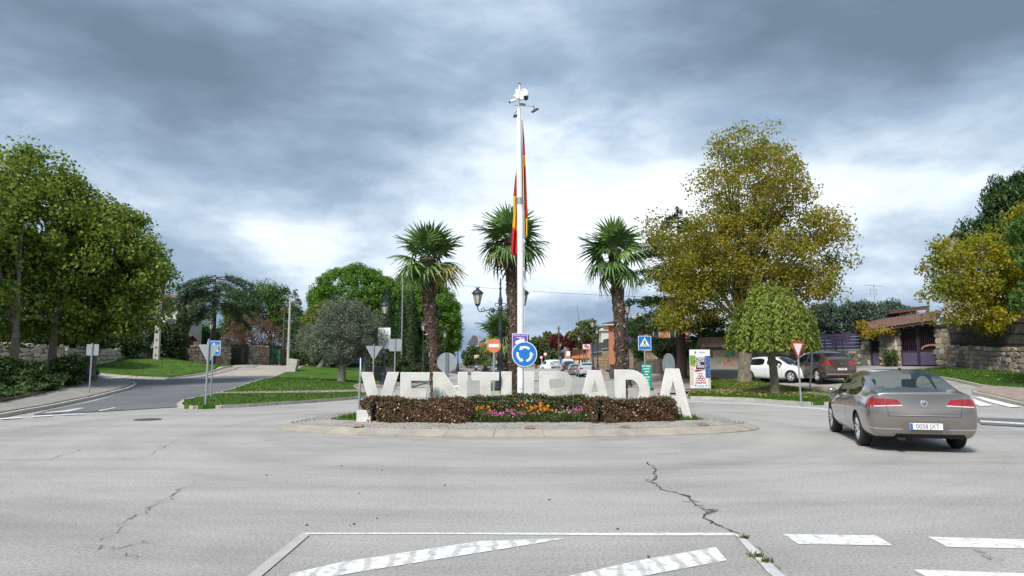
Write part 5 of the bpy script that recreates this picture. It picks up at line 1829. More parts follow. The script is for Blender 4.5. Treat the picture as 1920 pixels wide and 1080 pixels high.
# lamps by the branch road
lamp_post((*at(392, 697, 62).xy, h(*at(392, 697, 62).xy)), 4.35, 'street lamp by the side road in front of the cedar trunk', 'lamp posts along the side road')
lamp_post((*at(511, 686, 88).xy, h(*at(511, 686, 88).xy)), 4.4, 'street lamp beside the green litter bin at the stone gateway', 'lamp posts along the side road')
x_, y_ = G(160, 716, .1)
px_ = MB()
t_ = empty('lamp_base', (x_, y_, h(x_, y_) + .1), label='stout blue grey lamp pedestal at the pavement corner under the planes', cat='pedestal')
MB().lathe([(.30, 0), (.30, .1), (.22, .16), (.2, .9), (.26, .96), (.26, 1.1), (.14, 1.2), (.10, 1.3)], 12).build('pedestal', M_IRON, t_, True)
MB().tube([(0, 0, 1.25), (0, 0, 4.4)], [.08, .05], 10).build('pole', M_IRON, t_, True)


# ---------------------------------------------------------------- signs
def post(parent, hgt, r=.032, off=(0, 0.03), lean=0.0, name='post'):
    return MB().tube([(off[0], off[1], -.1), (off[0] + lean, off[1], hgt)], r, 10).build(name, M_POST, parent, True)


def base_of(pxy, off=.12):
    x, y = G(*pxy, off)
    return (x, y, h(x, y) + off)


TRI = lambda s: [(-s / 2, s * .29), (s / 2, s * .29), (0, -s * .577)]


def tri_round(s, r=.05):
    v = TRI(s); o = []
    for i in range(3):
        p, a, b = Vector(v[i]), Vector(v[i - 1]), Vector(v[(i + 1) % 3])
        o += [tuple(p + (a - p).normalized() * r), tuple(p + ((a - p).normalized() + (b - p).normalized()) * r * .28), tuple(p + (b - p).normalized() * r)]
    return o


def sized(pxw, y): return pxw / 1290. * y


# give way sign seen from behind, with the crossing sign behind it
b = base_of((385.5, 760)); d = b[1]
s = empty('give_way_sign', b, label='triangular give way sign seen from its bare grey back', cat='sign')
zc = zat(658, d) - b[2]
post(s, zc + .42, .035, (.0, -.03), .02)
plate([tri_round(sized(42, d))], 0.02, .015, 'plate_back', M_SGREY, s, (.02, 0, zc))
b = base_of((394.5, 746)); d = b[1]
s = empty('crossing_sign', b, label='blue crossing sign overlapping the grey triangular sign back', cat='sign')
zc = zat(652.5, d) - b[2]
post(s, zc + .1, .032, (0, .03))


def ped_face(parent, w, zc, loc=0, yaw=0, strip=True):
    f = empty('sign_face', (loc, 0, zc), yaw, parent)
    plate([rrect(w, w * 1.08, w * .08)], 0, .014, 'rim', M_SWHITE, f)
    plate([rrect(w * .93, w * 1.01, w * .06)], -.0095, .005, 'face', M_SBLUE, f)
    plate([[(-w * .40, -w * .27), (w * .40, -w * .27), (0, w * .42)]], -.0145, .005, 'triangle', M_SWHITE, f)
    plate([disc(w * .042, 12, .01 * w, .20 * w)], -.0185, .003, 'walker', M_BLK, f)
    plate([[(-.03 * w, .14 * w), (.05 * w, .14 * w), (.13 * w, .03 * w), (.11 * w, .01 * w), (.05 * w, .08 * w), (.045 * w, -.0 * w), (.12 * w, -.16 * w), (.08 * w, -.17 * w), (.01 * w, -.04 * w),
            (-.08 * w, -.17 * w), (-.12 * w, -.15 * w), (-.03 * w, .0 * w), (-.04 * w, .07 * w), (-.11 * w, .0), (-.13 * w, .03 * w)]], -.0185, .003, 'walker', M_BLK, f)
    for k in range(6):
        u = -.28 + .105 * k
        plate([[(u * w, -.245 * w), ((u + .04) * w, -.245 * w), ((u * .82 + .04) * w, -.165 * w), ((u * .82) * w, -.165 * w)]], -.0186, .003, 'stripe', M_BLK, f)
    return f


ped_face(s, sized(25, d), zc, sized(2, d))
b = base_of((168, 737)); d = b[1]
s = empty('sign_back', b, label='blank square grey sign back on a post at the left pavement', cat='sign')
zc = zat(656, d) - b[2]
post(s, zc + .3, .035, (0, -.03))
plate([rrect(sized(23, d), sized(21, d), .03)], .01, .014, 'plate_back', M_SGREY, s, (0, 0, zc))
# disc seen edge-on at the left end of the island
b = (*G(671.5, 786, .25), .24); d = b[1]
s = empty('edge_on_sign', b, label='blue disc sign seen almost edge-on beside the letter V', cat='sign')
zc = zat(694, d) - b[2]
post(s, zc + .1, .028, (0, .0), .03)
f = empty('sign_disc', (.02, 0, zc), R(-76), s)
plate([disc(.30, 32)], 0, .014, 'rim', M_SWHITE, f); plate([disc(.282, 32)], -.0095, .005, 'face', mat('faded_blue', (.10, .32, .55), .4, .2, 5), f)
# its twin behind the last letter
d = 21.5
s = empty('edge_on_sign', (xat(1251, d), d, .2), label='grey back of a round sign turned aside behind the last letter A', cat='sign')
zc = zat(684, d) - .2
post(s, zc + .1, .03, (0, .0))
f = empty('sign_disc', (0, 0, zc), R(108), s)
plate([disc(.36, 32)], -.045, .014, 'rim', M_SGREY, f); plate([disc(.34, 32)], -.0545, .005, 'face', M_SBLUE, f)
MB().box((0, -.02, 0), (.05, .03, .66)).build('stiffener', M_POST, f)
# round sign back between N and the palm
d = 21.9
s = empty('round_sign_back', (xat(838, d), d, .22), label='round grey sign back behind the letter N', cat='sign')
zc = zat(679.5, d) - .22
plate([disc(.315, 36)], 0, .014, 'plate_back', M_SGREY, s, (0, 0, zc))
MB().box((0, -.025, zc - .15), (.10, .035, .92)).build('post', mat('dark_post', (.14, .16, .17), .5), s)
post(s, zc - .2, .035, (0, 0.03))
# signs at the street mouth, left
d = 36.5
for (pxx, py_, kind, w, lab) in ((700.5, 658, 'tri', 32, 'triangular grey sign back at the mouth of the street'), (740.5, 647, 'sq', 23, 'square grey sign back on a post at the mouth of the street')):
    X = xat(pxx, d)
    s = empty('sign_back', (X, d, h(X, d) + .13), label=lab, cat='sign')
    zc = zat(py_, d) - h(X, d) - .13
    post(s, zc + .35, .035, (0, -.03))
    if kind == 'tri': plate([tri_round(sized(w, d))], .01, .014, 'plate_back', M_SGREY, s, (0, 0, zc))
    else: plate([rrect(sized(w, d), sized(23, d), .05)], .01, .014, 'plate_back', M_SGREY, s, (0, 0, zc))
# no entry
d = 36.6
X = xat(926, d)
s = empty('no_entry_sign', (X, d, .12), label='round faded orange no entry sign with a white bar on the median', cat='sign')
zc = zat(648, d) - .12
post(s, zc - .05, .06, (0, .05))
plate([disc(sized(13.2, d), 36)], 0, .016, 'face', mat('faded_red', (.62, .18, .085), .5, .06, 4), s, (0, 0, zc))
plate([rrect(sized(19, d), sized(6, d), .01)], -.011, .006, 'bar', M_SWHITE, s, (0, 0, zc))
plate([tri_round(sized(28, d))], .07, .012, 'plate_back', M_SGREY, s, (-.05, 0, zc + .1))
# pedestrian crossing sign, right
d = 41
X = xat(1209.5, d)
s = empty('crossing_sign', (X, d, h(X, d) + .13), label='blue crossing sign with a black walking figure above the green bar sign', cat='sign')
zc = zat(643, d) - h(X, d) - .13
post(s, zc + .3, .05, (0, .06))
ped_face(s, sized(24.5, d), zc)
# green bar sign
d = 39.5
X = xat(1212, d)
s = empty('bar_sign', (X, d, h(X, d) + .13), label='green bar menu board with white lettering behind the letter D', cat='sign')
M_GREEN = mat('sign_green', (.012, .27, .20), .45, .06, 4)
zc = zat(705, d) - h(X, d) - .13
w, hh = sized(19, d), sized(44, d)
MB().box((0, 0, zc), (w, .06, hh)).build('panel', M_GREEN, s, bevel=.01)
lettering('Bar Reyes', .135, M_SWHITE, s, (0, -.034, zc + hh * .42), .004, .9)
for k in range(6):
    MB().box((-.02 + .03 * (k % 2), -.034, zc + hh * (.30 - .115 * k)), (w * (.62 - .14 * (k % 3)), .006, .05)).build('text_line', M_SWHITE, s)
for sg in (-1, 1): MB().box((sg * w * .35, .01, (zc - hh / 2) / 2), (.05, .04, zc - hh / 2 + .1)).build('leg', M_GREEN, s)
# give way sign, right
b = base_of((1503, 757)); d = b[1]
s = empty('give_way_sign', b, label='red bordered give way sign on a leaning post at the lawn corner', cat='sign')
zc = zat(652, d) - b[2]
post(s, zc + .2, .032, (0, .03), -.05)
f = empty('sign_face', (-.05, 0, zc), R(31), s)
plate([tri_round(.78)], 0, .014, 'rim', M_SRED, f); plate([tri_round(.52, .03)], -.0095, .005, 'face', M_SWHITE, f)
b = base_of((1518, 732), .1); d = b[1]
s = empty('sign_back', b, label='leaning post with a pale sign plate beside the brown parked car', cat='sign')
zc = zat(650, d) - b[2]
post(s, zc + .2, .04, (0, .0), .26)
MB().box((.22, -.06, zc + .0), (.62, .02, .26), R(14)).build('plate_back', M_SGREY, s)

# ---------------------------------------------------------------- wine route banner and map board
d = 37.5
X = xat(1312.5, d)
zb = h(X, d) + .16
s = empty('banner_totem', (X, d, zb), R(0), label='tall white wine route banner with red grape rings on the right lawn', cat='banner')
W, Hh = sized(38.5, d), zat(655.5, d) - zb
U = lambda u, v: (u * W / 2, 0, Hh * v)
MB().box((0, .03, Hh / 2), (W, .06, Hh)).build('panel', mat('banner_white', (.74, .76, .80), .4, .03, 3), s, bevel=.008)
MB().box((0, .04, .03), (W * 1.02, .14, .06)).build('foot', mat('banner_foot', (.25, .36, .40), .5), s)


def bar(u0, u1, v0, v1, m_, yy, name='print'):
    MB().prism([(u0 * W / 2, v0 * Hh), (u1 * W / 2, v0 * Hh), (u1 * W / 2, v1 * Hh), (u0 * W / 2, v1 * Hh)], yy, yy - .004, 'y').build(name, m_, s)


MP = {k: mat('print_' + k, c, .5, .25, 9) for k, c in {'green': (.16, .33, .04), 'blue': (.05, .09, .28), 'red': (.46, .03, .06), 'black': (.02, .02, .025), 'orange': (.6, .3, .06), 'violet': (.20, .11, .42),
                                                         'cream': (.62, .52, .40), 'white': (.78, .79, .8), 'grey': (.45, .47, .55)}.items()}
bar(-.98, -.42, .60, .85, MP['green'], -.003); bar(.50, .98, .28, .84, MP['blue'], -.003); bar(-.98, -.66, .10, .59, MP['cream'], -.003); bar(.76, .98, .05, .275, MP['cream'], -.003)
for (u, v, r) in ((.66, .80, .09), (.86, .76, .08), (.64, .71, .085), (.84, .66, .10), (.7, .60, .08), (.84, .50, .09), (.82, .42, .085), (.82, .34, .07), (.86, .25, .05)):
    p = MB().lathe([(r * .62, 0), (r * .6, .006), (.001, .006)], 14, M=Matrix.Rotation(R(90), 3, 'X')); p.build('grape', mat('print_grape%d' % int(u * 10 % 3), [(.13, .18, .42), (.30, .22, .50), (.10, .22, .40)][int(u * 10 % 3)], .4), s, loc=(u * W / 2, -.007, v * Hh))
plate([[(-.75, .70), (-.42, .73), (-.42, .65)]] and [[(-.75 * W / 2, .70 * Hh), (-.42 * W / 2, .74 * Hh), (-.42 * W / 2, .66 * Hh)]], -.010, .004, 'print', MP['red'], s)
plate([[(-.90 * W / 2, .59 * Hh), (-.45 * W / 2, .62 * Hh), (-.45 * W / 2, .56 * Hh)]], -.010, .004, 'print', MP['orange'], s)
bar(-.46, .50, .495, .83, MP['white'], -.008); bar(-.42, .46, .505, .815, MP['black'], -.013)
for k, tx_ in enumerate(('MADRID', 'RUTAS', 'DEL', 'VINO')):
    lettering(tx_, .185 if k < 3 else .2, MP['white'], s, (-.39 * W / 2 if k == 2 else .02 * W / 2, -.019, Hh * (.785 - .072 * k)), .005, (.60, .74, .8, .84)[k], align='LEFT' if k == 2 else 'CENTER')
plate([[(-.62 * W / 2, .475 * Hh), (-.2 * W / 2, .492 * Hh), (.50 * W / 2, .497 * Hh), (.1 * W / 2, .462 * Hh), (-.30 * W / 2, .435 * Hh), (-.50 * W / 2, .44 * Hh)]], -.008, .004, 'print', MP['red'], s)
lettering('Comunidad', .085, MP['grey'], s, (-.02, -.006, Hh * .405), .001)
lettering('de Madrid', .075, MP['violet'], s, (.12, -.006, Hh * .93), .001)
bar(-.50, -.36, .895, .955, MP['violet'], -.003)
rw = .115
for (cx, cz) in ((0, 2), (-.5, 1), (.5, 1), (-1, 0), (0, 0), (1, 0)):
    plate([disc(.088, 16), disc(.058, 16)], -.006, .005, 'grape_ring', MP['red'], s, (cx * .17 - .0, 0, Hh * .245 + cz * .118))
lettering('madrid', .20, MP['red'], s, (0, -.006, Hh * .165), .004)
bar(-.55, -.42, .075, .105, MP['black'], -.003); bar(.50, .62, .07, .1, MP['violet'], -.003); bar(-.3, .3, .055, .09, MP['grey'], -.003)

d = 42.5
X = xat(1359, d); zb = h(X, d) + .1
s = empty('map_board', (X, d, zb), R(-2), label='wooden roofed map board with a coloured area map behind the banner', cat='notice board')
M_WOOD = mat('weathered_wood', (.23, .165, .12), .85, .3, 5, .5, 20)
M_WOODR = mat('red_wood', (.17, .045, .03), .7, .2, 6)
zz = lambda p: zat(p, d) - zb
wx = lambda p: xat(p, d) - X
for p_ in (1318, 1391): MB().box((wx(p_), 0, zz(650) / 2), (.16, .16, zz(650))).build('post', M_WOOD, s, bevel=.01)
MB().box((wx(1390.5), -.02, .32), (.24, .24, .64)).build('post_foot', M_WOODR, s, bevel=.01)
for k in range(6):
    v0 = 633 + k * 2.95
    MB().box((wx(1356), -.10 - k * .10, (zz(v0) + zz(v0 + 2.9)) / 2), (sized(86, d), .05, zz(v0) - zz(v0 + 2.9) + .04), M=Matrix.Rotation(R(-38), 3, 'X')).build('roof_plank', M_WOOD, s, bevel=.006)
    MB().box((wx(1356), .25 + k * .10, (zz(v0) + zz(v0 + 2.9)) / 2), (sized(86, d), .05, zz(v0) - zz(v0 + 2.9) + .04), M=Matrix.Rotation(R(38), 3, 'X')).build('roof_plank', M_WOOD, s, bevel=.006)
MB().box((wx(1354), 0, zz(652)), (sized(74, d), .12, .14)).build('beam', M_WOOD, s)
MB().box((wx(1353), -.02, (zz(656) + zz(692)) / 2), (sized(66, d), .05, zz(656) - zz(692))).build('panel', mat('map_paper', (.46, .40, .34), .6, .12, 2.4), s)
MB().box((wx(1353), -.03, zz(693)), (sized(67, d), .08, .06)).build('frame_rail', M_GREEN, s); MB().box((wx(1386.5), -.03, zz(674)), (.06, .08, zz(656) - zz(693))).build('frame_rail', M_GREEN, s)
MB().box((wx(1329), -.05, zz(664)), (sized(16, d), .006, .42)).build('photo_print', mat('photo_print', (.20, .13, .11), .6, .5, 7), s)
rnd = random.Random(4)
for k, (a, b_, r_, c) in enumerate(((1364, 668, 5, (.10, .42, .16)), (1374, 664, 4.5, (.03, .36, .33)), (1357, 674, 5, (.62, .27, .18)), (1372, 674, 5, (.66, .24, .16)), (1349, 678, 4, (.16, .42, .2)), (1360, 681, 5, (.60, .22, .24)),
                                    (1371, 682, 5, (.56, .30, .20)), (1366, 676, 3, (.05, .32, .26)))):
    rr = sized(r_, d)
    po = [(rr * rnd.uniform(.7, 1.25) * math.cos(2 * math.pi * j / 9), rr * rnd.uniform(.7, 1.25) * math.sin(2 * math.pi * j / 9)) for j in range(9)]
    plate([po], -.048 - .002 * k, .004, 'map_area', mat('map_area_%d' % k, c, .6), s, (wx(a), 0, zz(b_)))


# ---------------------------------------------------------------- railings
def railing(p0, p1, hgt, label, gap=.16, group='metal railings along the pavements', zoff=.12, material=None):
    a, b = Vector((*p0, h(*p0) + zoff)), Vector((*p1, h(*p1) + zoff))
    L_ = (b - a).length
    root = empty('railing', a, math.atan2((b - a).y, (b - a).x), label=label, cat='railing', group=group)
    sl = (b.z - a.z) / L_
    material = material or M_IRON2
    for z in (.12, hgt): MB().tube([(0, 0, z), (L_, 0, z + sl * L_)], .022, 6).build('rail', material, root)
    n = int(L_ / gap)
    bar_me = MB().tube([(0, 0, .1), (0, .03, hgt * .35), (0, .05, hgt * .6), (0, 0, hgt)], .013, 5).mesh('baluster')
    bar_me.materials.append(material)
    for k in range(1, n):
        mobj('baluster', bar_me, None, root, (L_ * k / n, 0, sl * L_ * k / n))
    pm = MB().box((0, 0, hgt / 2), (.05, .05, hgt + .06)).mesh('post'); pm.materials.append(material)
    for k in range(int(L_ / 2.2) + 1): mobj('post', pm, None, root, (min(k * 2.2, L_), 0, sl * min(k * 2.2, L_)))


railing((-8.6, 40), (-8.4, 50), 1.0, 'low iron railing behind the letters V and E')
railing((-8.4, 53), (-8.4, 66), 1.0, 'low iron railing further along under the cypresses')
railing((8.5, 47), (8.5, 60), .95, 'low iron railing beside the silver parked hatchback')
railing((11.3, 50), (11.3, 64), 1.1, 'iron railing at the foot of the tan wall')

# ---------------------------------------------------------------- poles and wires
M_CONC = mat('pole_concrete', (.42, .40, .36), .9, .15, 4, .3, 40)
M_WPOLE = mat('wood_pole', (.10, .065, .045), .9, .3, 4, .4, 20)
gx, gy = G(293, 674, .1)
s = empty('concrete_pole', (gx, gy, h(gx, gy)), label='pale concrete power pole with stepped openings on the mound lawn', cat='utility pole')
Hp = zat(505, gy) - h(gx, gy)
MB().prism([(-.23, 0), (.23, 0), (.12, Hp), (-.12, Hp)], -.14, .14, 'y').build('shaft', M_CONC, s, bevel=.015)
for k in range(9):
    z = .45 + k * .62
    MB().box((0, -.142, z), (.16, .012, .15)).build('opening', mat('pole_opening', (.09, .085, .08), .9), s)
for (a, dd, y0, y1, r_, m_, lab) in ((530.5, 84, 690, 575, .16, M_WPOLE, 'brown wooden utility pole beside the gateway lamp'), (540, 70, 692, 561, .15, M_CONC, 'pale concrete utility pole behind the slanted block'),
                                     (752.5, 52, 715, 508, .05, M_POST, 'bare thin flag pole rising before the umbrella pines'), (1048, 150, 690, 612, .2, M_WPOLE, 'far utility pole beside the maroon trees'),
                                     (1065, 170, 690, 624, .14, M_WPOLE, 'second far utility pole along the street'), (897.5, 130, 696, 628, .14, M_CONC, 'pale far pole before the brown roofed house'),
                                     (1016, 190, 690, 645, .14, M_CONC, 'very far thin pole over the white van')):
    X = xat(a, dd); z0 = h(X, dd)
    s = empty('utility_pole', (X, dd, z0), label=lab, cat='utility pole', group='poles along the roads')
    Ht = zat(y1, dd) - z0
    MB().tube([(0, 0, -.2), (0, 0, Ht)], [r_, r_ * .75], 10).build('shaft', m_, s, True)
    if r_ > .12:
        MB().box((0, 0, Ht - .4), (1.1, .1, .1)).build('cross_arm', M_WPOLE, s)
        for k in (-.45, 0, .45): MB().lathe([(.04, 0), (.05, .06), (.03, .12), (.001, .14)], 8, (k, 0, Ht - .35)).build('insulator', M_PANE, s)
X = xat(1087, 120)
s = empty('leaning_aerial', (X, 120, h(X, 120)), label='long thin leaning aerial pole over the far street trees', cat='pole')
MB().tube([(1.0, 0, 0), (-.4, 0, zat(578, 120))], [.1, .03], 8).build('shaft', M_WPOLE, s, True)


def wire(a, b, sag, label):
    a, b = Vector(a), Vector(b)
    pts = [a.lerp(b, k / 14) - Vector((0, 0, sag * 4 * (k / 14) * (1 - k / 14))) for k in range(15)]
    tag(MB().tube([p - a for p in pts], .018, 4).build('power_line', M_BLK, None, loc=a), label, 'power line', 'overhead power lines')


wire((gx, gy, h(gx, gy) + Hp - .3), at(540, 563, 70), .8, 'power line running from the concrete pole on the mound to the gateway pole')
wire(at(540, 563, 70), at(530.5, 577, 84), .2, 'short power line joining the two gateway utility poles')
wire(at(720, 520, 110), at(1300, 560, 75), .5, 'faint power line crossing high above the street')

# slanted concrete block, bin, waymark
gx, gy = G(548, 697, .1)
s = MB().prism([(-.36, -.1), (.26, -.1), (.46, .98), (-.22, 1.08)], -.3, .3, 'y').build('concrete_block', M_CONC, None, bevel=.02, loc=(gx, gy, h(gx, gy)))
tag(s, 'slanted pale concrete block at the corner of the lawn', 'block')
gx, gy = at(524, 686, 88).xy
s = empty('litter_bin', (gx, gy, h(gx, gy)), label='green litter bin on a post beside the gateway lamp', cat='litter bin')
MB().lathe([(.24, .7), (.30, 1.35), (.26, 1.5), (.1, 1.55)], 12).build('bin', mat('bin_green', (.02, .22, .14), .5), s, True); MB().tube([(0, 0, 0), (0, 0, .8)], .04, 8).build('post', M_POST, s)

# ================================================================== WALLS AND BUILDINGS
STONE_COLS = {'warm': [(.34, .30, .23), (.25, .23, .20), (.40, .35, .26), (.17, .16, .15), (.46, .42, .35), (.30, .21, .14), (.22, .20, .17)],
              'rust': [(.50, .36, .25), (.44, .31, .21), (.56, .46, .34), (.36, .29, .23), (.58, .51, .40)],
              'pale': [(.46, .42, .34), (.42, .385, .32), (.50, .46, .38), (.40, .36, .28)]}
STONE_M = {k: [mat('stone_%s_%d' % (k, i), c, .92, .3, 7, .5, 22) for i, c in enumerate(v)] for k, v in STONE_COLS.items()}
M_MORTAR = mat('mortar', (.22, .20, .17), .95, .2, 6, .4, 30)


def stone_variants(pal):
    out = []
    for i in range(10):
        rnd = random.Random(i * 7 + len(pal))
        n = 6 + i % 3
        o = []
        for k in range(n):
            a = 2 * math.pi * k / n + rnd.uniform(-.2, .2)
            c, q = math.cos(a), math.sin(a)
            sc = .5 / max(abs(c), abs(q)) * rnd.uniform(.84, 1.04)
            o.append((c * min(sc, .62), q * min(sc, .62)))
        v = [(x, .3, z) for x, z in o] + [(x, .0, z) for x, z in o] + [(x * .86, -.07 + rnd.uniform(-.06, .05), z * .84) for x, z in o]
        f = [(k, (k + 1) % n, (k + 1) % n + n, k + n) for k in range(n)] + [(k + n, (k + 1) % n + n, (k + 1) % n + 2 * n, k + 2 * n) for k in range(n)] + [tuple(range(2 * n, 3 * n))]
        for m_ in STONE_M[pal]:
            me = mesh_from('stone', v, f)
            me.materials.append(m_)
            out.append(me)
    return out


STV = {k: stone_variants(k) for k in STONE_COLS}


def stone_face(root, L_, H0, H1, sw, sh, pal, seed, z0=0.0, x0=0.0, limit=290, dpt=.35, zs=(0, 0)):
    """irregular stones over a rectangle x0..x0+L, on the -Y face of its parent (local)"""
    rnd = random.Random(seed)
    rows = max(1, int(round(max(H0, H1) / sh)))
    cnt = 0
    zc = z0
    for r in range(rows):
        hh = max(H0, H1) / rows
        x = x0 - rnd.uniform(0, sw * .5)
        while x < x0 + L_ and cnt < limit:
            w = sw * rnd.uniform(.4, 1.6)
            if x + w > x0 + L_ + sw * .3: w = x0 + L_ - x
            if w > .08:
                t = (x + w / 2 - x0) / L_
                o = mobj('stone', rnd.choice(STV[pal]), None, root, (x + w / 2, 0, zc + hh * (r + .5) + zs[0] + (zs[1] - zs[0]) * t + rnd.uniform(-.16, .16) * hh))
                o.scale = (w * 1.04, dpt, hh * rnd.uniform(.7, 1.25)); o.rotation_euler = (0, rnd.uniform(-.14, .14), 0)
                cnt += 1
            x += w


def stone_wall(p0, p1, H0, H1, label, sw, sh, pal, seed, thick=.4, core=True, cat='wall', group=None, coping=False, limit=290):
    a, b = Vector((*p0, h(*p0))), Vector((*p1, h(*p1)))
    d = b - a; L_ = math.hypot(d.x, d.y)
    root = empty('stone_wall', (a.x, a.y, a.z), math.atan2(d.y, d.x), label=label, cat=cat, group=group)
    dz = b.z - a.z
    MB().prism([(0, -.5), (L_, dz - .5), (L_, dz + H1), (0, H0)], .04, thick, 'y').build('mortar_core', M_MORTAR, root)
    stone_face(root, L_, H0, H1, sw, sh, pal, seed, limit=limit, zs=(0, dz))
    return root


# left: pale old wall and rubble wall, stone gateway
GW = 'old walls by the side road'
stone_wall(at(-60, 690, 42).xy, at(128, 680, 47).xy, 1.75, 1.55, 'pale block wall behind the plane trunks and ivy', .62, .3, 'pale', 1, group=GW)
stone_wall(at(128, 680, 47).xy, at(325, 672, 66).xy, 1.55, 1.3, 'long pale wall curving behind the mound lawn', .75, .34, 'pale', 2, group=GW)
stone_wall(at(328, 676, 72).xy, at(432, 682, 78).xy, 1.95, 1.95, 'reddish rubble stone wall below the cedar', .5, .3, 'rust', 3, group=GW)
GA = at(428, 684, 79); GBp = at(556, 684, 91)
for (a0, a1, hh, lab, pal, sd_) in ((416, 431, 2.9, 'tall stone gate pillar beside the reddish rubble wall', 'warm', 4), (464, 500, 2.35, 'stone wall piece between the two gates', 'rust', 5), (523, 558, 2.0, 'pale stone wall behind the gateway lamp', 'warm', 6)):
    t0, t1 = (a0 - 428) / 128, (a1 - 428) / 128
    stone_wall(GA.lerp(GBp, t0).xy, GA.lerp(GBp, t1).xy, hh, hh, lab, .5, .32, pal, sd_, group=GW)
M_GATE = mat('gate_iron', (.03, .04, .045), .6)


def bar_gate(p0, p1, hgt, label, material, gap=.14):
    a, b = Vector((*p0, h(*p0))), Vector((*p1, h(*p1))); d = b - a; L_ = math.hypot(d.x, d.y)
    root = empty('bar_gate', a, math.atan2(d.y, d.x), label=label, cat='gate')
    n = max(3, int(L_ / gap)); dz = b.z - a.z
    me = MB().box((0, 0, hgt / 2), (.05, .04, hgt)).mesh('bar'); me.materials.append(material)
    for k in range(n + 1): mobj('bar', me, None, root, (L_ * k / n, 0, .08 + dz * k / n))
    for z in (.15, hgt * .55, hgt): MB().prism([(0, z), (L_, z + dz), (L_, z + dz + .07), (0, z + .07)], -.03, .03, 'y').build('rail', material, root)


bar_gate(GA.lerp(GBp, 3 / 128).xy, GA.lerp(GBp, 36 / 128).xy, 2.2, 'dark iron double gate in the stone gateway', M_GATE)
bar_gate(GA.lerp(GBp, 72 / 128).xy, GA.lerp(GBp, 95 / 128).xy, 2.3, 'narrow green iron gate beside the gateway lamp', mat('gate_green', (.015, .12, .06), .6))

# ---------------------------------------------------------------- right: gate house
M_PGATE = mat('purple_gate', (.075, .062, .115), .5, .12, 3)
M_PFRAME = mat('purple_frame', (.03, .014, .03), .5)
M_TILE = mat('roof_tile', (.16, .095, .072), .9, .35, 4, .4, 25)
M_TILEO = mat('orange_tile', (.46, .15, .055), .85, .25, 3, .4, 20)
DG = 43.5
gp0, gp1 = at(1619, 690, 46.2), at(1779, 690, 42.6)
base_z = h(gp0.x, gp0.y)
gh = empty('gate_house', (gp0.x, gp0.y, base_z), math.atan2(gp1.y - gp0.y, gp1.x - gp0.x), label='stone gate house with a tiled lean-to roof and purple doors', cat='gate house')
LG = (gp1 - gp0).xy.length
gu = lambda p: LG * (p - 1619) / 160.0
dep = lambda p: 46.2 + (42.6 - 46.2) * (p - 1619) / 160.0
gz = lambda py, p: zat(py, dep(p)) - base_z
for (a0, a1, t0, t1, sd_) in ((1617, 1634, 618, 618, 11), (1655, 1694, 614, 611, 12), (1759, 1781, 604, 604, 13)):
    x0, x1 = gu(a0), gu(a1)
    hh = gz((t0 + t1) / 2, (a0 + a1) / 2)
    pw = empty('stone_pier', (x0, 0, 0), 0, gh)
    MB().box(((x1 - x0) / 2, .26, hh / 2 - .2), (x1 - x0, .44, hh + .4)).build('mortar_core', M_MORTAR, pw)
    stone_face(pw, x1 - x0, hh, hh, .40, .33, 'warm', sd_, limit=80)
MB().box((LG / 2, .9, 1.2), (LG, .1, 3.2)).build('inner_wall', mat('dark_green', (.03, .045, .02), 1.0, .5, 3), gh)  # wall behind the doors, mottled dark green
# doors
for (a0, a1, tp) in ((1636, 1655, 617), (1694, 1726, 613), (1727, 1760, 610)):
    x0, x1 = gu(a0), gu(a1)
    hh = gz(tp, (a0 + a1) / 2)
    dr = empty('door', (x0, .12, 0), 0, gh)
    lo = hh * .36
    MB().box(((x1 - x0) / 2, 0, lo / 2 + .03), (x1 - x0 - .04, .05, lo)).build('panel', M_PGATE, dr, bevel=.01)
    for q in (.03, x1 - x0 - .03): MB().box((q, -.01, hh / 2), (.08, .09, hh)).build('stile', M_PFRAME, dr)
    for z in (lo, hh - .05): MB().box(((x1 - x0) / 2, -.012, z), (x1 - x0 - .1, .07, .08)).build('rail', M_PFRAME, dr)
    n = max(4, int((x1 - x0) / .11))
    me = MB().box((0, 0, lo + (hh - lo) / 2), (.025, .03, hh - lo)).mesh('bar'); me.materials.append(M_PFRAME)
    for k in range(1, n): mobj('bar', me, None, dr, ((x1 - x0) * k / n, 0, 0))
MB().tube([(gu(1733) + .62 * (1 - math.cos(math.pi * k / 10)), .05, gz(655, 1745) + .26 * math.sin(math.pi * k / 10)) for k in range(11)], .07, 6).build('arch_trim', mat('terracotta_trim', (.30, .15, .10), .8), gh)
MB().box((gu(1686), .08, gz(650, 1690) / 2), (.12, .3, gz(612, 1690))).build('door_jamb', M_CONC, gh)


def tile_roof(root, x0, x1, ya, za, yb, zb_, material, slope=0.0, pitch=.21, name='roof'):
    """barrel tiles: ridged sheet from the eaves (ya, za) up to the ridge (yb, zb)"""
    n = int((x1 - x0) / pitch)
    v, f = [], []
    m = 6
    nr = 7
    for r in range(nr + 1):
        t = r / nr
        for step in (0, 1):
            if r == nr and step: continue
            y, z = ya + (yb - ya) * t, za + (zb_ - za) * t + (.03 if step else 0)
            for k in range(n * m + 1):
                u = k / m
                v.append((x0 + (x1 - x0) * u / n, y, z + .055 * abs(math.sin(math.pi * u)) ** .7 + slope * (x1 - x0) * u / n))
    w = n * m + 1
    rows = len(v) // w
    for r in range(rows - 1):
        for k in range(w - 1): f.append((r * w + k, r * w + k + 1, (r + 1) * w + k + 1, (r + 1) * w + k))
    o = mobj(name, mesh_from(name, v, f), material, root)
    s_ = o.modifiers.new('thick', 'SOLIDIFY'); s_.thickness = .05
    return o


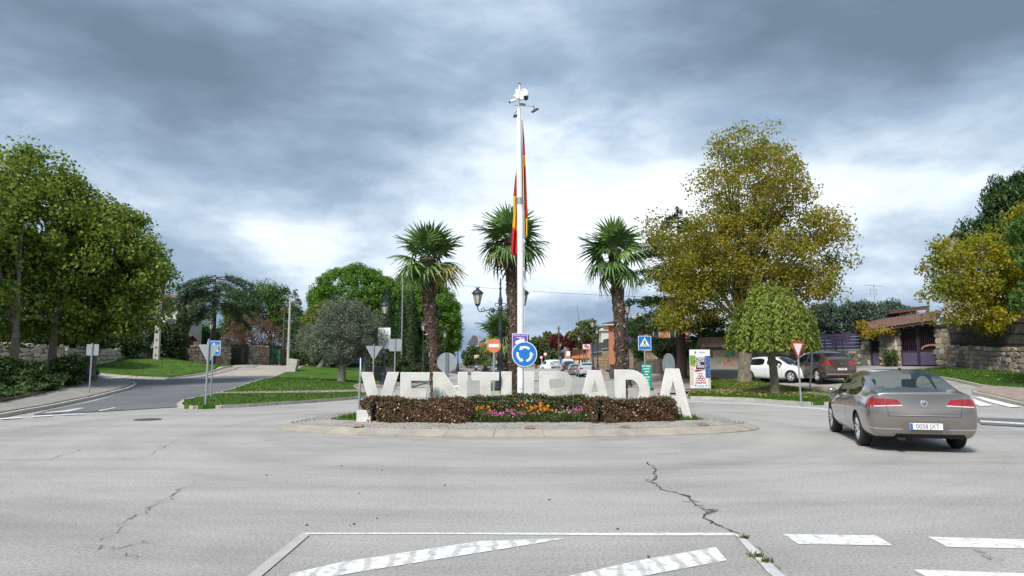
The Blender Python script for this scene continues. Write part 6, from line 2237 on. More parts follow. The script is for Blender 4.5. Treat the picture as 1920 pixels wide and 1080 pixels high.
e0, e1 = gz(622, 1621), gz(601, 1765)
sl = (e1 - e0) / (gu(1768) - gu(1615))
tile_roof(gh, gu(1612), gu(1768), -.75, e0 - .05, 1.35, e0 + .72, M_TILE, sl)
rb = MB(); rb.prism([(gu(1613), e0 - .16), (gu(1767), e0 - .16 + sl * (gu(1767) - gu(1613))), (gu(1767), e0 - .02 + sl * (gu(1767) - gu(1613))), (gu(1613), e0 - .02)], -.66, -.58, 'y'); rb.build('eaves_board', M_WPOLE, gh)
for k in range(9):
    u = gu(1622) + (gu(1760) - gu(1622)) * k / 8
    MB().box((u, .25, e0 + .12 + sl * (u - gu(1613))), (.10, 1.9, .12), M=Matrix.Rotation(R(19), 3, 'X')).build('rafter', M_WPOLE, gh)
MB().box((gu(1770), .2, gz(607, 1770)), (gu(1790) - gu(1757), 1.0, .10)).build('side_roof_slab', M_CONC, gh)
# creeper under the eaves
rng = np.random.default_rng(77)
for (a, b_, rx, rz, n, lab) in ((1632, 626, .5, .30, 420, 'yellow creeper hanging at the low end of the gate house roof'), (1662, 620, .75, .20, 380, 'yellow creeper along the eaves above the stone pier'), (1616, 612, .4, .35, 300, 'yellow green creeper against the junipers')):
    p = at(a, b_, dep(a) - .75)
    P = np.column_stack([rng.normal(0, rx * .5, n), rng.normal(0, .14, n), rng.normal(0, rz * .5, n)])
    o = leaves('creeper', leaf_verts(P, .16, rng, .7, np.tile([0, -1., .2], (n, 1)), .7, .4), M_CREEP)
    o.location = p; tag(o, lab, 'creeper', 'creepers on the gate house')
# plants beside the door
for (a, lab) in ((1662, 'small leafy plant growing beside the narrow purple door'), (1674, 'thin plant growing against the stone pier')):
    g = (at(a, 688, dep(a) - .7)); g = (g.x, g.y, h(g.x, g.y))
    shrub('door_plant', g, [(0, 0, .55, .28, .25, .5)], lab, 'plant', M_IVYL, 16, .2, 50, .1, 140 + a, 'plants beside the gate house')

# purple slatted fence on a stone plinth
f0, f1 = at(1388, 690, 48.5), at(1617, 690, 46.4)
stone_wall((f0.x, f0.y), (f1.x, f1.y), 1.05, 1.05, 'rubble stone plinth under the purple fence behind the parked cars', .42, .27, 'warm', 14)
pf = empty('slat_fence', (f0.x, f0.y, h(f0.x, f0.y) + 1.08), math.atan2(f1.y - f0.y, f1.x - f0.x), label='purple metal slat fence on the stone plinth', cat='fence')
LF = (f1 - f0).xy.length
dzf = h(f1.x, f1.y) - h(f0.x, f0.y)
M_PSLAT = mat('purple_slat', (.075, .05, .115), .45, .12, 2)
for k in range(5):
    z = .02 + k * .22
    MB().prism([(0, z), (LF, z + dzf), (LF, z + dzf + .19), (0, z + .19)], .12, .16, 'y').build('slat', M_PSLAT, pf)
for k in range(8): MB().box((LF * k / 7, .2, .55 + dzf * k / 7), (.08, .08, 1.2)).build('post', M_PFRAME, pf)
MB().box((LF * .37, .06, -.05), (LF * .24, .05, 2.0)).build('panel_gate', mat('purple_sheet', (.10, .07, .14), .55, .15, 2), pf, bevel=.01)

# right wall with reed fence
w0, w1 = at(1781, 690, 42.4), at(1935, 700, 34.5)
stone_wall((w0.x, w0.y), (w1.x, w1.y), 1.25, 1.35, 'rubble stone wall below the dark reed fence', .48, .3, 'warm', 15)
rf = empty('reed_fence', (w0.x, w0.y, h(w0.x, w0.y) + 1.2), math.atan2(w1.y - w0.y, w1.x - w0.x), label='dark weathered reed screen fence above the rubble wall', cat='fence')
LR = (w1 - w0).xy.length; dzr = h(w1.x, w1.y) - h(w0.x, w0.y)
M_REED = mat('reed', (.052, .047, .042), .95, .45, 3.5, .5, 30)
rm = MB(); rnd = random.Random(2)
for k in range(int(LR / .035)):
    x = .035 * k
    rm.box((x, .2 + rnd.uniform(-.012, .012), .82 + dzr * x / LR + rnd.uniform(-.04, .04)), (.03, .03, 1.66))
tag(rm.build('reeds', M_REED, rf), kind='stuff')
for z in (.3, .85, 1.4): MB().prism([(0, z), (LR, z + dzr), (LR, z + dzr + .03), (0, z + .03)], .165, .18, 'y').build('wire', M_BLK, rf)
for k in range(5): MB().box((LR * k / 4, .26, .8 + dzr * k / 4), (.06, .06, 1.9)).build('post', M_POST, rf)
# canopy, antenna and block wall over the gate house
c0 = at(1685, 590, 50)
cn = empty('canopy', (c0.x, c0.y, h(c0.x, 50)), R(-12), label='flat dark canopy with red steel beams behind the gate roof', cat='canopy')
zc = zat(586, 50) - h(c0.x, 50)
MB().prism([(-1.75, zc - .05), (1.75, zc + .32), (1.75, zc + .42), (-1.75, zc + .06)], -1.0, 1.6, 'y').build('roof_sheet', mat('canopy_sheet', (.03, .09, .07), .5), cn)
for yy in (-.98, 1.55): MB().prism([(-1.7, zc - .22), (1.7, zc + .14), (1.7, zc + .32), (-1.7, zc - .05)], yy, yy + .08, 'y').build('beam', M_WOODR, cn)
for (xx, yy) in ((-1.6, -.9), (1.6, -.9), (-1.6, 1.5), (1.6, 1.5)): MB().box((xx, yy + .02, zc / 2 + .06 * xx), (.12, .12, zc - .05)).build('post', M_WOODR, cn)
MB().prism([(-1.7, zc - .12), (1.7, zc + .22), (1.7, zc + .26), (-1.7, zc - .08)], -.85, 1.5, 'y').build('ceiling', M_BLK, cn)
a0 = at(1640, 570, 56)
an = empty('tv_antenna', (a0.x, 56, h(a0.x, 56)), label='rooftop television aerial against the sky beyond the gate roof', cat='antenna')
zt = zat(534, 56) - h(a0.x, 56)
MB().tube([(0, 0, 0), (0, 0, zt)], .025, 6).build('mast', M_POST, an)
MB().tube([(-.75, 0, zt - .02), (.75, 0, zt - .12)], .014, 5).build('boom', M_POST, an)
for k in range(9): MB().tube([(-.7 + .17 * k, -.16, zt - .03 - .012 * k), (-.7 + .17 * k, .16, zt - .03 - .012 * k)], .008, 4).build('element', M_POST, an)
for k in (-.28, .2): MB().tube([(k, 0, zt - .3), (k * .9, 0, zt - 1.0)], .02, 5).build('panel_element', M_POST, an)
MB().tube([(-.3, 0, zt - .45), (.25, 0, zt - .45)], .012, 5).build('strut', M_POST, an)
b0 = at(1845, 605, 43.5)
bw = empty('block_wall', (b0.x, 43.5, h(b0.x, 43.5)), R(-14), label='pale concrete block wall corner under the yellow tree', cat='wall')
zt = zat(594, 43.5) - h(b0.x, 43.5)
bme = MB().box((0, 0, 0), (.385, .19, .19)).mesh('block'); bme.materials.append(mat('concrete_block_grey', (.36, .355, .34), .9, .15, 6, .3, 40))
for r in range(int(zt / .2)):
    for k in range(3): mobj('block', bme, None, bw, (-.4 + .4 * k + (.1 if r % 2 else -.1), 0, .1 + .2 * r))
MB().box((0, .06, zt / 2 - .03), (1.1, .08, zt - .1)).build('mortar', M_MORTAR, bw)

# ---------------------------------------------------------------- houses
M_GLASSW = mat('window_glass', (.03, .04, .05), .08, spec=.8)
M_FRAMEW = mat('window_frame', (.62, .60, .56), .5)


def win(parent, x, z, w, hh, y=0.0, shutter=None, sill=True):
    o = empty('window', (x, y, z), 0, parent)
    MB().box((0, -.015, 0), (w, .05, hh)).build('pane', M_GLASSW, o)
    for sx in (-1, 1): MB().box((sx * w / 2, -.03, 0), (.07, .09, hh + .07)).build('frame', M_FRAMEW, o)
    for sz in (-1, 1): MB().box((0, -.032, sz * hh / 2), (w, .09, .07)).build('frame', M_FRAMEW, o)
    MB().box((0, -.034, 0), (.05, .08, hh - .08)).build('mullion', M_FRAMEW, o)
    if sill: MB().box((0, -.07, -hh / 2 - .07), (w + .2, .2, .06)).build('sill', M_FRAMEW, o)
    return o


def house(pos, rz, L_, D_, H_, wallm, roofm, label, wins=(), roof='gable', rh=1.4, over=.4, cat='house', doors=(), chimney=None, side_wins=(), base_z=None, group='houses along the street'):
    """box house: front face on local -Y side, length along X"""
    z0 = h(*pos) if base_z is None else base_z
    root = empty('house', (pos[0], pos[1], z0), rz, label=label, cat=cat, group=group)
    MB().box((L_ / 2, D_ / 2, H_ / 2 - .3), (L_, D_, H_ + .6)).build('wall', wallm, root)
    if roof == 'gable':
        for sg in (0, 1):
            ya, yb = (-over, D_ / 2) if sg == 0 else (D_ + over, D_ / 2)
            tile_roof(root, -over, L_ + over, ya, H_ - .12, yb, H_ + rh, roofm, pitch=.5)
        for x in (.0, L_ - .1): MB().prism([(0, H_), (D_, H_), (D_ / 2, H_ + rh - .05)], x, x + .1, 'x').build('gable', wallm, root)
    elif roof == 'cross':                       # gable end towards the front
        rr = empty('roof', (0, 0, 0), 0, root)
        for sg in (0, 1):
            x0, x1 = (-over, L_ / 2) if sg == 0 else (L_ + over, L_ / 2)
            MB().prism([(x0, H_ - .12), (x1, H_ + rh), (x1, H_ + rh + .16), (x0, H_ + .04)], -over, D_ + over, 'y').build('slope', roofm, rr)
        MB().prism([(0, H_), (L_, H_), (L_ / 2, H_ + rh - .08)], .0, .12, 'y').build('gable', wallm, root)
    else:
        v = [(-over, -over, H_), (L_ + over, -over, H_), (L_ + over, D_ + over, H_), (-over, D_ + over, H_)]
        i_ = min(L_, D_) * .38
        v += [(i_, i_, H_ + rh), (L_ - i_, i_, H_ + rh), (L_ - i_, D_ - i_, H_ + rh), (i_, D_ - i_, H_ + rh)]
        m_ = MB(); m_.add(v, [(3, 2, 1, 0), (0, 1, 5, 4), (1, 2, 6, 5), (2, 3, 7, 6), (3, 0, 4, 7), (4, 5, 6, 7)]); m_.build('roof', roofm, root)
        MB().box((L_ / 2, D_ / 2, H_ - .1), (L_ + over * 1.8, D_ + over * 1.8, .18)).build('eaves', M_FRAMEW, root)
    for (x, z, w, hh) in wins: win(root, x, z, w, hh)
    for (y_, z, w, hh) in side_wins:
        o = win(root, 0, z, w, hh); o.location = (-.0, y_, z); o.rotation_euler = (0, 0, -math.pi / 2)
    for (x, w, hh) in doors:
        o = empty('door', (x, 0, 0), 0, root)
        MB().box((0, -.02, hh / 2), (w, .06, hh)).build('leaf', M_WPOLE, o); MB().ball((w * .35, -.07, hh * .48), .04, 6, 4).build('handle', M_GALV, o)
    if chimney:
        MB().box((chimney[0], chimney[1], H_ + rh * .8), (.6, .6, 1.3)).build('chimney', wallm, root)
    return root


M_SALM = mat('salmon_render', (.42, .17, .10), .9, .12, 2)
M_WREND = mat('white_render', (.56, .55, .53), .9, .1, 1.5)
M_CREAM = mat('cream_render', (.56, .45, .29), .9, .1, 1.5)
M_BREND = mat('brown_brick', (.26, .17, .12), .9, .2, 3)
M_DKROOF = mat('dark_roof', (.045, .05, .06), .7, .2, 3)
# terraced houses on the left of the street: fronts face the street (+X)
for (y0, y1, Hh_, m_, lab, nw) in ((84, 94, 3.6, M_CREAM, 'cream low house behind the round sign back', 2), (94.5, 101, 4.3, M_SALM, 'salmon terraced house beside the far parked cars', 2), (101.5, 116, 4.0, M_WREND, 'white terraced house beyond the salmon one', 4)):
    L_ = y1 - y0
    house((-9.9, y0), math.pi / 2, L_, 7.5, Hh_, m_, M_TILE, lab, wins=[(L_ * (k + .5) / nw, Hh_ * .62, 1.0, 1.2) for k in range(nw)], doors=[(L_ * .5, 1.0, 2.1)] if nw > 2 else (), rh=1.2,
          side_wins=[(3.6, 1.9, 1.1, 1.2)] if y0 < 94.2 and False else (), base_z=0.1)
house((xat(876, 200), 200), 0, 3.8, 6, zat(648, 200), M_WREND, M_DKROOF, 'distant white house with a dark mansard roof', wins=[(.9, 4.6, .9, 1.1), (2.6, 4.6, .9, 1.1), (.9, 2.2, .9, 1.1), (2.6, 2.2, .9, 1.1)], roof='hip', rh=3.0, over=.2, base_z=0)
house((xat(903, 185), 185), R(8), 4.6, 7, zat(650, 185), M_BREND, M_TILEO, 'distant brown house with an orange gabled roof', wins=[(1.4, 4.2, .9, 1.2), (3.2, 4.2, .9, 1.2), (2.3, 1.8, 1.0, 1.2)], roof='cross', rh=2.6, over=.4, base_z=0)
house((xat(898, 160), 160), R(3), 4.4, 5, zat(668, 160), M_CREAM, M_TILE, 'small distant house with a faded red roof', wins=[(1.1, 1.6, .8, 1.0), (3.0, 1.6, .8, 1.0)], rh=1.6, base_z=0)
house((xat(1062, 150), 150), R(-6), 5.0, 7, zat(673, 150), M_CREAM, M_TILEO, 'cream bar building with an orange tiled roof beside the lamps', wins=[(1.3, 1.5, 1.0, 1.1), (3.7, 1.5, 1.0, 1.1)], rh=2.0, base_z=.2)
house((xat(1128, 112), 112), R(-4), 9, 10, zat(618, 112) - 1, M_WREND, mat('white_roof', (.6, .6, .58), .7), 'white roofed hall beyond the salmon house', wins=[(2, 3.0, 1.2, 1.0), (5, 3.0, 1.2, 1.0)], roof='hip', rh=1.6, base_z=1.0)
# salmon house over the tan retaining wall
hz = 2.0
sh_ = house((xat(1142, 78), 78), R(-8), 9.0, 9.5, zat(607, 78) - hz, M_SALM, M_DKROOF, 'salmon house with dark roof and white eaves above the tan retaining wall', wins=[(2.4, 2.6, 1.3, 1.4), (5.0, 2.6, 1.3, 1.4), (7.4, 2.6, 1.2, 1.4)],
            roof='hip', rh=1.1, over=.75, base_z=hz)
s = sh_; MB().lathe([(.02, -.02), (.35, .05), (.55, .2), (.53, .21), (.33, .07), (.001, .0)], 18, M=Matrix.Rotation(R(80), 3, 'X')).build('satellite_dish', M_FRAMEW, s, True, loc=(3.2, -.6, zat(601, 78) - hz + .2))


def brick_mat(name, c1, c2, mort, scale, w=.9, hh=.35):
    m = bpy.data.materials.new(name); m.use_nodes = True
    nt = m.node_tree; p = nt.nodes['Principled BSDF']; N, L = nt.nodes.new, nt.links.new
    tc = N('ShaderNodeTexCoord'); sp = N('ShaderNodeSeparateXYZ'); cb = N('ShaderNodeCombineXYZ')
    L(tc.outputs['Object'], sp.inputs[0]); L(sp.outputs[0], cb.inputs[0]); L(sp.outputs[2], cb.inputs[1])
    b = N('ShaderNodeTexBrick'); b.inputs['Scale'].default_value = scale; b.inputs['Brick Width'].default_value = w; b.inputs['Row Height'].default_value = hh
    b.inputs['Color1'].default_value = (*c1, 1); b.inputs['Color2'].default_value = (*c2, 1); b.inputs['Mortar'].default_value = (*mort, 1); b.inputs['Mortar Size'].default_value = .02
    L(cb.outputs[0], b.inputs['Vector']); L(b.outputs['Color'], p.inputs['Base Color']); p.inputs['Roughness'].default_value = .9
    MATS[name] = m
    return m


M_TAN = [mat('tan_block_%d' % i, c, .92, .18, 3, .3, 30) for i, c in enumerate([(.40, .28, .155), (.36, .25, .14), (.43, .31, .18), (.33, .24, .15)])]
rw = empty('retaining_wall', (11.9, 50, h(11.9, 50)), math.pi / 2 * 1.0, label='long tan block retaining wall with stepped dark railings', cat='retaining wall')
# wall runs along +Y (local +X); visible face towards the street (-X world = +Y local)
segs = [(0, 6, 1.3), (6, 13, 1.9), (13, 21, 2.4), (21, 30, 2.7), (30, 40, 2.6), (40, 54, 2.3)]
bl_me = []
for m_ in M_TAN:
    me = MB().box((0, 0, 0), (.88, .2, .37)).mesh('block'); me.materials.append(m_); bl_me.append(me)
cnt = 0
rnd = random.Random(9)
for (a_, b_, Hs) in segs:
    MB().box(((a_ + b_) / 2, -.25, Hs / 2 - .3), (b_ - a_, .4, Hs + .6)).build('core', M_MORTAR, rw)
    for r in range(int(round(Hs / .4))):
        k = 0
        x = a_ + (.45 if r % 2 == 0 else .68)
        while x < b_ - .2 and cnt < 298:
            o = mobj('block', rnd.choice(bl_me), None, rw, (x, -.0 + rnd.uniform(-.012, .012), .2 + .4 * r)); cnt += 1
            x += .9
    MB().box(((a_ + b_) / 2, -.1, Hs + .08), (b_ - a_ - .05, .55, .12)).build('coping', M_KERB, rw)
    fence = MB()
    MB().box(((a_ + b_) / 2, -.1, Hs + .75), (b_ - a_ - .1, .03, 1.15)).build('railing_panel', mat('railing_dark', (.045, .048, .055), .6), rw)
# side wall of the garden facing the camera
stone_root = empty('garden_wall', (11.7, 49.9, h(12, 50)), R(3), label='tan block garden wall facing the roundabout, rising behind the crossing sign', cat='wall')
rnd = random.Random(10)
MB().box((4.2, .32, .9), (8.4, .4, 2.9)).build('core', M_MORTAR, stone_root)
for r in range(6):
    x = .45 if r % 2 == 0 else .0
    while x < 8.4:
        mobj('block', rnd.choice(bl_me), None, stone_root, (x, 0.06 + rnd.uniform(-.012, .012), -.1 + .4 * r)); x += .9
MB().box((4.2, .25, 2.42), (8.5, .55, .12)).build('coping', M_KERB, stone_root)
# left house behind the plane trees
lh = house((at(262, 600, 84).x, 84), R(10), 5.2, 8, zat(575, 84) - 1.8, M_WREND, M_TILE, 'pale house with a balcony half hidden by the plane trees', wins=[(1.5, 4.6, 1.0, 1.3), (3.6, 4.6, 1.0, 1.3)], rh=1.8, base_z=1.8, group='houses by the side road')
MB().box((4.2, -.7, 3.3), (3.0, 1.4, .16)).build('balcony', M_WREND, lh)
for k in range(10): MB().box((2.8 + .31 * k, -1.36, 3.85), (.04, .04, 1.0)).build('baluster', M_IRON2, lh)
MB().box((4.2, -1.36, 4.36), (3.0, .06, .06)).build('rail', M_IRON2, lh)
house((at(300, 640, 76).x, 76), R(10), 2.4, 4, zat(636, 76) - 1.9, mat('red_brick', (.30, .075, .05), .9, .2, 3), M_TILE, 'small red walled outbuilding beside the concrete pole', wins=[(1.2, 1.5, .6, .7)], rh=.5, base_z=1.9, group='houses by the side road')
# house behind the yellow tree
house((at(1768, 560, 62).x, 62), R(-33), 2.6, 7, zat(470, 62) - 2, mat('grey_stone_render', (.26, .24, .21), .9, .25, 3), M_TILE, 'tall grey stone house with a gable behind the yellow tree', wins=[(1.6, 4.0, 1.0, 1.2), (1.6, 7.0, .9, 1.2)], roof='cross', rh=1.6, base_z=2.0, group='houses behind the walls')
# billboard, panels and direction signs down the street
for (a, b_, w, hh, dd, c, lab, nm, txt) in ((1100, 650, 14, 9, 110, (.70, .62, .64), 'white and pink billboard on a post beside the far lamp', 'billboard', None), (1065.5, 663, 7, 9, 125, (.74, .75, .76), 'small white notice panel before the orange roof', 'notice_panel', None),
                                            (894, 669, 10, 7, 120, (.66, .40, .12), 'orange and white direction boards at the far street', 'direction_sign', None), (1051, 672, 4, 8, 140, (.03, .16, .42), 'small blue street sign at the bend', 'street_sign', None)):
    X = xat(a, dd); z0 = h(X, dd)
    s = empty(nm, (X, dd, z0), label=lab, cat='sign', group='small signs down the street')
    zc = zat(b_, dd) - z0
    MB().box((0, 0, zc), (sized(w, dd), .08, sized(hh, dd))).build('panel', mat('panel_' + nm, c, .6, .1, 2), s)
    if nm == 'billboard':
        plate([disc(.28, 14)], -.05, .01, 'print', mat('print_pink', (.62, .10, .22), .6), s, (-.1, 0, zc + .1)); plate([disc(.2, 14)], -.05, .01, 'print', mat('print_pink', (.62, .10, .22), .6), s, (.28, 0, zc - .1))
    if nm == 'direction_sign':
        for k in (-1, 0, 1): MB().box((0, -.045, zc + k * .22), (sized(w, dd) * .96, .01, .05)).build('stripe', M_SWHITE, s)
    MB().tube([(0, .08, 0), (0, .08, zc)], .06, 8).build('post', M_POST, s)
for (a, b_, r_, dd, lab) in ((1022.5, 664, 3.6, 150, 'far round red ringed traffic sign over the van'), (1015, 670, 3, 165, 'farther round red ringed traffic sign'), (1008, 671, 3, 172, 'farthest round traffic sign at the bend')):
    X = xat(a, dd)
    s = empty('traffic_sign', (X, dd, 0.12), label=lab, cat='sign', group='small signs down the street')
    zc = zat(b_, dd) - .12
    plate([disc(sized(r_, dd), 24)], 0, .02, 'rim', M_SRED, s, (0, 0, zc)); plate([disc(sized(r_ * .72, dd), 24)], -.014, .01, 'face', M_SWHITE, s, (0, 0, zc))
    MB().tube([(0, .05, 0), (0, .05, zc)], .05, 8).build('post', M_POST, s)

# ================================================================== CARS
def paint(name, col, metal=.0, rough=.28):
    if name in MATS: return MATS[name]
    m = mat(name, col, rough, metal=metal, coat=1.0)
    return m


M_TYRE = mat('tyre', (.018, .018, .019), .85)
M_RIM = mat('alloy', (.58, .59, .61), .35, metal=.25)
M_WELL = mat('underbody', (.010, .010, .011), .9)
M_TRIM = mat('black_trim', (.015, .015, .017), .5)
M_CHROME = mat('chrome', (.72, .73, .75), .18, metal=1.0)
M_TAIL = mat('tail_lamp', (.30, .006, .010), .12, .35, 22, coat=.6)
M_TAILW = mat('tail_lamp_white', (.70, .62, .60), .2)
M_HEAD = mat('head_lamp', (.62, .65, .68), .1, coat=.5)
M_GLASS = glass_mat('car_glass', (.80, .88, .87), .10)
M_GLASSD = glass_mat('car_glass_dark', (.30, .35, .35), .72)
M_SEAT = mat('car_seat', (.10, .11, .12), .9)
M_PLATE = mat('number_plate', (.74, .75, .75), .4)
M_PBLUE = mat('plate_blue', (.01, .10, .50), .4)
M_INK = mat('plate_ink', (.05, .055, .065), .6)

# ring: x along the car from the rear; side points (half width, z) bottom -> window top; top points roof edge, mid, centre
# rows: r0 bottom, r1 sill, r2 mid, r3 crease, r4 belt, r5 window top ; c1 roof edge, c2, c3
SEDAN = dict(L=4.77, W=.91, wheels=(1.09, 3.80), wr=.325, rings=[
    (.11, [(.74, .27), (.83, .36), (.87, .58), (.865, .80), (.80, .985), (.72, 1.035)], [(.62, 1.05), (.36, 1.058), (0, 1.062)]),
    (.30, [(.76, .24), (.865, .34), (.905, .58), (.895, .82), (.835, .985), (.75, 1.055)], [(.63, 1.07), (.36, 1.08), (0, 1.085)]),
    (.62, [(.78, .21), (.875, .32), (.915, .58), (.905, .83), (.855, .975), (.74, 1.085)], [(.64, 1.11), (.36, 1.125), (0, 1.13)]),
    (.98, [(.78, .20), (.88, .30), (.92, .58), (.91, .83), (.865, .965), (.69, 1.235)], [(.625, 1.29), (.35, 1.325), (0, 1.335)]),
    (1.38, [(.78, .19), (.88, .29), (.92, .58), (.912, .82), (.868, .955), (.665, 1.335)], [(.585, 1.405), (.33, 1.445), (0, 1.455)]),
    (2.02, [(.78, .18), (.88, .28), (.92, .56), (.912, .80), (.87, .94), (.655, 1.37)], [(.57, 1.44), (.32, 1.465), (0, 1.47)]),
    (2.10, [(.78, .18), (.88, .28), (.92, .56), (.912, .80), (.87, .938), (.655, 1.37)], [(.57, 1.44), (.32, 1.465), (0, 1.47)]),
    (2.78, [(.78, .18), (.88, .28), (.92, .55), (.91, .78), (.868, .92), (.675, 1.31)], [(.59, 1.39), (.33, 1.43), (0, 1.44)]),
    (3.20, [(.78, .18), (.88, .28), (.92, .55), (.91, .77), (.862, .91), (.745, 1.105)], [(.665, 1.19), (.38, 1.24), (0, 1.25)]),
    (3.58, [(.78, .19), (.88, .29), (.915, .55), (.90, .76), (.85, .895), (.80, .935)], [(.73, .965), (.42, 1.005), (0, 1.015)]),
    (4.10, [(.78, .20), (.87, .30), (.90, .54), (.87, .72), (.81, .83), (.74, .875)], [(.66, .90), (.36, .93), (0, .94)]),
    (4.52, [(.74, .21), (.82, .31), (.84, .50), (.79, .64), (.72, .72), (.66, .765)], [(.58, .79), (.32, .82), (0, .825)]),
    (4.64, [(.66, .23), (.74, .32), (.75, .48), (.70, .60), (.64, .67), (.58, .70)], [(.50, .72), (.28, .74), (0, .745)])],
    rear_x=[.10, .05, .0, .02, .055, .075], front_x=[4.68, 4.76, 4.77, 4.75, 4.72, 4.70],
    side=[(4, 5), (6, 7), (7, 8), (3, 4)], wind=[(7, 8), (8, 9)], rear=[(2, 3), (3, 4)])
HATCH = dict(L=4.37, W=.90, wheels=(.80, 3.43), wr=.32, rings=[
    (.12, [(.72, .30), (.80, .38), (.84, .56), (.83, .78), (.76, .96), (.70, 1.05)], [(.60, 1.07), (.36, 1.08), (0, 1.085)]),
    (.26, [(.76, .25), (.85, .34), (.885, .58), (.875, .80), (.81, .97), (.70, 1.14)], [(.61, 1.17), (.36, 1.19), (0, 1.195)]),
    (.62, [(.78, .21), (.865, .31), (.90, .58), (.89, .82), (.84, .96), (.68, 1.24)], [(.60, 1.33), (.35, 1.37), (0, 1.375)]),
    (.95, [(.78, .20), (.87, .30), (.90, .58), (.895, .82), (.85, .955), (.665, 1.32)], [(.58, 1.395), (.33, 1.43), (0, 1.435)]),
    (1.25, [(.78, .19), (.87, .29), (.90, .57), (.895, .81), (.855, .945), (.655, 1.35)], [(.57, 1.42), (.33, 1.45), (0, 1.455)]),
    (1.82, [(.78, .18), (.87, .28), (.90, .56), (.895, .79), (.855, .93), (.65, 1.37)], [(.565, 1.435), (.32, 1.46), (0, 1.465)]),
    (1.90, [(.78, .18), (.87, .28), (.90, .56), (.895, .79), (.855, .93), (.65, 1.37)], [(.565, 1.435), (.32, 1.46), (0, 1.465)]),
    (2.52, [(.78, .18), (.87, .28), (.90, .55), (.893, .77), (.852, .91), (.67, 1.30)], [(.585, 1.375), (.33, 1.415), (0, 1.425)]),
    (2.90, [(.78, .18), (.87, .28), (.90, .55), (.89, .76), (.845, .90), (.735, 1.105)], [(.66, 1.185), (.38, 1.235), (0, 1.245)]),
    (3.25, [(.78, .19), (.87, .29), (.90, .55), (.885, .75), (.835, .885), (.785, .925)], [(.72, .955), (.42, .995), (0, 1.005)]),
    (3.72, [(.78, .20), (.86, .30), (.885, .54), (.86, .72), (.80, .83), (.73, .87)], [(.65, .895), (.36, .925), (0, .935)]),
    (4.12, [(.74, .21), (.81, .31), (.83, .50), (.78, .64), (.71, .73), (.65, .77)], [(.57, .795), (.32, .82), (0, .825)]),
    (4.24, [(.66, .23), (.73, .32), (.74, .48), (.69, .60), (.63, .67), (.57, .70)], [(.49, .72), (.28, .74), (0, .745)])],
    rear_x=[.11, .03, .0, .05, .09, .115], front_x=[4.28, 4.36, 4.37, 4.35, 4.32, 4.30],
    side=[(3, 4), (4, 5), (6, 7), (7, 8), (2, 3)], wind=[(7, 8), (8, 9)], rear=[(1, 2)])


def scaled(spec, L_, W_, H_, **k):
    s = dict(spec)
    fx, fy, fz = L_ / spec['L'], W_ / spec['W'], H_ / spec['rings'][5][2][2][1]
    fz_ = lambda z: z if z < .35 else .35 + (z - .35) * (H_ - .35) / (spec['rings'][5][2][2][1] - .35)
    s['rings'] = [(x * fx, [(y * fy, fz_(z)) for y, z in a], [(y * fy, fz_(z)) for y, z in b]) for x, a, b in spec['rings']]
    s['rear_x'] = [v * fx for v in spec['rear_x']]; s['front_x'] = [v * fx for v in spec['front_x']]
    s['wheels'] = tuple(v * fx for v in spec['wheels']); s['L'] = L_; s['W'] = W_
    s.update(k)
    return s


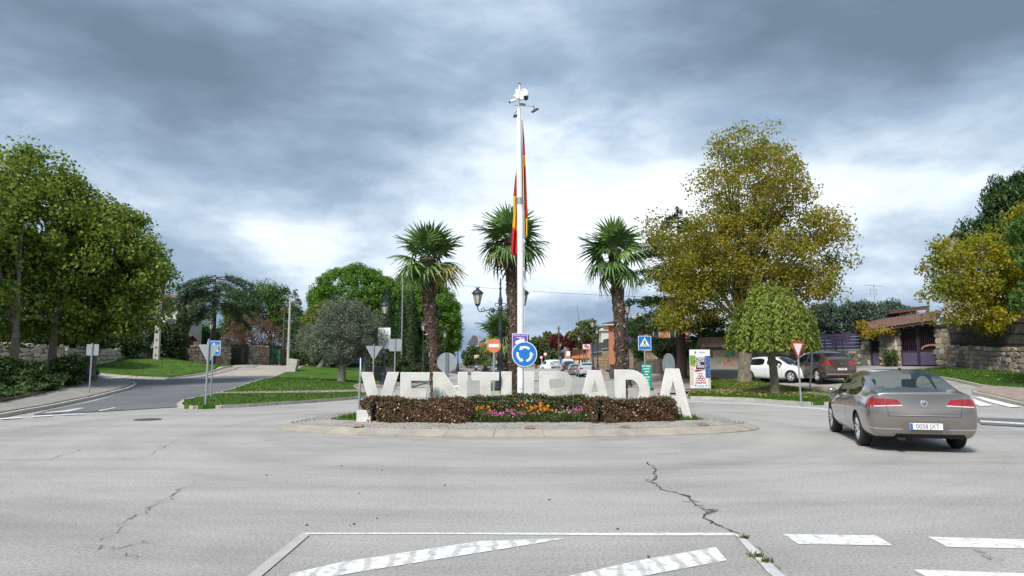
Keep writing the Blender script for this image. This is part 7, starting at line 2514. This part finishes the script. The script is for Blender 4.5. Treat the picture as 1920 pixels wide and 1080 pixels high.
def car_body(spec):
    rings, L_ = spec['rings'], spec['L']
    n = len(rings)
    NR = 22
    xm = L_ / 2
    V = []
    FR_ = (0.0, .38, .78, 1.0)

    def half(ring, xs=None):
        x, side, top = ring
        r0 = side[0]
        pts = [(0, r0[1]), (r0[0] * .38, r0[1]), (r0[0] * .78, r0[1])] + side + top
        return x, pts
    idx = []
    for i, rg in enumerate(rings):
        x, pts = half(rg)
        cx = None
        if i == 0: cx = spec['rear_x']
        if i == n - 1: cx = spec['front_x']
        row = []
        full = [(j, 1) for j in range(12)] + [(j, -1) for j in range(10, 0, -1)]
        for j, sg in full:
            y, z = pts[j]
            xx = x
            if cx is not None:
                k = 0 if j <= 3 else (5 if j >= 8 else j - 3)
                ym = rg[1][k][0]
                f = min(1.0, y / ym) if ym else 0
                xx = x + (cx[k] - x) * (1 - f ** 2.2)
            row.append(len(V)); V.append((sg * y, xx - xm, z))
        idx.append(row)
    F, MI = [], []
    side_w, wind, rear = set(spec['side']), set(spec['wind']), set(spec['rear'])
    for i in range(n - 1):
        for k in range(NR):
            a, b = idx[i][k], idx[i][(k + 1) % NR]
            c, d = idx[i + 1][(k + 1) % NR], idx[i + 1][k]
            F.append((a, d, c, b))
            kk = k if k < 11 else 21 - k
            m = 0
            if kk in (0, 1, 2): m = 2
            elif kk == 7 and (i, i + 1) in side_w: m = 1
            elif kk in (9, 10) and ((i, i + 1) in wind or (i, i + 1) in rear): m = 1
            MI.append(m)
    # caps
    for (i, cx, flip) in ((0, spec['rear_x'], False), (n - 1, spec['front_x'], True)):
        rg = rings[i]; x = rg[0]
        grid = []
        for k in range(6):
            y, z = rg[1][k]
            row = []
            cols = [(1, 0), (1, 1), (1, 2), (0, 3), (-1, 2), (-1, 1), (-1, 0)]
            for sg, c in cols:
                if k == 0:
                    j = 3 - c if sg >= 0 else None
                    row.append(idx[i][3 - c] if sg >= 0 else idx[i][22 - (3 - c)])
                elif k == 5:
                    row.append(idx[i][8 + c] if sg >= 0 else idx[i][22 - (8 + c)])
                elif c == 0:
                    row.append(idx[i][3 + k] if sg >= 0 else idx[i][22 - (3 + k)])
                else:
                    f = (1, .80, .42, 0)[c]
                    row.append(len(V)); V.append((sg * y * f, x + (cx[k] - x) * (1 - f ** 2.2) - xm, z))
            grid.append(row)
        for k in range(5):
            for c in range(6):
                q = (grid[k][c], grid[k][c + 1], grid[k + 1][c + 1], grid[k + 1][c])
                F.append(q if not flip else tuple(reversed(q))); MI.append(0)
    me = bpy.data.meshes.new('car')
    me.from_pydata(V, [], F)
    for _ in range(3): me.materials.append(None)
    me.polygons.foreach_set('material_index', MI)
    bm = bmesh.new(); bm.from_mesh(me)
    bmesh.ops.recalc_face_normals(bm, faces=bm.faces)
    deck = set(idx[0][7:16]); shoulder = {r_[k] for r_ in idx for k in (6, 16)}
    cl = bm.edges.layers.float.get('crease_edge') or bm.edges.layers.float.new('crease_edge')
    for e in bm.edges:
        ms = {f_.material_index for f_ in e.link_faces}
        if 1 in ms and len(ms) > 1: e[cl] = .55
        a_, b_ = (v.index for v in e.verts)
        if a_ in deck and b_ in deck: e[cl] = .6
        elif (a_ in shoulder and b_ in shoulder): e[cl] = .35
    bm.to_mesh(me); bm.free()
    ob = bpy.data.objects.new('temporary', me); COL.objects.link(ob)
    sm = ob.modifiers.new('s', 'SUBSURF'); sm.levels = 2; sm.render_levels = 2
    tmp = [ob]
    for wx_ in spec['wheels']:
        for sg in (-1, 1):
            c = MB(); wr = spec['wr'] * 1.12
            nn = 40
            c.tube([(sg * .60, wx_ - xm, spec['wr'] * 1.0), (sg * 1.2, wx_ - xm, spec['wr'] * 1.0)], wr, nn)
            cm = c.mesh('cut')
            for _ in range(3): cm.materials.append(None)
            cm.polygons.foreach_set('material_index', [2] * len(cm.polygons))
            co = bpy.data.objects.new('temporary', cm); COL.objects.link(co); tmp.append(co)
            bo = ob.modifiers.new('b', 'BOOLEAN'); bo.operation = 'DIFFERENCE'; bo.object = co; bo.solver = 'EXACT'
    bpy.context.view_layer.update()
    dg = bpy.context.evaluated_depsgraph_get()
    full = bpy.data.meshes.new_from_object(ob.evaluated_get(dg))
    for o in tmp:
        m_ = o.data; bpy.data.objects.remove(o); bpy.data.meshes.remove(m_)
    bvh = BVHTree.FromPolygons([v.co.copy() for v in full.vertices], [tuple(p.vertices) for p in full.polygons])
    parts = {}
    for k, nm in ((0, 'body'), (1, 'glass'), (2, 'underbody')):
        b2 = bmesh.new(); b2.from_mesh(full)
        bmesh.ops.delete(b2, geom=[f_ for f_ in b2.faces if f_.material_index != k], context='FACES')
        if k == 1:      # separate panes
            pass
        m2 = bpy.data.meshes.new(nm); 
        for f_ in b2.faces: f_.smooth = True; f_.material_index = 0
        b2.to_mesh(m2); b2.free()
        m2.materials.clear()
        if k != 1: m2.set_sharp_from_angle(angle=R(42))
        parts[nm] = m2
    # panes as separate meshes
    panes = islands(parts['glass'], 'window')
    return dict(parts=parts, panes=panes, bvh=bvh, spec=spec)


def proj(cb, quad, axis, off=.004, nu=10, nv=4):
    """curved patch of trim: a quad in the rear (x,z) / front (x,z) / left or right (y,z) view, laid on the body"""
    xm = cb['spec']['L'] / 2
    v, f = [], []
    a, b, c, d = (Vector(p) for p in quad)
    for j in range(nv + 1):
        for i in range(nu + 1):
            u, w = i / nu, j / nv
            p = a.lerp(b, u).lerp(d.lerp(c, u), w)
            if axis == 'rear': o, dr = Vector((p.x, -8, p.y)), Vector((0, 1, 0))
            elif axis == 'front': o, dr = Vector((p.x, 8, p.y)), Vector((0, -1, 0))
            elif axis == 'left': o, dr = Vector((-8, p.x - xm, p.y)), Vector((1, 0, 0))
            else: o, dr = Vector((8, p.x - xm, p.y)), Vector((-1, 0, 0))
            hit, nrm, _, _ = cb['bvh'].ray_cast(o, dr)
            if hit is None:
                hit = o + dr * 8; nrm = -dr
            if nrm.dot(dr) > 0: nrm = -nrm
            v.append(hit + nrm * off)
    for j in range(nv):
        for i in range(nu):
            k = j * (nu + 1) + i
            f.append((k, k + 1, k + nu + 2, k + nu + 1))
    me = mesh_from('trim', v, f, True)
    bm = bmesh.new(); bm.from_mesh(me)
    r = bmesh.ops.extrude_face_region(bm, geom=bm.faces[:])
    # thin edge back into the body
    dr = {'rear': Vector((0, 1, 0)), 'front': Vector((0, -1, 0)), 'left': Vector((1, 0, 0)), 'right': Vector((-1, 0, 0))}[axis]
    for g in r['geom']:
        if isinstance(g, bmesh.types.BMVert): g.co += dr * .02
    bmesh.ops.recalc_face_normals(bm, faces=bm.faces)
    bm.to_mesh(me); bm.free()
    me.polygons.foreach_set('use_smooth', [True] * len(me.polygons))
    me.set_sharp_from_angle(angle=R(45))
    return me


def wheel_meshes(r):
    w = .205
    ty = MB().lathe([(r * .66, -w / 2), (r * .9, -w / 2), (r * .985, -w * .38), (r, -w * .2), (r, w * .2), (r * .985, w * .38), (r * .9, w / 2), (r * .66, w / 2)], 32, M=Matrix.Rotation(R(90), 3, 'Y'), cap=False)
    rim = MB()
    Mr = Matrix.Rotation(R(90), 3, 'Y')
    rim.lathe([(r * .58, -w * .46), (r * .68, -w * .47), (r * .69, -w * .40), (r * .62, -w * .2), (r * .60, w * .4)], 32, M=Mr, cap=False)
    rim.v = [Vector(p) for p in rim.v]
    sp = MB()
    for k in range(5):
        for off in (-.13, .13):
            a = 2 * math.pi * k / 5 + off
            c, s_ = math.cos(a), math.sin(a); c2, s2 = math.cos(a + off * .6), math.sin(a + off * .6)
            sp.tube([(-w * .36, r * .12 * c, r * .12 * s_), (-w * .43, r * .4 * c2, r * .4 * s2), (-w * .42, r * .66 * c2, r * .66 * s2)], [r * .07, r * .055, r * .065], 6)
    sp.lathe([(r * .17, w * .28), (r * .17, w * .40), (r * .10, w * .44), (.001, w * .44)], 16, M=Matrix.Rotation(R(-90), 3, 'Y'))
    disc_ = MB().lathe([(r * .58, -w * .1), (r * .58, -w * .05), (.001, -w * .05)], 24, M=Matrix.Rotation(R(-90), 3, 'Y'))
    a, b, c, d = ty.mesh('tyre', True), rim.mesh('rim', True), sp.mesh('spokes', True), disc_.mesh('brake', True)
    a.set_sharp_from_angle(angle=R(40)); b.set_sharp_from_angle(angle=R(40))
    a.materials.append(M_TYRE); b.materials.append(M_RIM); c.materials.append(M_RIM); d.materials.append(M_WELL)
    return a, b, c, d


WHEELS = {}


def add_wheels(root, spec):
    r = spec['wr']
    if r not in WHEELS: WHEELS[r] = wheel_meshes(r)
    xm = spec['L'] / 2
    for wx_ in spec['wheels']:
        for sg in (-1, 1):
            w = empty('wheel', (sg * (spec['W'] - .118), wx_ - xm, r), 0 if sg < 0 else math.pi, root)
            for nm, me in zip(('tyre', 'rim', 'spokes', 'brake_disc'), WHEELS[r]): mobj(nm, me, None, w)


CB = {}


def car(spec_name, spec, loc, rz, label, paintm, group=None, glass=None, detail=1, name='car', plate_txt=None, dz=0.0):
    if spec_name not in CB: CB[spec_name] = car_body(spec)
    cb = CB[spec_name]
    root = empty(name, (loc[0], loc[1], loc[2] + dz), rz, label=label, cat='car', group=group)
    b = cb['parts']['body'].copy(); b.materials.clear(); b.materials.append(paintm)
    mobj('body', b, None, root)
    u = cb['parts']['underbody']
    mobj('underbody', u, M_WELL, root)
    for p in cb['panes']:
        q = p
        mobj('window', q, glass or M_GLASS, root)
    add_wheels(root, cb['spec'])
    L_ = cb['spec']['L']; xm = L_ / 2
    W_ = cb['spec']['W']
    # interior
    for (sx, sy) in ((-.38, .0), (.38, .0)):
        se = MB(); se.box((sx, sy + .02, .78), (.48, .16, .62), M=Matrix.Rotation(R(12), 3, 'X')); se.box((sx, sy + .28, .50), (.5, .5, .16))
        s_ = se.build('front_seat', M_SEAT, root, bevel=.05); MB().box((sx, sy - .08, 1.16), (.27, .10, .19)).build('headrest', M_SEAT, s_, bevel=.04)
    se = MB(); se.box((0, -.95, .72), (1.25, .16, .55), M=Matrix.Rotation(R(14), 3, 'X')); se.box((0, -.65, .48), (1.25, .5, .16))
    s_ = se.build('rear_seat', M_SEAT, root, bevel=.05)
    for sx in (-.42, 0, .42): MB().box((sx, -1.03, 1.05), (.25, .09, .15)).build('headrest', M_SEAT, s_, bevel=.035)
    MB().box((0, 1.0, .84), (1.45, .35, .22)).build('dashboard', M_TRIM, root, bevel=.05)
    MB().box((0, .1, .36), (1.5, 3.0, .06)).build('cabin_floor', M_TRIM, root)
    # mirrors
    cowl = cb['spec']['rings'][8]
    for sg in (-1, 1):
        o = MB().ball((sg * (W_ + .055), cowl[0] - xm - .10, cowl[1][4][1] + .07), (.105, .06, .075), 10, 6).build('mirror', paintm, root, True)
        MB().box((sg * (W_ - .02), cowl[0] - xm - .08, cowl[1][4][1] + .03), (.12, .05, .03)).build('stalk', M_TRIM, o)
    return root, cb


def trim(root, cb, quad, axis, m_, name, off=.004, **k):
    return mobj(name, proj(cb, quad, axis, off, **k), m_, root)


def side_lines(root, cb, xs, z0, z1, m_=None, w=.007):
    for ax in ('left', 'right'):
        for (xa, xb) in xs: trim(root, cb, [(xa - w / 2, z0), (xa + w / 2, z0), (xb + w / 2, z1), (xb - w / 2, z1)], ax, m_ or M_TRIM, 'door_gap', .0012, nu=1, nv=8)


# ---- the saloon leaving the roundabout
M_GREIGE = paint('greige_metallic', (.285, .257, .234), .75, .2)
SD = scaled(SEDAN, 4.77, .91, 1.47)
cx, cy, hd = 7.93, 14.55, R(-15)
root, cb = car('saloon', SD, (cx, cy, 0), hd, 'metallic grey brown saloon car driving out of the roundabout', M_GREIGE, name='saloon_car', dz=.004)
for sg in (-1, 1):
    q = lambda a, z: (sg * a, z)
    A = [q(.90, .80), q(.60, .815), q(.60, .955), q(.90, .955)]
    trim(root, cb, [q(.845, .80), q(.605, .81), q(.615, .955), q(.835, .95)], 'rear', M_TAIL, 'tail_lamp', .008)
    l2 = trim(root, cb, [q(.598, .81), q(.345, .835), q(.42, .935), q(.606, .953)], 'rear', M_TAIL, 'tail_lamp', .008)
    trim(root, cb, [q(.84, .803), q(.345, .828), q(.35, .845), q(.84, .822)], 'rear', M_TAILW, 'lamp_strip', .0095)
    ax = 'left' if sg < 0 else 'right'
    trim(root, cb, [(.10, .80), (.36, .83), (.30, .945), (.12, .95)], ax, M_TAIL, 'tail_lamp', .006)
    trim(root, cb, [(.10, .415), (.42, .43), (.42, .445), (.10, .432)], ax, M_CHROME, 'bumper_chrome', .006)
    trim(root, cb, [(.62, .958), (3.4, .905), (3.4, .918), (.62, .972)], ax, M_CHROME, 'window_chrome', .004, nu=30, nv=1)
    trim(root, cb, [(1.45, .262), (3.42, .255), (3.42, .275), (1.45, .282)], ax, M_CHROME, 'sill_chrome', .006, nu=20, nv=1)
    for xx in (1.55, 2.52): trim(root, cb, [(xx, .775), (xx + .2, .77), (xx + .2, .80), (xx, .805)], ax, M_GREIGE, 'door_handle', .022, nu=4, nv=2)
side_lines(root, cb, ((2.06, 2.02), (3.12, 3.2), (1.42, 1.08)), .30, .93)
for sg in (-1, 1):
    trim(root, cb, [(sg * .80, .405), (sg * .36, .405), (sg * .36, .425), (sg * .80, .427)], 'rear', M_CHROME, 'bumper_chrome', .007)
trim(root, cb, [(-.56, .655), (.56, .655), (.56, .668), (-.56, .668)], 'rear', M_CHROME, 'boot_chrome', .008, nu=14, nv=1)
trim(root, cb, [(-.58, .643), (.58, .643), (.58, .652), (-.58, .652)], 'rear', M_TRIM, 'boot_gap', .002, nu=14, nv=1)
for sg in (-1, 1):
    trim(root, cb, [(sg * .60, .95), (sg * .606, .95), (sg * .60, .81), (sg * .594, .81)], 'rear', M_TRIM, 'boot_gap', .010, nu=1, nv=5)
    trim(root, cb, [(sg * .60, .81), (sg * .606, .81), (sg * .566, .65), (sg * .56, .65)], 'rear', M_TRIM, 'boot_gap', .002, nu=1, nv=5)
trim(root, cb, [(-.50, .27), (.66, .27), (.62, .335), (-.46, .335)], 'rear', M_WELL, 'diffuser', .004, nu=14)
trim(root, cb, [(-.42, .36), (.42, .36), (.36, .565), (-.36, .565)], 'rear', paint('plate_recess', (.20, .175, .155), .5, .35), 'plate_recess', .003, nu=10)
pl = MB().box((0, -L_ / 2 if False else -2.385 - .006, .475), (.52, .012, .112)).build('number_plate', M_PLATE, root, bevel=.004)
MB().box((-.235, -2.3985, .475), (.042, .003, .104)).build('country_strip', M_PBLUE, pl)
lettering('0058 JXT', .112, M_INK, pl, (.022, -2.399, .472), .0, .86, .001)
bd = MB().lathe([(.062, 0), (.062, .012), (.05, .016), (.001, .016)], 24, M=Matrix.Rotation(R(90), 3, 'X')).build('badge', M_CHROME, root, True, loc=(0, -2.345, .875))
plate([[(-.038, .036), (-.026, .036), (-.0, -.012), (.026, .036), (.038, .036), (.006, -.032), (-.006, -.032)], ], -.0185, .002, 'badge_mark', M_TRIM, bd)
for k in (-.42, -.36): MB().tube([(k, -2.20, .25), (k, -2.365, .245)], .028, 10).build('exhaust', M_TRIM, root, True)
MB().ball((0, -.95, 1.475), (.03, .06, .02), 8, 5).build('roof_aerial', M_TRIM, root, True)
# driver seen through the glass
M_SKIN = mat('skin', (.42, .25, .18), .6); M_HAIR = mat('hair', (.03, .02, .015), .8); M_SHIRT = mat('shirt', (.10, .11, .13), .9)


def driver(root, car_loc, rz):
    o = empty('person', (0, 0, 0), label='driver in dark clothes seated at the wheel of the grey brown saloon', cat='person')
    T = Matrix.Translation(car_loc) @ Matrix.Rotation(rz, 4, 'Z')
    o.location = T @ Vector((-.38, .12, .58)); o.rotation_euler = (0, 0, rz)
    # one continuous body: pelvis, thighs, torso, arms, neck and head grown over a skeleton
    J = [(0, 0, 0), (0, -.03, .22), (0, -.04, .42), (0, -.02, .50), (0, .0, .60), (0, .02, .70),
         (-.19, -.03, .40), (-.22, .14, .20), (-.15, .42, .30), (.19, -.03, .40), (.22, .14, .20), (.15, .42, .30),
         (-.11, .10, -.02), (-.13, .45, .06), (-.12, .62, -.25), (.11, .10, -.02), (.13, .45, .06), (.12, .62, -.25)]
    rr = [.15, .15, .13, .06, .085, .075, .075, .055, .04, .075, .055, .04, .09, .075, .055, .09, .075, .055]
    E = [(0, 1), (1, 2), (2, 3), (3, 4), (4, 5), (2, 6), (6, 7), (7, 8), (2, 9), (9, 10), (10, 11), (0, 12), (12, 13), (13, 14), (0, 15), (15, 16), (16, 17)]
    me = bpy.data.meshes.new('body'); me.from_pydata(J, E, [])
    ob = bpy.data.objects.new('temporary', me); COL.objects.link(ob)
    ob.modifiers.new('skin', 'SKIN'); ob.modifiers.new('sub', 'SUBSURF').levels = 2
    for v, r_ in zip(me.skin_vertices[0].data, rr): v.radius = (r_, r_)
    me.skin_vertices[0].data[0].use_root = True
    bpy.context.view_layer.update()
    m2 = bpy.data.meshes.new_from_object(ob.evaluated_get(bpy.context.evaluated_depsgraph_get()))
    bpy.data.objects.remove(ob)
    m2.materials.clear(); m2.materials.append(M_SHIRT); m2.materials.append(M_SKIN)
    m2.polygons.foreach_set('material_index', [1 if (p.center.z > .47 or p.center.y > .36 and p.center.z > .2) else 0 for p in m2.polygons])
    m2.polygons.foreach_set('use_smooth', [True] * len(m2.polygons))
    mobj('body', m2, None, o)
    MB().ball((0, -.015, .665), (.088, .098, .095), 14, 9).build('hair', M_HAIR, o, True)


driver(root, (cx, cy, 0), hd)

# ---- parked cars at the right
M_CWHITE = paint('white_car_paint', (.68, .70, .72)); M_CBROWN = paint('brown_car_paint', (.075, .055, .045), .3)
VH = scaled(HATCH, 4.37, .90, 1.44)


def front_trim(root, cb, grille=True):
    L_ = cb['spec']['L']
    for sg in (-1, 1):
        trim(root, cb, [(sg * .68, .62), (sg * .38, .585), (sg * .42, .655), (sg * .66, .715)], 'front', M_HEAD, 'head_lamp', .008)
        trim(root, cb, [(sg * .66, .30), (sg * .45, .28), (sg * .45, .36), (sg * .66, .38)], 'front', M_TRIM, 'air_intake', .006)
    trim(root, cb, [(-.34, .50), (.34, .50), (.37, .64), (-.37, .64)], 'front', M_TRIM, 'grille', .006)
    trim(root, cb, [(-.40, .26), (.40, .26), (.42, .36), (-.42, .36)], 'front', M_TRIM, 'lower_grille', .006)
    p = MB().box((0, L_ / 2 + .01, .43), (.52, .012, .112)).build('number_plate', M_PLATE, root)
    MB().box((-.235, L_ / 2 + .018, .43), (.042, .003, .104)).build('country_strip', M_PBLUE, p)


def rear_trim(root, cb, z0=.78, z1=.96, plate_z=.68, inner=.45):
    for sg in (-1, 1):
        trim(root, cb, [(sg * .80, z0), (sg * inner, z0 + .02), (sg * (inner + .06), z1 - .02), (sg * .77, z1)], 'rear', M_TAIL, 'tail_lamp', .008)
        ax = 'left' if sg < 0 else 'right'
        trim(root, cb, [(.10, z0), (.36, z0 + .03), (.30, z1), (.14, z1)], ax, M_TAIL, 'tail_lamp', .006)
    trim(root, cb, [(-.62, .27), (.62, .27), (.60, .36), (-.60, .36)], 'rear', M_TRIM, 'bumper_insert', .004, nu=12)
    p = MB().box((0, -cb['spec']['L'] / 2 - .004, plate_z), (.52, .012, .112)).build('number_plate', M_PLATE, root)
    MB().box((-.235, -cb['spec']['L'] / 2 - .0115, plate_z), (.042, .003, .104)).build('country_strip', M_PBLUE, p)
    return p


wx_, wy_ = xat(1459, 39.8), 39.8
root, cb = car('hatch', VH, (wx_, wy_, h(wx_, wy_) + .03), R(180 + 38), 'white parked hatchback facing the road behind the weeping tree', M_CWHITE, 'cars parked at the forecourt', M_GLASSD, name='parked_car')
front_trim(root, cb); rear_trim(root, cb); side_lines(root, cb, ((1.86, 1.82), (2.88, 2.95)), .30, .92)
MPV = scaled(HATCH, 4.63, .935, 1.66, wr=.35)
bx_, by_ = xat(1535, 37.8), 37.8
root, cb = car('mpv', MPV, (bx_, by_, h(bx_, by_) + .03), R(4), 'dark brown parked people carrier seen from behind at the forecourt', M_CBROWN, 'cars parked at the forecourt', M_GLASSD, name='parked_car')
p = rear_trim(root, cb, .92, 1.12, .70, .40); front_trim(root, cb); side_lines(root, cb, ((1.95, 1.92), (3.05, 3.12)), .32, 1.04)
lettering('9797 JPM', .098, M_INK, p, (.022, -4.63 / 2 - .013, .70), .0016, .93, .001)
trim(root, cb, [(-.78, .42), (.78, .42), (.78, .455), (-.78, .455)], 'rear', M_CHROME, 'bumper_chrome', .007, nu=16)
trim(root, cb, [(-.80, .80), (.80, .80), (.80, .815), (-.80, .815)], 'rear', M_TRIM, 'tailgate_gap', .003, nu=14, nv=1)
plate([[(0, .07), (.04, 0), (0, -.07), (-.04, 0)], [(0, .035), (-.02, 0), (0, -.035), (.02, 0)]], -4.63 / 2 + .03, .012, 'badge', M_CHROME, root, (0, 0, .98))

# ---- cars down the street
SH = scaled(HATCH, 4.2, .88, 1.47)
GCAR = 'cars along the street'
rear_list = [(1098, 71, 'silver', (.46, .50, .54), 'silver hatchback parked by the right kerb, lamp beside it', 0), (1078, 76, 'greycar', (.15, .145, .14), 'grey brown car parked ahead of the silver hatchback', 0),
             (1065, 98, 'blackcar', (.018, .02, .024), 'black hatchback driving away down the street', 0), (1042, 138, 'silver', (.46, .50, .54), 'small silver car queueing behind the vans', 0)]
for (a, dd, pn, pc, lab, rz) in rear_list:
    X = xat(a, dd)
    root, cb = car('street_hatch', SH, (X, dd, h(X, dd) + .01), R(rz), lab, paint(pn, pc, .3 if pn != 'blackcar' else 0), GCAR, M_GLASSD, name='street_car')
    rear_trim(root, cb)
for (a, dd, pn, pc, lab) in ((886, 131, 'white_car_paint', None, 'far white car facing the roundabout beside the terraces'), (914, 98, 'white_car_paint', None, 'white car waiting in the street lane beside the no entry sign'),
                             (900, 120, 'bluegrey', (.06, .075, .095), 'dark blue grey car between the two white cars'), (935, 105, 'bluegrey', (.06, .075, .095), 'dark blue grey car half behind the double lamp')):
    X = xat(a, dd)
    root, cb = car('street_hatch', SH, (X, dd, h(X, dd) + .01), R(180), lab, paint(pn, pc or (.7, .7, .7)), GCAR, M_GLASSD, name='street_car')
    front_trim(root, cb)
VAN = scaled(HATCH, 4.9, .98, 2.25, wr=.34)
# vans: tall boxy bodies
VANR = []
for (x, sd_, tp) in VAN['rings']:
    VANR.append((x, sd_, tp))
VB = dict(L=5.0, W=.97, wheels=(.95, 4.05), wr=.34, rings=[
    (.06, [(.80, .30), (.88, .40), (.93, .70), (.935, 1.15), (.92, 1.35), (.84, 1.98)], [(.78, 2.08), (.4, 2.14), (0, 2.15)]),
    (.30, [(.82, .25), (.92, .36), (.96, .70), (.965, 1.15), (.95, 1.35), (.86, 2.05)], [(.78, 2.16), (.4, 2.22), (0, 2.23)]),
    (1.2, [(.82, .22), (.93, .33), (.97, .70), (.97, 1.14), (.955, 1.34), (.86, 2.06)], [(.78, 2.18), (.4, 2.24), (0, 2.25)]),
    (2.2, [(.82, .22), (.93, .33), (.97, .70), (.97, 1.12), (.955, 1.30), (.86, 2.06)], [(.78, 2.18), (.4, 2.24), (0, 2.25)]),
    (2.9, [(.82, .22), (.93, .33), (.97, .70), (.97, 1.10), (.955, 1.25), (.86, 2.05)], [(.78, 2.17), (.4, 2.23), (0, 2.24)]),
    (3.0, [(.82, .22), (.93, .33), (.97, .70), (.97, 1.10), (.955, 1.24), (.86, 2.04)], [(.78, 2.16), (.4, 2.22), (0, 2.23)]),
    (3.62, [(.82, .22), (.93, .33), (.97, .68), (.965, 1.05), (.945, 1.2), (.82, 1.95)], [(.74, 2.06), (.4, 2.12), (0, 2.13)]),
    (4.0, [(.82, .22), (.93, .33), (.965, .66), (.955, 1.02), (.93, 1.17), (.86, 1.5)], [(.78, 1.6), (.42, 1.66), (0, 1.67)]),
    (4.35, [(.82, .23), (.92, .34), (.95, .64), (.93, .98), (.90, 1.12), (.86, 1.18)], [(.80, 1.22), (.44, 1.27), (0, 1.28)]),
    (4.75, [(.78, .24), (.88, .34), (.90, .58), (.86, .82), (.80, .92), (.74, .97)], [(.66, 1.0), (.36, 1.03), (0, 1.04)]),
    (4.88, [(.70, .26), (.80, .35), (.82, .54), (.78, .72), (.72, .80), (.66, .84)], [(.58, .86), (.32, .88), (0, .885)])],
    rear_x=[.05, .01, .0, .01, .02, .05], front_x=[4.9, 4.98, 5.0, 4.98, 4.95, 4.93], side=[(5, 6), (6, 7)], wind=[(6, 7), (7, 8)], rear=[])
VB['rings'] = VB['rings'][:8] + VB['rings'][8:]
X = xat(1033, 147)
root, cb = car('van', VB, (X, 147, .01), R(52), 'white delivery van with a green round mark crossing the far street', M_CWHITE, GCAR, M_GLASSD, name='van')
front_trim(root, cb)
for ax in ('left', 'right'):
    me = proj(cb, [(.9, .95), (2.0, .95), (2.0, 1.75), (.9, 1.75)], ax, .01)
    mobj('green_mark', me, M_GREEN, root)
X = xat(1063, 112)
root, cb = car('van', VB, (X, 112, .01), R(0), 'white van driving ahead of the black hatchback', M_CWHITE, GCAR, M_GLASSD, name='van')
trim(root, cb, [(-.72, 1.3), (.72, 1.3), (.68, 1.85), (-.68, 1.85)], 'rear', M_GLASSW, 'rear_window', .006)
rear_trim(root, cb, .9, 1.2, .7, .72)
# blue car under the olive shade
X = xat(652, 66)
root, cb = car('street_hatch', SH, (X, 66, h(X, 66) + .01), R(150), 'dark blue car parked in the shade behind the olive trees', paint('blue_car', (.012, .03, .11), .2), None, M_GLASSD, name='parked_car')
front_trim(root, cb)
